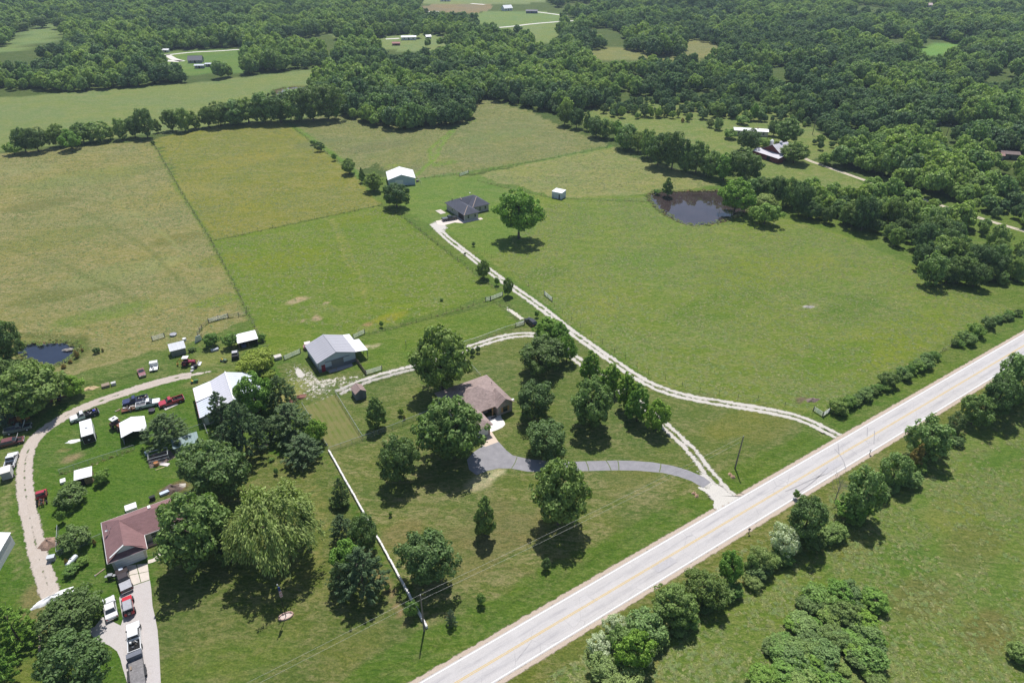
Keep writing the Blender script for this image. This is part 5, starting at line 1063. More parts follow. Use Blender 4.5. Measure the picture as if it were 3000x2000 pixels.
mound('tan_tarp', 'tan cloth heap beside the wood above the lane', 'tarp', 266, 1138, 1.6, .8, .5, plain('tarp_tan', (.60,.44,.26), .8, var=.15, scale=4), .3, 32, 20, .4)
mound('white_sheet', 'crumpled white sheet on the lawn left of the cargo trailer', 'sheet', 216, 1292, 1.6, .7, .15, plain('tarp_white', (.8,.8,.8)), .35, 33, 16, .4)
def crate(name, label, px, py, sx, sy, sz, mat, rz=GRID, cat='box', slats=True):
    r = prop(name, label, cat, px, py, rz); MB().box(-sx/2,sx/2,-sy/2,sy/2,.05,sz).build('box_body', mat, r); MB().box(-sx/2-.04,sx/2+.04,-sy/2-.04,sy/2+.04,sz,sz+.06).build('lid', mat, r); MB().box(-sx/2,sx/2,-sy/2-.03,sy/2+.03,0,.05).build('skid', WOOD, r); return r
crate('wooden_crate', 'weathered wooden crate in the grass above the lane', 311, 1132, 1.7, 1.3, .6, WOOD); crate('appliance', 'discarded white appliance beside the wooden crate', 334, 1127, 1.0, .8, .7, plain('appliance_white', (.50,.49,.47), .6))
crate('stock_box', 'flat silver box beside the corral bushes', 630, 1027, 1.9, .8, .5, plain('silver_box', (.40,.43,.48), .5)); crate('blue_bin', 'blue bin in front of the red shed', 715, 1016, 1.2, .9, .7, plain('bin_blue', (.08,.10,.20), .6)); crate('beehive', 'small white hive box in the vegetable patch', 186, 1412, .9, 1.2, .5, WHITE)
crate('air_conditioner', 'white air conditioner boxes behind the red-roofed house', 386, 1492, 2.0, 1.6, .8, WHITE, cat='appliance'); crate('swing_bench', 'pinkish bench in the porch corner of the red-roofed house', 447, 1596, 1.9, .5, .45, plain('bench_pink', (.52,.34,.32), .7), cat='bench'); crate('cooler', 'blue and white cooler beside the brush pile', 484, 1446, 1.8, .7, .5, plain('cooler_blue', (.50,.56,.68), .6), math.radians(38))
crate('picnic_grill', 'dark smoker with white lid behind the house roof', 448, 1464, 1.0, .6, .9, BLACK, cat='grill'); crate('pallet_stack', 'pallet stack with white boards at the barn fence', 815, 1050, 1.8, 1.4, .8, plain('pallet_pale', (.52,.48,.44), .8, var=.3)); crate('feeder', 'small dark feeder in the white barn pen', 1223, 533, 1.0, .7, .8, plain('feeder_dark', (.2,.17,.17), .7))
for k in range(4): 
    p_ = at(1285+k*4.0, 617+k*2.6); r = thing('paving_slab', ['first','second','third','fourth'][k]+' grey slab of the row on the lawn left of the slate roofed house', 'slab', (p_.x, p_.y, 0), GRID, 'slabs on the lawn'); MB().box(-1.2,1.2,-.5,.5,0,.08).build('slab', CONC, r)
def barrel(label, px, py, r_, h, mat, n=14): 
    r = prop('barrel', label, 'barrel', px, py); MB().lathe([(.001,0),(r_,0),(r_*1.04,h*.33),(r_,h*.5),(r_*1.04,h*.66),(r_,h),(r_*.9,h),(r_*.9,h-.05),(.001,h-.05)], n).build('drum', mat, r); MB().lathe([(r_*1.03,h-.06),(r_*1.06,h-.02),(r_*1.0,h+.01)], n).build('rim', STEEL, r)
barrel('black drum right of the grey tub below the red tractor', 574, 1077, .45, .9, BLACK); barrel('pale grey tub left of the black drum', 566, 1080, .45, .6, plain('tub_grey', (.45,.48,.48), .6)); barrel('low pale tub nearest the workshop roof', 563, 1087, .4, .3, plain('tub_pale', (.5,.47,.46), .6)); barrel('round dark water trough above the small grey roofed shed', 508, 982, .9, .5, plain('trough_steel', (.32,.32,.35), .5)); barrel('white water tub behind the small grey roofed shed', 541, 997, .5, .7, WHITE); barrel('blue grey rain barrel beside the dark cage frame', 432, 1332, .45, .9, plain('barrel_blue', (.25,.32,.42), .5)); barrel('orange kettle drum on the lawn near the cage frame', 459, 1362, .5, .8, plain('kettle_orange', (.40,.17,.06), .6)); barrel('dark hay ring beside the carport and pine', 446, 1206, .7, .7, plain('ring_dark', (.06,.05,.06), .8))
def board(label, a, b, w, mat, h=.12): 
    A, B = at(*a), at(*b); d = B-A; r = thing('plank', label, 'plank', ((A.x+B.x)/2, (A.y+B.y)/2, 0), math.atan2(d.y, d.x)); MB().box(-d.length/2,d.length/2,-w/2,w/2,.01,h).build('board', mat, r); MB().box(-d.length/2,-d.length/2+.1,-w/2-.02,w/2+.02,.005,h+.02).build('end_strap', STEEL, r)
board('long weathered timber on the grass below the flower bed', (278,1687), (308,1665), .25, WOOD); board('thin yellow board on the lawn near the orange kettle', (456,1377), (482,1368), .15, plain('board_yellow', (.55,.45,.22), .8)); board('pale boards beside the red pickup', (482,1200), (520,1183), .9, plain('pallet_pale', (.5,.5,.5))); board('white panel on the lawn right of the orange kettle', (470,1358), (495,1362), .9, plain('panel_pinkish', (.62,.56,.54), .8))
board('flat pale board beside the scrap trailer', (338,1206), (352,1198), .35, WOOD)
# cage frame under the pine
r = prop('cage_frame', 'dark pipe cage frame on bare soil below the pine', 'cage', 468, 1345, math.radians(26))
for x in (-1.9,1.9):
    for y in (-1.2,1.2): MB().cyl((x,y,0),(x,y,1.7),.045,.045,6).build('post', GALV, r)
for y in (-1.2,1.2): MB().cyl((-2,y,1.7),(2,y,1.7),.045,.045,6).build('top_rail', GALV, r); MB().cyl((-2,y,.9),(2,y,.9),.035,.035,6).build('mid_rail', GALV, r)
for x in (-1.9,1.9): MB().cyl((x,-1.2,1.7),(x,1.2,1.7),.045,.045,6).build('end_rail', GALV, r)
MB().add([(-1.9,1.25,1.62),(1.9,1.25,1.62),(1.9,1.55,1.66),(-1.9,1.55,1.66)],[(0,1,2,3)]).build('roof_ladder', GALV, r)
sheet('bare_soil', [(430,1345),(455,1325),(498,1318),(515,1338),(470,1362),(440,1372)], .006, plain('soil_dark', (.15,.115,.095), .95, var=.3, scale=3))
# flagpole in a stone ring
fp = thing('flagpole', 'dark flagpole with a furled red, white and blue flag on the front lawn', 'flagpole', (*at(838,1806).xy,0), 0)
MB().cyl((0,0,0),(0,0,8.0),.07,.045,8).build('pole', BLACK, fp); MB().lathe([(.001,.2),(.10,.12),(.12,0),(.08,-.08),(.001,-.1)],10,(0,0,8.1)).build('finial', WHITE, fp, smooth=True)
def drape(z0, z1, r0, r1, seed):
    o = MB(); n = 14; k = 6; vs = []
    for j in range(k):
        f = j/(k-1)
        for i in range(n):
            t_ = 2*math.pi*i/n; rr = (r0+(r1-r0)*f)*(1+.45*math.sin(3*t_+seed+f*1.5)); vs.append((.12+rr*math.cos(t_)*.9, rr*math.sin(t_)*.55, z0+(z1-z0)*f))
    return o.add(vs, [(j*n+i, j*n+(i+1)%n, (j+1)*n+(i+1)%n, (j+1)*n+i) for j in range(k-1) for i in range(n)]+[tuple(range(n)), tuple(range(n*(k-1), n*k))])
fl = drape(5.2,7.6,.26,.16,0); t = NT('flag_cloth'); p = t.pos(); w = t.n('ShaderNodeTexWave', wave_type='BANDS', bands_direction='DIAGONAL'); w.inputs['Scale'].default_value = 1.6; w.inputs['Distortion'].default_value = 1.5; t.l(p, w.inputs[0])
sx_ = t.n('ShaderNodeSeparateXYZ'); t.l(p, sx_.inputs[0]); c = t.mix(t.mapr(w.outputs['Fac'], .48, .52), (.45,.02,.04), (.74,.74,.74)); c = t.mix(t.mapr(sx_.outputs[2], 6.7, 6.75), c, (.03,.05,.22)); fl.build('flag', t.done(t.bsdf(c, .8)), fp)
rg = thing('planter_ring', 'oval pink stone planter ring round the flagpole foot', 'planter', (*at(838,1805).xy,0), math.radians(26))
PB = plain('planter_block', (.52,.36,.30), .9, var=.2, scale=5)
for i_ in range(22):
    t_ = 2*math.pi*i_/22; b_ = MB().hexa([(-.17,-.1,0),(.17,-.1,0),(.17,.1,0),(-.17,.1,0)], [(-.15,-.09,.28),(.15,-.09,.28),(.15,.09,.28),(-.15,.09,.28)]).build('block', PB, rg) if i_ == 0 else link('block', b0_, rg)
    if i_ == 0: b0_ = b_.data
    b_.location = (1.15*math.cos(t_), .62*math.sin(t_), 0); b_.rotation_euler = (0,0,math.atan2(.62*math.cos(t_), -1.15*math.sin(t_)))
MB().lathe([(.001,.12),(.98,.10)], 20, sy=.52).build('stone_fill', plain('fill_stone', (.55,.45,.40), .95, var=.4, scale=9), rg)

# ------------------------------------------------------------------ poles, wires, mailboxes
def utility_pole(label, base, h, rz=GRID, arm=False, lean=0.0):
    b = at(*base); r = thing('utility_pole', label, 'utility pole', (b.x, b.y, 0), rz)
    MB().cyl((0,0,-.1),(lean,0,h),.17,.11,8).build('pole', POLEW, r)
    if arm: MB().box(-.9+lean,.9+lean,-.05,.05,h-.6,h-.45).build('crossarm', POLEW, r); MB().cyl((lean+.3,0,h-1.6),(lean+.3,0,h-.9),.2,.2,10).build('transformer', STEEL, r)
    MB().lathe([(.04,0),(.07,.05),(.03,.15),(.06,.2),(.01,.26)],8,(lean,0,h)).build('insulator', WHITE, r); MB().lathe([(.04,0),(.06,.04),(.02,.1)],8,(lean+.15,0,h-1.2)).build('insulator', WHITE, r)
    return b
pA = utility_pole('grey utility pole near the gravel apron', (2153,1372), 8.6, lean=.4); pB = utility_pole('grey utility pole at the end of the white fence', (1243,1847), 9.0)
WIRE = plain('wire_aluminium', (.45,.45,.44), .5, .4)
def wire(label, a, b, sag=.6, r=.010, n=14):
    A, B = Vector(a), Vector(b); P = [A.lerp(B, k/n)-Vector((0,0,sag*4*(k/n)*(1-k/n))) for k in range(n+1)]
    o = MB().tube(P, r, 4).build('power_line', WIRE); tag(o, label, 'power line', 'roadside power lines')
dAB = (pA-pB); 
wire('upper power line running between the two roadside poles', (pB.x,pB.y,9.2), (pA.x,pA.y,8.8)); wire('lower power line running between the two roadside poles', (pB.x,pB.y,7.9), (pA.x,pA.y,7.5))
wire('upper power line leaving the fence-end pole to the left', (pB.x,pB.y,9.2), (pB.x-dAB.x, pB.y-dAB.y, 9.2)); wire('lower power line leaving the fence-end pole to the left', (pB.x,pB.y,7.9), (pB.x-dAB.x, pB.y-dAB.y, 7.9))
fpoles = [('far utility pole left of the forest gap',(2380,395),9),('leaning utility pole in the forest gap on the right',(2765,420),9.5),('utility pole behind the shacks at the right edge',(2945,452),9.5)]
fb = [utility_pole(l, b, h) for l, b, h in fpoles]; dead_p = at(2640,395)
for a_, b_, l in ((fb[1],fb[2],'power line across the right forest gap'),(dead_p,fb[1],'power line entering the right forest gap')): wire(l, (a_.x,a_.y,9.6), (b_.x,b_.y,9.6), 1.2, .025)
def mailbox(label, px, py, m):
    r = prop('mailbox', label, 'mailbox', px, py, GRID); MB().box(-.05,.05,-.05,.05,0,1.05).build('post', WOOD, r); MB().extr_y([(-.26,1.05),(.26,1.05),(.26,1.22),(.16,1.33),(-.16,1.33),(-.26,1.22)],-.12,.12).build('box', m, r); MB().box(.0,.02,.12,.15,1.15,1.42).build('flag', TAIL, r)
mailbox('dark mailbox at the roadside opposite the gravel apron', 2193, 1562, BLACK); mailbox('white mailbox at the roadside opposite the white lane', 2547, 1330, plain('mailbox_white', (.5,.5,.48), .5))
r = prop('steel_post', 'thin dark pipe standing alone in the green paddock', 'post', 1190, 1018); MB().cyl((0,0,0),(0,0,2.2),.06,.06,6).build('pipe', BLACK, r); MB().lathe([(.07,0),(.09,.05),(.001,.08)],8,(0,0,2.2)).build('cap', STEEL, r)

# ------------------------------------------------------------------ fences and gates
def chainlink_mat():
    t = NT('chain_link'); mx = t.n('ShaderNodeMixShader'); mx.inputs[0].default_value = .22; t.l(t.n('ShaderNodeBsdfTransparent').outputs[0], mx.inputs[1]); t.l(t.bsdf((.42,.44,.45), .5, .3), mx.inputs[2]); return t.done(mx.outputs[0])
CHAIN = chainlink_mat(); _pm = {}
def post_mesh(kind):
    if kind in _pm: return _pm[kind]
    m = {'pipe': lambda: MB().cyl((0,0,-.1),(0,0,1.25),.035,.035,6).mesh('post', GALV), 'tpost': lambda: MB().box(-.035,.035,-.035,.035,-.1,1.35).mesh('post', plain('t_post', (.08,.085,.075), .8)),
         'wood': lambda: MB().cyl((0,0,-.1),(0,0,1.5),.09,.075,7).mesh('post', POLEW), 'vinyl': lambda: MB().box(-.07,.07,-.07,.07,-.1,1.3).mesh('post', WHITE)}[kind]()
    _pm[kind] = m; return m
def fence(name, label, px, kind='wire', step=4.0, group=None):
    P = [at(*q) for q in px]; r = thing(name, label, 'fence', (P[0].x, P[0].y, 0), 0, group); o = Vector((P[0].x, P[0].y, 0))
    pts = []
    for a, b in zip(P[:-1], P[1:]):
        n = max(1, round((b-a).length/step)); pts += [a.lerp(b, k/n) for k in range(n)]
    pts.append(P[-1]); pts = [q-o for q in pts]
    pk = {'wire':'tpost','chain':'pipe','picket':'vinyl','plank':'wood','wood':'wood'}[kind]
    for q in pts: link('post', post_mesh(pk), r, q)
    if kind == 'wire' or kind == 'wood':
        m_ = MB()
        for z in (.45,.8,1.15): m_.tube([q+Vector((0,0,z)) for q in pts], .008 if kind == 'wire' else .04, 3 if kind == 'wire' else 5)
        m_.build('wire', plain('fence_wire', (.16,.16,.15), .6, .3), r, recalc=False)
    elif kind == 'chain':
        for a, b in zip(pts[:-1], pts[1:]):
            MB().cyl(a+Vector((0,0,1.22)), b+Vector((0,0,1.22)), .03, .03, 5).build('top_rail', GALV, r, recalc=False)
            MB().add([a, b, b+Vector((0,0,1.2)), a+Vector((0,0,1.2))], [(0,1,2,3)]).build('mesh_panel', CHAIN, r, recalc=False)
    elif kind in ('picket', 'plank'):
        m = WHITE if kind == 'picket' else WOOD
        for a, b in zip(pts[:-1], pts[1:]):
            d = b-a; L = d.length; e = d.normalized(); nn = Vector((-e.y, e.x, 0))
            sec = bpy.data.objects.new('section', None); COL.objects.link(sec); sec.parent = r; sec.location = a; sec.rotation_euler = (0,0,math.atan2(d.y, d.x))
            for z in (.25,.95): MB().box(.07,L-.07,-.02,.02,z,z+.09).build('rail', m, sec)
            n = int(L/.17); w = .16 if kind == 'picket' else .17
            if 'pk'+kind not in _pm: _pm['pk'+kind] = MB().hexa([(0,-.05,.04),(w,-.05,.04),(w,-.025,.04),(0,-.025,.04)], [(.0,-.05,1.2),(w,-.05,1.2),(w,-.025,1.2),(0,-.025,1.2)]).mesh('board', m)
            me_ = _pm['pk'+kind]; bb = MB()
            for k in range(n):
                x = .06+k*(L-.12)/n; bb.add([(x+v.co.x, v.co.y, v.co.z+.03*(k % 2)) for v in me_.vertices], [tuple(f.vertices) for f in me_.polygons])
            ob = bb.build('boards', m, sec); ob['kind'] = 'stuff'
    return r
def gate(name, label, a, b, h=1.25, mat=None, rails=6, group=None):
    A, B = at(*a), at(*b); d = B-A; L = d.length; mat = mat or plain('gate_white', (.66,.68,.66), .5)
    r = thing(name, label, 'gate', (A.x, A.y, 0), math.atan2(d.y, d.x), group)
    for k in range(rails): z = .2+(h-.2)*k/(rails-1); MB().cyl((0,0,z),(L,0,z),.045,.045,6).build('rail', mat, r)
    for x in (0, L/2, L): MB().cyl((x,0,.15),(x,0,h+.03),.045,.045,6).build('upright', mat, r)
    for x in (-.12, L+.12): MB().cyl((x,0,-.1),(x,0,1.5),.09,.08,7).build('gate_post', POLEW, r)
# white board fence along the drive side of the left lot
bw = thing('block_wall', 'long low white block wall running down to the utility pole', 'wall', (*at(964,1322).xy,0), 0); bwm = MB().hexa([(-.37,-.19,0),(.37,-.19,0),(.37,.19,0),(-.37,.19,0)], [(-.36,-.16,.62),(.36,-.16,.62),(.36,.16,.62),(-.36,.16,.62)]).mesh('block', plain('white_block', (.70,.67,.65), .8, var=.05, scale=6))
bq = [at(*q) for q in [(964,1322),(1010,1405),(1100,1565),(1206,1757),(1228,1798),(1251,1840)]]
for a_, b_ in zip(bq[:-1], bq[1:]):
    n_ = round((b_-a_).length/.75); d_ = math.atan2(b_.y-a_.y, b_.x-a_.x)
    for k in range(n_): o_ = link('block', bwm, bw, a_.lerp(b_, (k+.5)/n_)-bw.location+Vector((rnd.uniform(-.03,.03), rnd.uniform(-.03,.03), 0)), d_+rnd.uniform(-.08,.08), (1,1,rnd.uniform(.88,1.08)))
fence('chain_link_fence', 'chain-link fence along the left side of the mown pen', [(886,1190),(910,1230),(935,1272),(962,1316)], 'chain', 3)
fence('chain_link_fence', 'chain-link fence between the mown pen and the garden shed', [(983,1156),(1025,1225),(1064,1288)], 'chain', 3)
fence('chain_link_fence', 'chain-link fence crossing the yard in front of the pen', [(966,1322),(1064,1288),(1150,1256),(1240,1220),(1275,1205)], 'chain', 3)
fence('chain_link_fence', 'chain-link fence along the farm drive behind the garden shed', [(983,1156),(1060,1128),(1120,1112),(1200,1090),(1290,1060)], 'chain', 3)
fence('chain_link_fence', 'chain-link fence between the shade tree and the brown house', [(1362,1062),(1385,1082),(1408,1108)], 'chain', 3)
fence('paddock_fence', 'pipe and wire fence along the curved farm drive', [(1535,952),(1480,968),(1400,998),(1355,1012),(1300,1032)], 'chain', 3.5)
fence('chain_link_fence', 'pale chain-link fence along the vegetable patch', [(176,1388),(260,1360),(345,1332),(395,1315)], 'chain', 3)
fence('chain_link_fence', 'chain-link fence left of the red-roofed house', [(170,1628),(235,1603),(300,1576)], 'chain', 3); fence('chain_link_fence', 'white fence side behind the dirt pile', [(173,1550),(171,1590),(170,1628)], 'chain', 2.5)
fence('chain_link_fence', 'chain-link run behind the teal shed', [(552,1268),(600,1250),(612,1282)], 'chain', 3)
for lab, px in [('wire fence between the left pasture and the amber field', [(447,416),(530,560),(619,706)]), ('wire fence between the left pasture and the green paddock', [(621,710),(680,820),(733,930),(760,985),(800,1045)]), ('wire fence between the amber field and the green paddock', [(620,706),(800,668),(1000,625),(1118,601)]),
     ('wire fence on the paddock side of the white lane', [(1122,604),(1186,640),(1320,745),(1456,850)]), ('wire fence between the two green paddocks', [(1424,882),(1350,905),(1220,943),(1082,980)]), ('wire fence on the pasture side of the white lane', [(1420,742),(1500,800),(1600,880),(1700,958),(1800,1030),(1900,1095),(2050,1148),(2220,1172),(2380,1208)]),
     ('wire fence along the back pasture to the hedgerow', [(1245,522),(1355,508),(1560,474),(1780,432)]), ('wire fence behind the white box shed', [(1400,530),(1520,558),(1620,580),(1760,588),(1900,590)]), ('wire fence along the lane yard paddock', [(1445,880),(1490,915),(1535,950)]), ('wire fence at the roadside hedge', [(2440,1213),(2600,1122),(2760,1030),(2940,930)]),
     ('wire fence from the amber field corner to the white barn', [(835,356),(930,430),(1040,505)]), ('wire fence along the tree row behind the amber field', [(455,404),(640,374),(830,354)])]: fence('wire_fence', lab, px, 'wire', 5.0)
fence('corral_fence', 'curved pipe corral fence above the sheds', [(722,922),(700,927),(640,935),(612,945),(592,962),(580,985)], 'wood', 2.6); fence('plank_fence', 'grey plank fence in front of the grey pole barn', [(1044,1059),(1060,1080),(1073,1098)], 'plank', 2.4)
fence('pen_fence', 'grey pen fence right of the white metal barn', [(1180,502),(1205,512),(1222,524),(1234,540)], 'chain', 3)
for lab, a, b in [('white pipe gate left of the grey pole barn', (834,1054),(880,1034)), ('pipe gate behind the lean-to of the grey pole barn', (1036,992),(1068,977)), ('white pipe gate right of the plank fence', (1074,1097),(1118,1084)), ('white pipe gate at the white lane paddock corner', (1437,880),(1472,866)), ('leaning pipe gate beside the white lane pasture', (1595,864),(1617,882)),
     ('white pipe gate in the back pasture fence', (1347,517),(1372,508)), ('white pipe gate left half at the roadside hedge', (2384,1204),(2409,1220)), ('white pipe gate right half at the roadside hedge', (2410,1220),(2428,1208)), ('pale gate in the corral fence', (613,945),(668,930)), ('pipe gate above the dark pond path', (448,998),(482,988)), ('short white gate beside the paddock corner', (1424,882),(1437,880)), ('pipe gate at the wagon by the lane', (1535,951),(1512,957))]: gate('pipe_gate', lab, a, b, rails=5)
r = prop('leaning_panel', 'tall white panel leaning at the corral corner', 'panel', 581, 1000, math.radians(60)); MB().hexa([(-1.2,-.05,0),(1.2,-.05,0),(1.2,.05,0),(-1.2,.05,0)], [(-.5,-.2,1.9),(.9,-.2,1.8),(.9,-.12,1.8),(-.5,-.12,1.9)]).build('sheet', WHITE, r); MB().cyl((1.3,0,0),(1.3,0,1.8),.06,.06,6).build('post', POLEW, r)
# two cattle in the far meadow
COW = plain('cow_hide', (.05,.035,.03), .9)
def cow(label, px, py, rz):
    b = at(px, py); me = bpy.data.meshes.new('cow')
    V = [(0,0,1.05),(.75,0,1.1),(-.75,0,1.08),(1.15,0,1.0),(1.5,0,.65),(1.75,0,.5),(.7,.22,.8),(.72,.2,.4),(.7,.2,.03),(.7,-.22,.8),(.68,-.2,.4),(.7,-.2,.03),(-.7,.24,.8),(-.82,.22,.42),(-.72,.22,.03),(-.7,-.24,.8),(-.82,-.22,.42),(-.72,-.22,.03),(-1.0,0,1.1),(-1.08,0,.5)]
    E_ = [(0,1),(0,2),(1,3),(3,4),(4,5),(1,6),(6,7),(7,8),(1,9),(9,10),(10,11),(2,12),(12,13),(13,14),(2,15),(15,16),(16,17),(2,18),(18,19)]
    R_ = [.42,.38,.40,.24,.17,.11,.2,.09,.07,.2,.09,.07,.22,.10,.07,.22,.10,.07,.1,.04]
    me.from_pydata(V, E_, []); me.materials.append(COW); o = link('cow', me, None, (b.x, b.y, 0), rz)
    sk = o.modifiers.new('skin', 'SKIN'); o.modifiers.new('sub', 'SUBSURF').levels = 1
    for v, r_ in zip(me.skin_vertices[0].data, R_): v.radius = (r_, r_)
    me.skin_vertices[0].data[0].use_root = True
    tag(o, label, 'cow')
cow('dark cow grazing on the left in the far meadow', 1297, 113, .3); cow('dark cow grazing on the right in the far meadow', 1309, 115, 3.0)

# ------------------------------------------------------------------ trees
LEAFK = 2.25
ORD = ['first','second','third','fourth','fifth','sixth','seventh','eighth','ninth','tenth','eleventh','twelfth','thirteenth','fourteenth','fifteenth','sixteenth','seventeenth','eighteenth','nineteenth','twentieth','twenty-first','twenty-second','twenty-third','twenty-fourth','twenty-fifth','twenty-sixth','twenty-seventh','twenty-eighth']
def leaf_material(name, base, warm=(1.22,1.10,.78), trans=.30, var=.42, tone=(1.07,1.04,.84)):
    t = NT(name); base = tuple(x*LEAFK*y for x, y in zip(base, tone))
    at_ = t.n('ShaderNodeAttribute', attribute_name='leaf'); oi = t.n('ShaderNodeObjectInfo')
    c = t.mix(at_.outputs['Fac'], tuple(x*(1-var) for x in base), tuple(x*(1+var) for x in base))
    c = t.mix(t.mapr(oi.outputs['Random'], .35, 1, 0, .75), c, t.mix(1.0, c, warm, 'MULTIPLY'))
    c = t.mix(t.mapr(oi.outputs['Random'], 0, .4, .55, 0), c, t.mix(1.0, c, (.80,.88,.86), 'MULTIPLY'))
    mx = t.n('ShaderNodeMixShader'); mx.inputs[0].default_value = trans
    tr = t.n('ShaderNodeBsdfTranslucent'); t.l(t.mix(1.0, c, (1.1,1.25,.6), 'MULTIPLY'), tr.inputs[0])
    t.l(t.bsdf(c, .6, 0, .25), mx.inputs[1]); t.l(tr.outputs[0], mx.inputs[2]); return t.done(mx.outputs[0])
BARK = plain('bark', (.12,.095,.075), .95, var=.3, scale=5)
LM = dict(maple=leaf_material('maple_leaf', (.085,.128,.046)), bright=leaf_material('bright_leaf', (.085,.150,.035)), oak=leaf_material('oak_leaf', (.062,.098,.040)), dark=leaf_material('dark_leaf', (.046,.078,.034)),
          pine=leaf_material('pine_needle', (.060,.092,.052), (1.12,1.08,.85)), willow=leaf_material('willow_leaf', (.112,.150,.062), (1.1,1.05,.85)), yellow=leaf_material('walnut_leaf', (.115,.155,.035)), silver=leaf_material('silver_leaf', (.20,.235,.185), (1.05,1.03,.95)),
          cedar=leaf_material('cedar_leaf', (.050,.078,.036)), rust=leaf_material('rust_leaf', (.120,.095,.035), (1.2,1.0,.7)), wood=leaf_material('woodland_leaf', (.096,.144,.050), (1.28,1.14,.78), tone=(1,1,.95)), spruce=leaf_material('spruce_needle', (.055,.085,.065)), weed=leaf_material('weed_leaf', (.080,.135,.040)))
def leaves_mesh(name, cen, nrm, size, asp, rng, mat, droop=None):
    n = len(cen); nrm = nrm/(np.linalg.norm(nrm, axis=1)[:,None]+1e-9)
    ref = rng.normal(size=(n,3)) if droop is None else droop+rng.normal(size=(n,3))*.15
    a = ref-(ref*nrm).sum(1)[:,None]*nrm; a /= np.linalg.norm(a, axis=1)[:,None]+1e-9; b = np.cross(nrm, a)
    s = size[:,None]
    v = np.stack([cen-a*s, cen+b*s*asp+nrm*s*.18, cen+a*s, cen-b*s*asp+nrm*s*.18], 1).reshape(-1,3)
    me = bpy.data.meshes.new(name); me.vertices.add(4*n); me.vertices.foreach_set('co', v.ravel())
    me.loops.add(4*n); me.loops.foreach_set('vertex_index', np.arange(4*n, dtype=np.int32)); me.polygons.add(n); me.polygons.foreach_set('loop_start', np.arange(0, 4*n, 4, dtype=np.int32))
    me.update(); me.attributes.new('leaf', 'FLOAT', 'POINT').data.foreach_set('value', np.repeat(rng.random(n), 4).astype(np.float32)); me.materials.append(mat); return me
def unit(rng, n):
    v = rng.normal(size=(n,3)); return v/np.linalg.norm(v, axis=1)[:,None]
# every crown is 10 m wide and 10 m tall in its own space: z from 0 (ground) to 10; trunk clear height 'foot'
def crown_lobes(seed, mat, n=8000, leaf=.26, foot=1.2, lobes=46, lr=(.16,.30), shape='round', asp=.62, spread=1.0, fringe=.16):
    rng = np.random.default_rng(seed); zc = (10+foot)/2; hz = (10-foot)/2
    k = np.arange(lobes)+.5; ph = np.arccos(1-2*k/lobes); th = math.pi*(1+5**.5)*k
    d = np.stack([np.sin(ph)*np.cos(th), np.sin(ph)*np.sin(th), np.cos(ph)], 1)+rng.normal(size=(lobes,3))*.18
    d /= np.linalg.norm(d, axis=1)[:,None]; rr = rng.uniform(.50, .93, lobes)
    C_ = d*rr[:,None]; w = np.ones(lobes)
    if shape == 'cone': w = np.clip(.98-.62*(C_[:,2]+1)/2*1.15, .12, 1)
    elif shape == 'egg': w = np.where(C_[:,2] > 0, 1-.38*C_[:,2], 1-.12*np.abs(C_[:,2]))
    elif shape == 'flat': C_[:,2] = np.where(C_[:,2] < 0, C_[:,2]*.55, C_[:,2]*.9)
    elif shape == 'tall': w = 1-.15*np.abs(C_[:,2])
    C_[:,:2] *= w[:,None]; R = rng.uniform(*lr, lobes)*np.clip(w, .45, 1)
    irr = 1+.14*np.sin(th[:,None]*0+np.arctan2(C_[:,1], C_[:,0])[:,None]*2+seed)[:,0]; C_[:,:2] *= irr[:,None]
    pick = rng.choice(lobes, n*2, p=R**2/np.sum(R**2)); u = unit(rng, n*2)
    out = C_[pick]; keep = (u*d[pick]).sum(1) > rng.uniform(-.75, .1, n*2)
    pick, u, out = pick[keep][:n], u[keep][:n], out[keep][:n]
    rad = R[pick]*(1+rng.normal(size=len(pick))*fringe)
    p = out+u*rad[:,None]*np.array([1,1,.86])
    nr = u*.9+d[pick]*.30+np.array([0,0,.28])+unit(rng, len(p))*.85
    P = p*np.array([5*spread,5*spread,hz])+np.array([0,0,zc]); ok = P[:,2] > foot*.55
    return leaves_mesh('crown', P[ok], nr[ok], leaf*rng.uniform(.65,1.35,ok.sum()), asp, rng, mat)
def crown_pine(seed, mat, n=8000, leaf=.30, foot=1.2, tiers=13, full=1.10, top=.66):
    rng = np.random.default_rng(seed); cs, rs_, ds = [], [], []
    for k in range(tiers):
        f = k/(tiers-1); z = foot+.6+(9.3-foot)*f; rad = 4.3*full*((1-f)**.62*(1-top)+top*(1-f**2.2))+.35; nb = max(4, int(9-4*f))
        a0 = rng.uniform(0, 6.28)
        for b in range(nb):
            a = a0+6.28*b/nb+rng.normal()*.18; L = rad*rng.uniform(.72, 1.08)
            for g in ((.45,.62),(.80,.75),(1.0,.55)):
                r_ = L*g[0]; cs.append((r_*math.cos(a), r_*math.sin(a), z+.12*r_+rng.normal()*.15)); rs_.append(.78*g[1]*(.6+.4*(1-f))*rng.uniform(.75,1.2)); ds.append((math.cos(a), math.sin(a), .25))
    cs, rs_, ds = np.array(cs), np.array(rs_), np.array(ds); pk = rng.choice(len(cs), n, p=rs_**2/np.sum(rs_**2)); u = unit(rng, n)
    p = cs[pk]+u*rs_[pk][:,None]*np.array([1,1,.50])*rng.uniform(.5,1.1,n)[:,None]
    nr = u*.6+np.array([0,0,.7])+unit(rng, n)*.7
    return leaves_mesh('crown', p, nr, leaf*rng.uniform(.7,1.3,n), .30, rng, mat, droop=ds[pk]+u*.6+np.array([0,0,.3]))
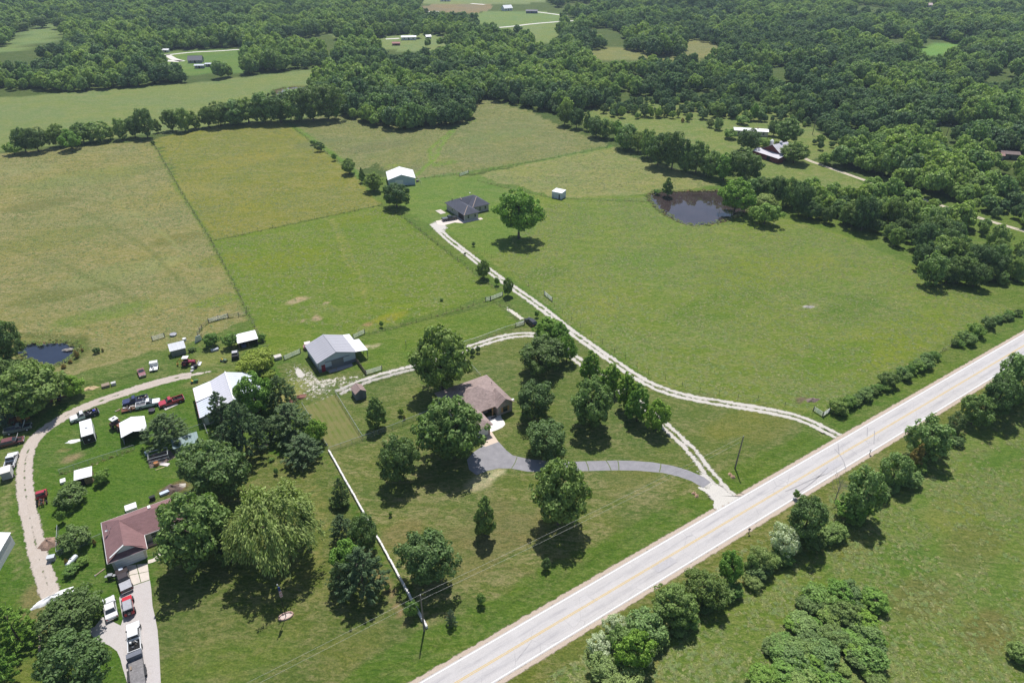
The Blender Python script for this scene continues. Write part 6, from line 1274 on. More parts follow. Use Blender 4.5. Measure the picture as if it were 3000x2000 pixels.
def crown_willow(seed, mat, n=17000, leaf=.22, foot=1.0):
    rng = np.random.default_rng(seed); S = 900; d = unit(rng, S); d[:,2] = np.abs(d[:,2])*.9-.05; rr = rng.uniform(.62, 1.0, S); lump = 1+.14*np.sin(5*np.arctan2(d[:,1],d[:,0])+seed)+.12*np.sin(3*np.arctan2(d[:,1],d[:,0])*2+9*d[:,2])
    P0 = d*(rr*lump)[:,None]*np.array([4.4,4.4,4.6])+np.array([0,0,5.0]); L = rng.uniform(.6, 2.1, S)*(1.1-d[:,2]*.7)
    m = n//S; f = np.tile(np.linspace(0,1,m), S); pk = np.repeat(np.arange(S), m)
    o = np.stack([d[:,0], d[:,1], np.zeros(S)], 1)
    p = P0[pk]+o[pk]*(1-np.exp(-2.2*f))[:,None]*.75+np.array([0,0,-1.0])*(f**1.35*L[pk])[:,None]+rng.normal(size=(len(pk),3))*.13
    nr = o[pk]*.8+np.array([0,0,.55])+unit(rng, len(pk))*.6; ok = p[:,2] > foot*.5
    return leaves_mesh('crown', p[ok], nr[ok], leaf*rng.uniform(.7,1.3,ok.sum()), .30, rng, mat, droop=(o[pk]*.35+np.array([0,0,-1.0]))[ok])
def trunk_mesh(seed, foot=1.2, top=7.0, r=.24, limbs=7, reach=3.0, bare=False):
    rng = random.Random(seed); mb = MB().cyl((0,0,-.1),(0,0,foot*.6),r*1.25,r,8).cyl((0,0,foot*.6),(0,0,top),r,r*.25,8)
    for k in range(limbs):
        a = 6.28*k/limbs+rng.uniform(-.4,.4); z = foot+(top-foot)*rng.uniform(0,.7); L = reach*rng.uniform(.6,1.0); m = (L*.5*math.cos(a), L*.5*math.sin(a), z+L*.45); e = (L*math.cos(a), L*math.sin(a), z+L*rng.uniform(.6,1.0))
        mb.cyl((0,0,z), m, r*.45, r*.28, 6).cyl(m, e, r*.28, r*.08, 5)
        if bare:
            for q in range(7):
                t_ = rng.uniform(.3,1); s0 = Vector(m).lerp(Vector(e), t_); dv = Vector((rng.uniform(-1,1), rng.uniform(-1,1), rng.uniform(.3,1.2)))*rng.uniform(.5,1.1); mb.cyl(s0, s0+dv, r*.12, r*.03, 4)
                for w in range(2): s1 = s0+dv*rng.uniform(.4,.9); mb.cyl(s1, s1+Vector((rng.uniform(-1,1), rng.uniform(-1,1), rng.uniform(.2,1)))*.5, r*.06, r*.02, 3)
    return mb.mesh('trunk', BARK if not bare else plain('dead_wood', (.30,.27,.25), .95, var=.2))
PROTO = {}
def proto(kind, crowns, trunks): PROTO[kind] = (crowns, trunks)
tk = lambda f=1.2, n=3, **kw: [trunk_mesh(s, f, **kw) for s in range(n)]
proto('maple', [crown_lobes(s, LM['maple'], 9000, .25, 1.1, 119, (.095,.215), 'egg') for s in (1,2,3)], tk())
proto('bright', [crown_lobes(s, LM['bright'], 7500, .26, .7, 101, (.095,.215), 'egg') for s in (4,5)], tk(.7))
proto('conic', [crown_lobes(s, LM['bright'], 6500, .25, .5, 105, (.095,.215), 'cone') for s in (6,7)], tk(.5))
proto('pear', [crown_lobes(s, LM['maple'], 6500, .25, .4, 105, (.095,.215), 'cone') for s in (8,9)], tk(.5))
proto('oak', [crown_lobes(s, LM['oak'], 9000, .24, 1.0, 124, (.095,.215), 'round') for s in (10,11,12)], tk())
proto('dark', [crown_lobes(s, LM['dark'], 8500, .24, .8, 124, (.095,.215), 'round') for s in (13,14)], tk())
proto('yellow', [crown_lobes(s, LM['yellow'], 8000, .25, .9, 114, (.095,.215), 'round') for s in (15,)], tk())
proto('light', [crown_lobes(s, LM['willow'], 8000, .22, .5, 114, (.095,.215), 'round') for s in (16,)], tk())
proto('lone', [crown_lobes(s, LM['bright'], 9500, .23, 1.9, 128, (.095,.215), 'egg') for s in (17,)], tk(2.2))
proto('pine', [crown_pine(s, LM['pine'], 10000, .26) for s in (18,19,20)], tk(2.0, top=9.3, limbs=10, r=.20))
proto('spruce', [crown_pine(s, LM['spruce'], 6000, .26, .3, 10, .9, .15) for s in (21,)], tk(.4, top=9.5))
proto('cedarpine', [crown_pine(s, LM['bright'], 7000, .3, .5, 9, 1.0, .5) for s in (22,)], tk(.6, top=9))
proto('willow', [crown_willow(23, LM['willow'])], tk(1.2, r=.34, limbs=9, reach=3.6))
proto('silver', [crown_lobes(s, LM['silver'], 6000, .24, .2, 101, (.095,.215), 'flat') for s in (24,25)], tk(.3))
proto('cedar', [crown_lobes(s, LM['cedar'], 6000, .22, .1, 101, (.095,.215), 'egg', fringe=.08) for s in (26,)], tk(.3))
proto('rust', [crown_lobes(27, LM['rust'], 5000, .26, .3, 92, (.095,.215), 'cone')], tk(.3))
proto('bush', [crown_lobes(s, LM['weed'], 3600, .36, .0, 60, (.13,.25), 'flat') for s in (28,29,30)], tk(.2, limbs=5))
proto('darkbush', [crown_lobes(s, LM['oak'], 3600, .36, .0, 60, (.13,.25), 'flat') for s in (31,32)], tk(.2, limbs=5))
proto('hedge', [crown_lobes(s, LM['wood'], 5500, .30, .1, 95, (.10,.23), 'round') for s in (33,34,35)], tk(.6))
proto('forest', [crown_lobes(s, LM['wood'], 2600, .46, .9, 60, (.12,.25), ('round','egg','flat')[s % 3]) for s in (36,37,38,39)], tk(1.0, limbs=5))
proto('dead', [None], [trunk_mesh(40, 1.2, 7.5, .18, 12, 3.4, True)])
CUP = {}
tr_ = random.Random(11); TREES = []
def tree(label, bx, by, top, w, kind='maple', name=None, cat='tree', group=None, zs=1.0):
    top = by-w if not top else top
    cy = (by+top)/2; m = mpp(at(bx, cy)); dep = PITCH+math.atan((cy-1000)/FOCAL); r_ = w*m*.475; a_ = (by-top)/2*m*.95
    foot = .16 if kind == 'lone' else .06; r_ *= 1.22 if kind in ('conic','pear') else 1.0
    hv = math.sqrt(max(a_*a_-(r_*math.sin(dep))**2, (.62*r_*math.cos(dep))**2))/math.cos(dep); hv = min(hv, 1.55*r_)*zs
    hm = 2*hv/(1-foot); g = at(bx, cy, hm-hv); b = Vector((g.x, g.y, 0)); wm = 2*r_
    place_tree(label, b, wm, hm, kind, name, cat, group)
def place_tree(label, b, wm, hm, kind, name=None, cat='tree', group=None):
    cr, tr = PROTO[kind]; k = tr_.randrange(len(cr)); rz = tr_.uniform(0, 6.28)
    r = thing(name or {'pine':'pine_tree','spruce':'spruce_tree','willow':'willow_tree','dead':'dead_tree','bush':'bush','darkbush':'bush','silver':'olive_bush','cedar':'cedar_tree'}.get(kind, 'tree'), label, cat, (b.x, b.y, 0), rz, group)
    r.scale = (wm/10*tr_.uniform(.9,1.1), wm/10*tr_.uniform(.9,1.1), hm/10)
    link('trunk', tr[k % len(tr)], r)
    if cr[k] is not None: link('crown' if kind not in ('bush','darkbush','silver') else 'foliage', cr[k], r)
    TREES.append((b.x, b.y, wm)); return r
T = tree
# around the central house
T('large pale green maple behind the brown house', 1290,1142,950,168,'maple'); T('huge shade tree standing in front of the brown house', 1322,1352,1150,205,'maple'); T('medium tree left of the asphalt drive in the front yard', 1165,1412,1272,122,'oak'); T('conical pear tree right of the garden shed', 1100,1254,1148,74,'pear')
T('round dark tree right of the patio', 1568,1228,1112,122,'dark'); T('round tree above the asphalt drive', 1600,1345,1222,144,'oak'); T('broad dark oak inside the farm drive loop', 1590,1095,982,152,'dark'); T('bright tree beside the black station wagon', 1606,1000,922,90,'bright'); T('small bright tree at the farm drive right of the broad dark oak', 1662,1058,978,58,'bright'); T('bright tree just below the black station wagon', 1640,1012,940,66,'bright')
T('large maple left of the bright roadside row', 1735,1252,1098,144,'maple'); T('topmost conical tree of the bright row by the white lane', 1732,1114,1016,72,'conic'); T('second conical tree of the bright row by the white lane', 1790,1152,1052,76,'conic'); T('third conical tree of the bright row by the white lane', 1838,1195,1076,78,'conic'); T('fourth tree of the bright row by the white lane', 1872,1235,1112,84,'conic'); T('lowest bright tree at the end of the row near the gravel drive', 1928,1264,1162,90,'bright')
T('big dark maple below the asphalt drive', 1640,1540,1338,168,'maple'); T('conical pear tree in the middle of the front lawn', 1420,1572,1436,90,'pear'); T('large round oak near the lower end of the white wall', 1252,1720,1550,168,'oak'); T('sapling near the road in the front lawn', 1600,1672,1630,28,'darkbush','sapling'); T('small bush nearest the road in the front lawn', 1408,1778,1728,30,'bush','sapling'); T('small blue spruce near the utility pole', 1321,1834,1776,42,'spruce'); T('round bush at the lower end of the white wall', 1206,1808,1752,42,'bush')
T('bush left of the gravel drive loop', 1384,1042,1018,18,'darkbush','shrub'); T('bush right of the pair at the gravel drive loop', 1400,1033,1012,15,'darkbush','shrub'); T('sapling in the yard right of the conical pear tree', 1174,1218,1192,18,'bush','sapling'); T('dark shrub beside the sapling in the fenced yard', 1184,1230,1212,12,'rust','shrub'); T('tiny shrub in the lawn right of the white wall', 1144,1512,1495,12,'bush','shrub')
# left property
T('tall thin pine beside the white wall', 996,1480,1388,58,'pine'); T('rust tinted bush at the foot of the thin pine', 992,1490,1440,60,'darkbush'); T('upper pine of the group beside the white wall', 1000,1590,1500,78,'pine'); T('broad dull pine behind the group beside the white wall', 1066,1618,1502,98,'oak'); T('large front pine beside the white wall', 1056,1752,1588,158,'pine'); T('green maple tangled between the two wall-side pines', 1012,1690,1575,100,'bright'); T('yellow green shrub beside the front pine', 1134,1735,1700,20,'bush','shrub'); T('pine hiding the left end of the wall-side pines', 995,1740,1640,80,'pine')
T('huge yellow green willow on the left lawn', 795,1662,1400,268,'willow'); T('round dark tree behind the red-roofed house', 622,1462,1276,198,'oak'); T('large maple overhanging the red-roofed house', 556,1655,1428,214,'maple'); T('dark bush between the willow and the overhanging maple', 668,1655,1560,90,'dark','bush')
T('round dark tree beside the white tarp', 205,1872,1730,180,'dark'); T('round oak at the bottom left corner of the drive', 212,2035,1850,186,'oak'); T('bright pine at the left edge below the storage building', 30,1905,1760,140,'cedarpine'); T('dark pine cut by the bottom left corner', -30,2010,1850,120,'cedarpine')
T('bush left of the plank hut garden', 204,1486,1415,88,'darkbush'); T('dark bush behind the propane tank fence', 215,1606,1538,92,'darkbush'); T('leafy bush right of the plank hut', 298,1416,1370,48,'bush'); T('vegetable bush left of the plank hut', 205,1428,1408,38,'bush'); T('climbing vine on the garden fence', 176,1545,1480,30,'bush'); T('climbing vine at the upper end of the garden fence', 178,1500,1450,24,'bush'); T('purple leaf shrub beside the chain-link fence', 275,1596,1575,18,'rust','shrub')
T('flower bed shrub right of the propane tank', 240,1660,1630,38,'bush','shrub'); T('flower bed shrub below the propane tank', 205,1682,1655,48,'bush','shrub'); T('orange flowering shrub left of the propane tank', 195,1660,1632,22,'rust','shrub'); T('low shrub left of the chicken wire fence', 190,1440,1425,26,'bush','shrub')
T('large dark pine between the carport and the teal shed', 482,1312,1198,132,'pine'); T('upper pine in front of the workshop roof', 640,1255,1138,76,'pine'); T('big pine in the middle of the workshop pines', 705,1335,1170,132,'pine'); T('low left pine of the workshop pines', 662,1362,1238,110,'pine'); T('pale round tree behind the workshop pines', 742,1212,1082,118,'bright'); T('yellow green walnut tree at the workshop corner', 750,1102,1018,108,'yellow'); T('small yellow green tree below the walnut', 783,1115,1080,45,'yellow'); T('grey green pine left of the gravel yard', 818,1205,1094,102,'pine')
T('wide pine beside the mown pen', 846,1292,1168,142,'pine'); T('bright green tree beside the mown pen fence', 925,1300,1222,68,'bright'); T('lower pine at the pen corner above the white wall', 885,1362,1258,128,'pine'); T('dark pine at the shaded workshop corner', 772,1300,1215,76,'pine'); T('sapling row on the left lawn, upper bush', 795,1352,1338,18,'bush','sapling'); T('sapling row on the left lawn, lower bush', 808,1390,1368,16,'bush','sapling'); T('sapling by the stone planter', 771,1306,1292,10,'darkbush','sapling')
T('largest tree at the left edge below the dark pond', 85,1212,1050,182,'maple'); T('bright low tree right of the left edge tree', 204,1165,1092,80,'bright'); T('tree at the left edge beside the dark pond', 0,1062,935,92,'oak'); T('dark evergreen at the left edge above the green pickup', -2,1245,1140,100,'spruce'); T('bright bush between the left edge trees', 78,1225,1150,95,'bright'); T('bush at the left pond bank', 20,1092,1048,66,'maple'); T('small tree on the shady bank of the dark pond', -25,1150,1040,110,'oak')
T('left bush of the corral pair', 616,1018,972,52,'bush'); T('right bush of the corral pair', 672,1018,972,46,'bush'); T('bush right of the white roofed red shed', 765,1000,975,24,'bush'); T('weeds beside the grey roofed feed shed', 562,1030,1015,22,'darkbush','shrub'); T('weeds left of the feed shed', 508,1042,1026,16,'darkbush','shrub'); T('rust coloured weeds on the dark pond bank', 222,1048,1022,26,'rust','shrub'); T('bushes right of the dark pond', 282,1035,1015,22,'darkbush','shrub')
for k, (x, y, w) in enumerate([(186,1078,20),(205,1064,18),(240,1030,14),(300,1030,10)]): T('low rusty bank weed near the dark pond', x, y, y-12, w, 'rust', 'weed', 'weed', 'bank weeds')
# fence line left of the drive
T('large round lone tree beside the slate roofed house', 1520,676,554,122,'lone'); T('round dark tree in front of the white metal barn', 1160,606,536,84,'dark'); T('green tree left of the white metal barn', 1093,558,503,62,'maple'); T('thin upright tree left of the white metal barn', 1059,534,486,24,'pear'); T('spreading tree in the fence line left of the white barn', 1020,508,463,48,'maple'); T('dark cedar in the fence line of the amber field', 935,442,412,30,'cedar'); T('small bright bush beside the fence line cedar', 917,424,408,18,'bush'); T('bush in the fence line below the cedar', 978,470,448,18,'bush'); T('lone dark bush on the amber field fence', 447,424,411,12,'darkbush')
T('upper oval tree beside the white lane', 1416,815,758,46,'maple'); T('small sapling between the oval lane trees', 1455,840,806,17,'bush','sapling'); T('lower oval tree beside the white lane', 1488,866,808,38,'maple'); T('sapling above the black station wagon', 1573,935,902,15,'bush','sapling'); T('low shrub on the lawn by the white lane', 1387,722,708,11,'darkbush','shrub'); T('small shrub beside the white lane fence', 1362,748,738,7,'darkbush','shrub'); T('small paddock bush near the pale barn', 1117,958,938,14,'bush','shrub'); T('bush in the weedy paddock corner', 1294,882,872,12,'bush','shrub')
# south roadside hedge, right to left
SR = [('green tree at the right picture edge south of the road',2985,1178,1030,118,'hedge'),('tree left of the right edge tree south of the road',2932,1222,1095,106,'oak'),('pale bushy tree south of the road near the right edge',2866,1245,1146,92,'maple'),('silver bush at the foot of the pale bushy tree',2846,1240,1208,32,'silver'),('ball shaped dark cedar south of the road',2805,1270,1200,64,'cedar'),('tall green tree behind the rusty cedar',2728,1345,1218,122,'hedge'),('rusty brown cedar south of the road',2690,1372,1292,64,'rust'),('dark bush left of the rusty cedar',2628,1420,1318,90,'hedge'),('small bush below the dark roadside bush',2592,1418,1395,26,'silver'),('green tree beside the dead roadside tree',2532,1525,1356,112,'hedge'),('yellow green bush in front of the dead roadside tree',2502,1528,1438,100,'bright'),
      ('tree right of the large silver bush',2366,1592,1450,126,'oak'),('large silver olive bush south of the road',2298,1632,1530,104,'silver'),('pale green bush left of the large silver bush',2232,1672,1598,70,'light'),('small green bush beside the pale roadside bush',2205,1680,1620,50,'hedge'),('bright green tree south of the road in mid hedge',2145,1712,1604,80,'bright'),('dark tree in the mid hedge south of the road',2068,1782,1664,124,'oak'),('broad green tree in the lower hedge',1975,1832,1702,134,'maple'),('dull green tree at the lower hedge end',1892,1892,1776,130,'hedge'),('dark green tree at the bottom of the hedge',1858,1965,1835,120,'bright'),('upper silver bush at the hedge end',1802,1862,1790,74,'silver'),('lower silver bush at the hedge end',1764,1934,1848,94,'silver'),('low olive bush between the silver hedge-end bushes',1815,1915,1830,80,'hedge'),('yellow green hedge mound at the bottom edge',1775,2005,1918,110,'light'),('second hedge mound at the bottom edge',1830,2055,1950,120,'light'),('silver twig bush at the bottom of the hedge',1895,1955,1910,40,'silver'),('bush at the right picture edge in the rough field',2992,1945,1880,70,'hedge')]
for l, x, y, tp, w, k in SR: T(l, x, y, tp, w, k)
T('bare dead tree south of the road', 2462,1475,1366,88,'dead')
T('bare sapling rising above the road edge', 2335,1462,1432,22,'bush','sapling')
# north roadside hedge
NH = [(2455,1212,52),(2488,1194,42),(2515,1180,34),(2540,1165,36),(2568,1150,32),(2604,1132,50),(2643,1106,36),(2665,1096,32),(2690,1080,34),(2715,1066,38),(2738,1054,30),(2800,1014,28),(2825,1000,36),(2862,984,42),(2898,962,38),(2925,945,26),(2958,932,26),(2985,925,22)]
for k, (x, y, w) in enumerate(NH): T(f'{["first","second","third","fourth","fifth","sixth","seventh","eighth","ninth","tenth","eleventh","twelfth","thirteenth","fourteenth","fifteenth","sixteenth","seventeenth","last"][k]} bush from the white gate in the roadside hedge', x, y, y-w*.95, w*1.1, ('hedge','bush','darkbush')[k % 3], 'hedge_bush', 'bush', 'roadside hedge bushes')
rb = random.Random(33)
for (xa, ya, wa), (xb, yb, wb) in zip(NH[:-1], NH[1:]):
    for f_ in (.3, .7):
        w = rb.uniform(16, 34); x, y = xa+(xb-xa)*f_+rb.uniform(-5,5), ya+(yb-ya)*f_+rb.uniform(-4,6)
        if rb.random() < .85: T('low bush filling a gap of the roadside hedge', x, y, y-w*rb.uniform(.5,.8), w*rb.uniform(1.0,1.5), ('darkbush','bush','hedge')[rb.randrange(3)], 'hedge_bush', 'bush', 'low growth of the roadside hedge')
# low ragged growth filling the hedge south of the road
hl_ = [(1790,1985),(1880,1925),(1990,1840),(2080,1772),(2150,1722),(2230,1672),(2310,1625),(2400,1580),(2500,1515),(2570,1450),(2640,1412),(2740,1335),(2850,1245),(2930,1210),(3010,1165)]
rq = random.Random(21); hn = 0
for (xa, ya), (xb, yb) in zip(hl_[:-1], hl_[1:]):
    for f_ in (.2, .55, .9):
        x, y = xa+(xb-xa)*f_+rq.uniform(-12,12), ya+(yb-ya)*f_+rq.uniform(-16,14); w = rq.uniform(42,76)*(1 if y > 1400 else .7)
        if rq.random() < .22: continue
        T('low ragged bush filling the hedge south of the road', x, y+w*.3, y-w*.45, w, ('hedge','bush','light','darkbush','hedge')[hn % 5], 'hedge_bush', 'bush', 'low growth of the south hedge'); hn += 1
# thicket in the lower right field
rng = random.Random(3); TH_ = [(2545,1690),(2590,1735),(2560,1830),(2570,1930),(2560,2060),(2180,2060),(2210,1930),(2330,1800),(2420,1740)]; tp_ = W(TH_); k = 0
while k < 80:
    x, y = rng.uniform(2180,2590), rng.uniform(1690,2060); q = at(x, y)
    if not inpoly(np.array([q.x]), np.array([q.y]), tp_)[0]: continue
    w = rng.uniform(45,95); place_tree('leafy bush in the dense thicket of the lower right field', q, w*mpp(q), w*mpp(q)*rng.uniform(.35,.62), ('hedge','bush','bright','darkbush')[k % 4], 'thicket_bush', 'bush', 'thicket bushes'); k += 1
# tree row between the amber field and the long field, left to right
ROW = [(36,452,48,418,'bush'),(62,440,50,376,'oak'),(100,440,66,378,'dark'),(165,425,60,365,'maple'),(202,436,60,382,'bright'),(235,415,60,360,'maple'),(285,412,66,358,'hedge'),(318,405,30,372,'hedge'),(350,404,38,352,'hedge'),(388,398,38,345,'oak'),(420,396,50,322,'oak'),(458,386,24,350,'pear'),(498,378,42,325,'oak'),(535,380,44,322,'hedge'),(566,374,42,325,'pear'),(605,368,34,315,'oak'),(640,364,54,300,'oak'),(680,360,58,296,'hedge'),(722,355,62,288,'maple'),(768,352,62,278,'hedge'),(815,350,66,272,'oak'),(862,347,66,268,'hedge'),(910,344,66,258,'oak'),(955,340,66,252,'oak'),(978,345,28,308,'bright'),(826,355,18,338,'bush')]
for k, (x, y, w, tp, kd) in enumerate(ROW): T(f'{ORD[k]} tree from the left in the row along the long field', x, y, tp-4, w*(1.1 if x < 600 else 1.35), kd, group='row along the long field')
# hedgerow on the far side of the right pasture
HR = [(1655,362,50,300,'oak'),(1690,372,44,318,'dark'),(1722,382,30,318,'pear'),(1748,398,55,340,'oak'),(1775,402,56,348,'hedge'),(1808,402,44,352,'bright'),(1835,432,68,362,'hedge'),(1872,440,46,382,'light'),(1900,455,50,380,'hedge'),(1932,478,78,392,'oak'),(1975,488,80,388,'dark'),(2010,500,50,420,'hedge'),(2045,500,82,412,'maple'),(2088,515,66,440,'hedge'),(2126,524,70,448,'bright'),(2186,530,92,434,'oak'),(2160,618,100,522,'bright'),(2212,585,60,520,'hedge'),(2240,585,66,518,'oak'),(2242,612,74,566,'light'),(2246,656,82,590,'bush'),(2278,598,54,512,'oak'),(2312,610,54,512,'hedge'),(2352,628,62,525,'oak'),(2335,600,56,530,'hedge')]
for k, (x, y, w, tp, kd) in enumerate(HR): T(f'{ORD[k]} tree of the pasture hedgerow counted from the back pasture past the pond', x, y, tp, w, kd, group='hedgerow behind the right pasture')
T('bare grey tree at the pond edge', 2108,636,598,40,'dead'); T('reedy willow on the left pond bank', 1958,572,515,40,'pear'); T('low reeds on the left pond bank', 1925,568,553,22,'bush')
FB = [(2150,490,60,455,'bush'),(2195,440,74,378,'dark'),(2240,432,50,400,'bush'),(2270,395,40,350,'oak'),(2310,418,92,345,'maple'),(2332,475,86,412,'maple'),(2212,352,30,300,'bright'),(2232,345,24,312,'hedge'),(2105,340,46,300,'hedge'),(2082,372,26,345,'cedar'),(2105,378,28,345,'hedge'),(2140,405,46,375,'bush'),(2175,360,40,340,'bush'),(2288,332,18,310,'cedar'),(2255,330,20,310,'hedge'),(1890,338,40,300,'cedar'),(1948,340,26,305,'cedar'),(1972,332,22,305,'cedar'),(1988,342,18,315,'cedar'),(1858,335,18,315,'cedar'),(2000,358,20,345,'rust'),(2016,355,16,332,'hedge'),(2150,325,18,308,'cedar'),(1770,330,24,302,'cedar'),(1800,330,26,302,'hedge'),(2325,345,24,320,'cedar'),(2345,352,28,318,'hedge'),(2420,480,46,445,'bush')]
for k, (x, y, w, tp, kd) in enumerate(FB): T(f'{ORD[sorted(q[:2] for q in FB).index((x, y))]} meadow tree from the left round the red barn', x, y, tp, w, kd, group='meadow trees near the red barn')
for k, (x, y, w, tp) in enumerate([(118,78,45,47),(175,82,44,52),(62,88,36,64)]): T(f'{["left","right","lowest"][k]} spreading tree in the far left clearing', x, y, tp, w, 'oak', group='far clearing trees')

# ------------------------------------------------------------------ woods: the nearest trees singly, the mass beyond as one object
def pt_in(x, y, polys): return any(inpoly(np.array([x]), np.array([y]), P)[0] for P in polys)
WOODS = [ # photo outlines of the wooded ground
 [(-700,320),(0,285),(200,270),(400,258),(580,238),(700,225),(800,212),(965,196),(940,150),(760,140),(690,150),(470,150),(340,190),(400,205),(-700,240)],
 [(-900,230),(0,160),(420,205),(345,185),(480,150),(740,140),(960,100),(1240,45),(1240,10),(900,-5),(-900,-5)],
 [(970,190),(960,240),(900,260),(1000,338),(1035,350),(1090,372),(1180,385),(1290,378),(1392,350),(1405,285),(1530,315),(1660,345),(1720,320),(1900,295),(2150,285),(2150,150),(1640,130),(1500,150),(1400,165),(1190,152),(1010,125)],
 [(1640,128),(1700,60),(1660,45),(1600,0),(1700,-8),(4200,-8),(4200,700),(3000,690),(2868,640),(2759,604),(2628,560),(2500,516),(2430,486),(2480,430),(2420,395),(2310,330),(2150,290),(1900,300),(1700,240)],
 [(2340,575),(2335,635),(2400,655),(2480,660),(2560,690),(2680,750),(2700,790),(2715,835),(2850,870),(3000,905),(4200,1300),(4200,760),(3000,715),(2870,655),(2760,618),(2630,575),(2560,560),(2470,575)],
 [(1000,125),(1190,155),(1400,168),(1640,132),(1665,66),(1240,42),(955,96)],
 [(1100,365),(1060,345),(1180,330),(1390,290),(1398,350),(1290,378),(1180,388)]]
GAPS = [[(-200,200),(0,150),(60,95),(120,72),(190,72),(180,112),(150,122),(90,140),(40,175),(-200,260)], [(955,104),(1100,80),(1240,63),(1240,82),(1110,100),(1010,118)], [(1070,148),(1110,120),(1200,116),(1270,103),(1390,112),(1300,132),(1200,152),(1140,156)], [(1370,42),(1480,38),(1650,58),(1650,74),(1560,80),(1470,90),(1395,80)], [(1460,98),(1560,84),(1620,78),(1660,95),(1600,135),(1530,112)], [(1710,150),(1800,142),(1890,158),(1890,178),(1740,182)], [(2005,120),(2060,124),(2130,142),(2060,176),(2000,168)],
 [(2650,160),(2730,132),(2865,122),(2835,145),(2750,172),(2690,178)], [(450,162),(500,148),(720,140),(730,165),(690,195),(640,190),(600,205),(540,205),(490,192),(460,184)], [(2868,468),(2900,455),(2990,455),(3030,500),(2960,512),(2890,495)], [(1220,18),(1450,8),(1450,30),(1400,40),(1230,38)],
 [(2690,410),(2760,400),(2830,455),(2800,470),(2720,440)], [(430,-5),(560,-5),(560,12),(440,12)], [(1370,42),(1560,28),(1670,48),(1660,62),(1480,84),(1360,76)], [(1780,290),(1900,280),(2000,300),(2100,285),(2200,290),(2330,330),(2330,350),(2150,320),(1800,330)], [(2700,28),(2740,20),(2740,32),(2700,36)]]
WP_ = [W(q) for q in WOODS]; GP_ = [W(q) for q in GAPS]
rg2 = np.random.default_rng(8); cand = []
def cells(y0, y1, sp, x0, x1):
    xs = np.arange(x0, x1, sp); ys = np.arange(y0, y1, sp*.9); A, B = np.meshgrid(xs, ys); A = A+rg2.uniform(-.42,.42,A.shape)*sp; B = B+rg2.uniform(-.42,.42,B.shape)*sp; return A.ravel(), B.ravel(), np.full(A.size, sp)
parts_ = [cells(195, 480, 5.2, -300, 460), cells(480, 800, 6.3, -650, 700), cells(800, 1350, 7.4, -1050, 1100)]
A = np.concatenate([q[0] for q in parts_]); B = np.concatenate([q[1] for q in parts_]); S_ = np.concatenate([q[2] for q in parts_])
m = np.zeros(len(A), bool)
for P in WP_: m |= inpoly(A, B, P)
for P in GP_: m &= ~inpoly(A, B, P)
fx = 1500+FOCAL*A/(B*math.cos(PITCH)+CAM_H*math.sin(PITCH)); m &= (fx > -350) & (fx < 3350)
A, B, S_ = A[m], B[m], S_[m]
def to_px(a, b, z):
    dd = b*math.cos(PITCH)-(z-CAM_H)*math.sin(PITCH); uu = b*math.sin(PITCH)+(z-CAM_H)*math.cos(PITCH); return 1500+FOCAL*a/dd, 1000-FOCAL*uu/dd
VIS = [[(0,145),(60,98),(120,72),(190,72),(180,112),(100,140),(20,175),(0,175)], [(960,100),(1100,82),(1235,65),(1235,78),(1110,95),(1010,112)], [(1080,140),(1110,122),(1200,118),(1270,105),(1385,112),(1300,128),(1200,145),(1140,150)], [(1380,45),(1480,42),(1640,60),(1640,72),(1560,75),(1470,85),(1400,75)], [(1470,95),(1560,85),(1620,80),(1650,95),(1600,128),(1540,105)], [(1720,150),(1800,142),(1870,150),(1870,170),(1760,178)], [(2005,122),(2060,126),(2125,140),(2070,165),(2000,160)], [(2660,160),(2735,132),(2850,124),(2830,140),(2750,165)],
       [(470,160),(520,148),(705,142),(715,165),(680,188),(645,180),(620,198),(560,206),(545,198),(500,188),(470,180)], [(2875,470),(2900,452),(2990,455),(3030,490),(2960,496),(2890,488)], [(1240,18),(1440,10),(1440,28),(1400,36),(1240,36)], [(1380,42),(1560,28),(1660,45),(1640,60),(1480,82)], [(440,0),(550,0),(550,9),(445,9)], [(1560,115),(1600,90),(1640,70),(1650,100),(1610,128)], [(2690,10),(2750,10),(2750,22),(2690,22)]]
FARK = np.where(B > 800, .70, np.where(B > 480, .85, 1.0)); tx, ty = to_px(A, B, S_*1.75*FARK)
vis_ok = np.ones(len(A), bool)
for q in VIS: vis_ok &= ~inpoly(tx, ty, np.array(q, float))
LN = W([(2340,455),(2370,471),(2420,488),(2504,518),(2555,536),(2628,558),(2673,574),(2759,603),(2868,638),(2941,660),(3080,700)])
dl = dpoly(A, B, LN); front = dpoly(A, B+9, LN); vis_ok &= (dl > 4.5) & ((front > 7) | (vnoise(A, B, 22, 9) > .55))
vis_ok &= ~((A > 70) & (B < 560) & (vnoise(A, B, 24, 14) > .70)) & ~((B > 350) & (vnoise(A, B, 60, 15) > .84))
A, B, S_ = A[vis_ok], B[vis_ok], S_[vis_ok]
SV = W([(1690,318),(1900,292),(2150,282),(2300,322),(2420,392),(2470,430),(2400,440),(2300,380),(2150,350),(1950,352),(1800,345)]); lo_, hi_ = SV.min(0), SV.max(0); sx, sy = rg2.uniform(lo_[0], hi_[0], 900), rg2.uniform(lo_[1], hi_[1], 900); k_ = inpoly(sx, sy, SV); sx, sy = sx[k_], sy[k_]
k_ = rg2.random(len(sx)) < .30+.6*np.clip((sy-380)/70, 0, 1); A, B, S_ = np.append(A, sx[k_]), np.append(B, sy[k_]), np.append(S_, np.full(k_.sum(), 3.3))
near = np.array([(t_[0], t_[1], t_[2]) for t_ in TREES]); ok = np.ones(len(A), bool)
for x, y, w in near: ok &= np.hypot(A-x, B-y) > max(2.5, w*.42)
A, B, S_ = A[ok], B[ok], S_[ok]
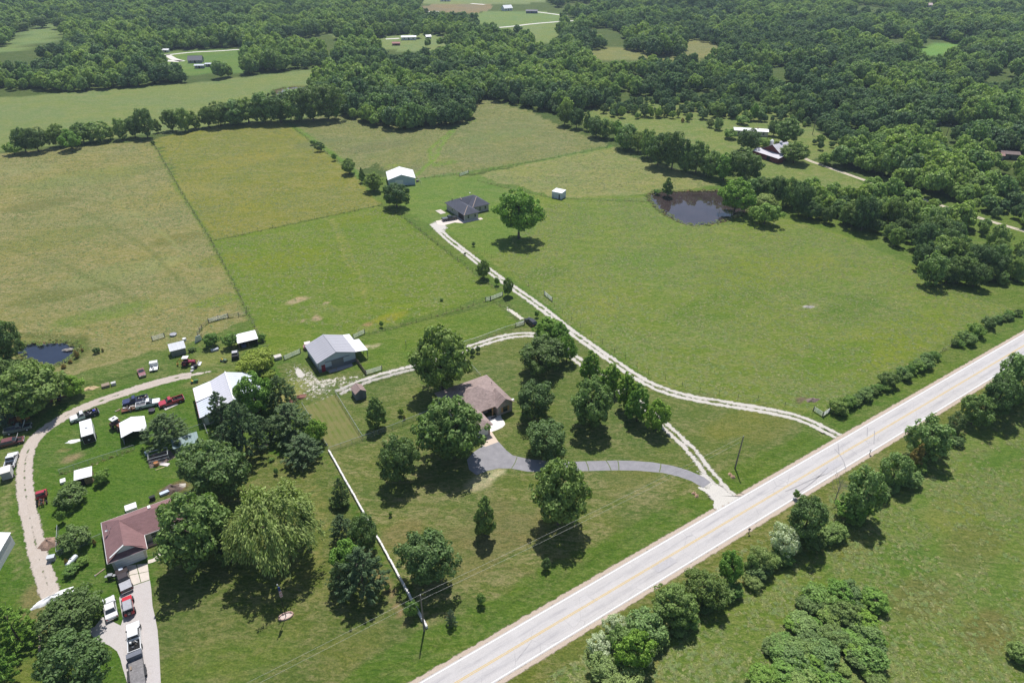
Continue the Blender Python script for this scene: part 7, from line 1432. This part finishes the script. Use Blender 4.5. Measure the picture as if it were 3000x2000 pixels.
dist = np.hypot(A, B); young = vnoise(A, B, 60, 3) > .52                       # young dense regrowth between older stands
right = (A > 60) & (B > 250) & (B < 520) & young
size = S_*(.78+1.0*rg2.random(len(A))**1.7)*(.80+.55*vnoise(A, B, 38, 12))*np.where(right, .85, 1.1)*np.where(B > 800, .72, np.where(B > 480, .86, 1.0))
hei = size*rg2.uniform(.95, 1.4, len(A))
edge = np.argsort(dist)[:95]
for i_ in edge:
    b = Vector((A[i_], B[i_], 0)); px_, py_ = pix((b.x, b.y, 0))
    place_tree(('broadleaf tree in the wood belt just right of the pond' if px_ < 2560 else 'broadleaf tree in the wood belt where the right pasture narrows' if px_ < 2820 else 'broadleaf tree of the wood belt at the right picture edge') if px_ > 2300 else 'wood edge tree behind the back pasture', b, size[i_], hei[i_], ('hedge','oak','dark','hedge')[int(rg2.integers(4))], 'wood_tree', 'tree', 'wood edge trees')
rest = np.setdiff1d(np.arange(len(A)), edge)
# forest mass: one mesh of points, trees set on them by geometry nodes
pc = bpy.data.collections.new('forest_protos')
for kd in ('forest',):
    for k, cm in enumerate(PROTO[kd][0]):
        bm = bmesh.new(); bm.from_mesh(cm); bm.to_mesh(cm); bm.free()
        o = bpy.data.objects.new(f'forest_crown_{k}', cm); pc.objects.link(o)
dkm = leaf_material('woodland_dark_leaf', (.062,.100,.044), (1.2,1.1,.85), tone=(1,1,.98)); lgm = leaf_material('woodland_light_leaf', (.128,.180,.054), (1.2,1.1,.8), tone=(1,1,.92))
for k, mt in ((4, dkm), (5, dkm), (6, lgm), (7, lgm)):
    cm = PROTO['forest'][0][k-4].copy(); cm.materials.clear(); cm.materials.append(mt); pc.objects.link(bpy.data.objects.new(f'forest_crown_{k}', cm))
fm = bpy.data.meshes.new('forest'); n = len(rest); fm.vertices.add(n)
fm.vertices.foreach_set('co', np.stack([A[rest], B[rest], np.zeros(n)], 1).ravel())
st = vnoise(A[rest], B[rest], 45, 5); kind_ = np.where(st < .40, rg2.integers(4, 6, n), np.where(right[rest] | (st > .60), rg2.integers(6, 8, n), rg2.integers(0, 4, n))); sw_ = rg2.random(n) < .22; kind_[sw_] = rg2.integers(0, 8, sw_.sum())
fm.attributes.new('pick', 'INT', 'POINT').data.foreach_set('value', kind_.astype(np.int32))
sc = np.stack([size[rest]/10, size[rest]/10, hei[rest]/10], 1); fm.attributes.new('size', 'FLOAT_VECTOR', 'POINT').data.foreach_set('vector', sc.astype(np.float32).ravel())
rt_ = np.zeros((n,3)); rt_[:,2] = rg2.uniform(0, 6.28, n); fm.attributes.new('turn', 'FLOAT_VECTOR', 'POINT').data.foreach_set('vector', rt_.astype(np.float32).ravel())
def scatter_group(name, coll):
    g = bpy.data.node_groups.new(name, 'GeometryNodeTree'); g.interface.new_socket('Geometry', in_out='INPUT', socket_type='NodeSocketGeometry'); g.interface.new_socket('Geometry', in_out='OUTPUT', socket_type='NodeSocketGeometry')
    N = g.nodes.new; L_ = g.links.new; gi = N('NodeGroupInput'); go = N('NodeGroupOutput'); ip = N('GeometryNodeInstanceOnPoints'); ci = N('GeometryNodeCollectionInfo')
    ci.inputs['Collection'].default_value = coll; ci.inputs['Separate Children'].default_value = True; ci.inputs['Reset Children'].default_value = True
    def na(nm, ty): q_ = N('GeometryNodeInputNamedAttribute'); q_.data_type = ty; q_.inputs['Name'].default_value = nm; return q_.outputs[0]
    ip.inputs['Pick Instance'].default_value = True
    L_(gi.outputs[0], ip.inputs['Points']); L_(ci.outputs[0], ip.inputs['Instance']); L_(na('pick','INT'), ip.inputs['Instance Index']); L_(na('size','FLOAT_VECTOR'), ip.inputs['Scale'])
    er = N('FunctionNodeEulerToRotation'); L_(na('turn','FLOAT_VECTOR'), er.inputs[0]); L_(er.outputs[0], ip.inputs['Rotation']); L_(ip.outputs[0], go.inputs[0]); return g
fo = link('forest', fm); tag(fo, 'dense deciduous forest filling the background', 'forest', kind='stuff'); md = fo.modifiers.new('scatter', 'NODES'); md.node_group = scatter_group('forest_scatter', pc)
print('forest', n, 'trees', len(TREES))

# ------------------------------------------------------------------ rough grass: tussocks over the pastures and the lower right field
def tuft(seed, mat, n=26, h=.5):
    rng = np.random.default_rng(seed); a = rng.uniform(0, 6.28, n); r = rng.uniform(0, .5, n)**1.0; c = np.stack([r*np.cos(a), r*np.sin(a), rng.uniform(.10, .35, n)*h], 1)
    nr = np.stack([np.cos(a)*.25, np.sin(a)*.25, np.ones(n)], 1)+unit(rng, n)*.3
    return leaves_mesh('tuft', c, nr, rng.uniform(.14, .30, n), .35, rng, mat, droop=np.stack([np.cos(a), np.sin(a), np.full(n, .9)], 1))
GT = [leaf_material('tussock_green', (.088,.108,.040), (1.3,1.15,.9), .25), leaf_material('tussock_straw', (.105,.112,.054), (1.15,1.05,.95), .25), leaf_material('tussock_lush', (.068,.098,.034), (1.2,1.1,.8), .25)]
gc = bpy.data.collections.new('tussock_protos')
for k, m_ in enumerate(GT): gc.objects.link(bpy.data.objects.new(f'tussock_{k}', tuft(60+k, m_)))
def scatter(name, label, polys, count, smin, smax, bias, seed, hmul=1.0):
    rng = np.random.default_rng(seed); X_, Y_ = [], []
    for P in polys:
        lo, hi = P.min(0), P.max(0); n0 = int(count*(hi-lo).prod()/sum((q.max(0)-q.min(0)).prod() for q in polys)*1.6)
        x, y = rng.uniform(lo[0], hi[0], n0), rng.uniform(lo[1], hi[1], n0); k_ = inpoly(x, y, P) & (vnoise(x, y, 9, seed)*.7+vnoise(x, y, 2.2, seed+1)*.6+rng.random(n0)*.5 > .78); X_.append(x[k_]); Y_.append(y[k_])
    x, y = np.concatenate(X_), np.concatenate(Y_); k_ = dpoly(x, y, ROAD) > 5.5; x, y = x[k_], y[k_]; n = len(x)
    g = bpy.data.meshes.new(name); g.vertices.add(n); g.vertices.foreach_set('co', np.stack([x, y, np.zeros(n)], 1).ravel())
    g.attributes.new('pick', 'INT', 'POINT').data.foreach_set('value', rng.choice(3, n, p=bias).astype(np.int32)); s_ = rng.uniform(smin, smax, n); sc_ = np.stack([s_, s_, s_*hmul*rng.uniform(.6, 1.2, n)], 1)
    g.attributes.new('size', 'FLOAT_VECTOR', 'POINT').data.foreach_set('vector', sc_.astype(np.float32).ravel()); r3 = np.zeros((n,3)); r3[:,2] = rng.uniform(0, 6.28, n); g.attributes.new('turn', 'FLOAT_VECTOR', 'POINT').data.foreach_set('vector', r3.astype(np.float32).ravel())
    o = link(name, g); tag(o, label, 'grass', kind='stuff'); o.modifiers.new('scatter', 'NODES').node_group = scatter_group(name+'_scatter', gc); print(name, n)
scatter('rough_grass', 'rough tussock grass of the field south of the road', [W([(1500,2080),(1760,1860),(2100,1660),(2450,1440),(2700,1290),(3000,1110),(3100,1100),(3100,2080)])], 24000, .35, .95, [.62,.12,.26], 70, .5)
scatter('pasture_grass', 'uneven pasture grass of the left fields', [W([(-60,470),(446,415),(621,708),(735,935),(560,1000),(300,1030),(-60,960)])], 24000, .35, 1.0, [.35,.5,.15], 72, .35)
scatter('hay_grass', 'uneven grass of the large right pasture', [W([(1450,745),(1600,600),(1900,575),(1985,660),(2300,645),(2480,695),(2700,795),(2985,910),(2430,1205),(2050,1155),(1900,1105),(1640,930)])], 22000, .35, .95, [.65,.1,.25], 74, .32)
scatter('paddock_grass', 'uneven grass of the green paddock and amber field', [W([(630,712),(1118,606),(1180,645),(1455,850),(1060,980),(740,930)]), W([(460,408),(830,356),(1110,597),(622,702)])], 18000, .35, .95, [.55,.25,.2], 76, .32)
scatter('back_pasture_grass', 'uneven grass of the back pasture', [W([(845,356),(1000,342),(1400,288),(1640,375),(1780,428),(1350,506),(1240,516),(1060,495)]), W([(1410,516),(1790,435),(2110,540),(1910,562),(1620,570)])], 14000, .5, 1.2, [.4,.45,.15], 78, .35)

def along(name, label, lines, step, smin, smax, bias, seed, width=.5, hmul=1.0):
    rng = np.random.default_rng(seed); xs = []
    for ln in lines:
        P = ln if isinstance(ln, np.ndarray) else W(ln)
        for a, b in zip(P[:-1], P[1:]):
            n = max(2, int(np.linalg.norm(b-a)/step)); f = rng.random(n); xs.append(a+(b-a)*f[:,None]+rng.normal(size=(n,2))*width)
    x = np.vstack(xs); n = len(x); g = bpy.data.meshes.new(name); g.vertices.add(n); g.vertices.foreach_set('co', np.column_stack([x, np.zeros(n)]).ravel())
    g.attributes.new('pick', 'INT', 'POINT').data.foreach_set('value', rng.choice(3, n, p=bias).astype(np.int32)); s_ = rng.uniform(smin, smax, n)
    g.attributes.new('size', 'FLOAT_VECTOR', 'POINT').data.foreach_set('vector', np.stack([s_, s_, s_*hmul*rng.uniform(.6,1.4,n)], 1).astype(np.float32).ravel()); r3 = np.zeros((n,3)); r3[:,2] = rng.uniform(0, 6.28, n); g.attributes.new('turn', 'FLOAT_VECTOR', 'POINT').data.foreach_set('vector', r3.astype(np.float32).ravel())
    o = link(name, g); tag(o, label, 'weeds', kind='stuff'); o.modifiers.new('scatter', 'NODES').node_group = scatter_group(name+'_scatter', gc)
along('fence_weeds', 'tall weeds growing along the wire fences', [[(447,416),(530,560),(619,706)],[(621,710),(680,820),(733,930),(760,985),(800,1045)],[(620,706),(800,668),(1000,625),(1118,601)],[(1122,604),(1186,640),(1320,745),(1456,850)],[(1424,882),(1350,905),(1220,943),(1082,980)],[(1245,522),(1355,508),(1560,474),(1780,432)],[(1400,530),(1520,558),(1620,580),(1760,588),(1900,590)],[(1445,880),(1490,915),(1535,950)],[(2440,1213),(2600,1122),(2760,1030),(2940,930)],[(835,356),(930,430),(1040,505)],[(722,922),(700,927),(640,935),(612,945),(592,962),(580,985)],[(176,1390),(260,1362),(345,1334),(395,1317)],[(2030,1800),(2120,1745)]], .55, .35, .9, [.45,.25,.3], 80, .3, 1.2)
along('pond_reeds', 'reeds and rank grass round the ponds', [np.vstack([q, q[:1]]) for q in (POND1, POND2, POND3)], .25, .5, 1.2, [.4,.2,.4], 82, .7, 1.5)

# ------------------------------------------------------------------ haze: the air over the whole place
hz = MB().box(-3500, 3500, -600, 5200, -2.6, 101.5).build('haze', plain('unused_haze', (.5,.5,.5)))
t = NT('haze_air'); pv = t.n('ShaderNodeVolumePrincipled'); pv.inputs['Color'].default_value = (.66,.82,1.0,1); pv.inputs['Density'].default_value = .00012; pv.inputs['Anisotropy'].default_value = 0.2
t.l(pv.outputs[0], t.out.inputs['Volume']); hz.data.materials.clear(); hz.data.materials.append(t.m); tag(hz, 'pale summer haze over the farmland', 'haze', kind='stuff')
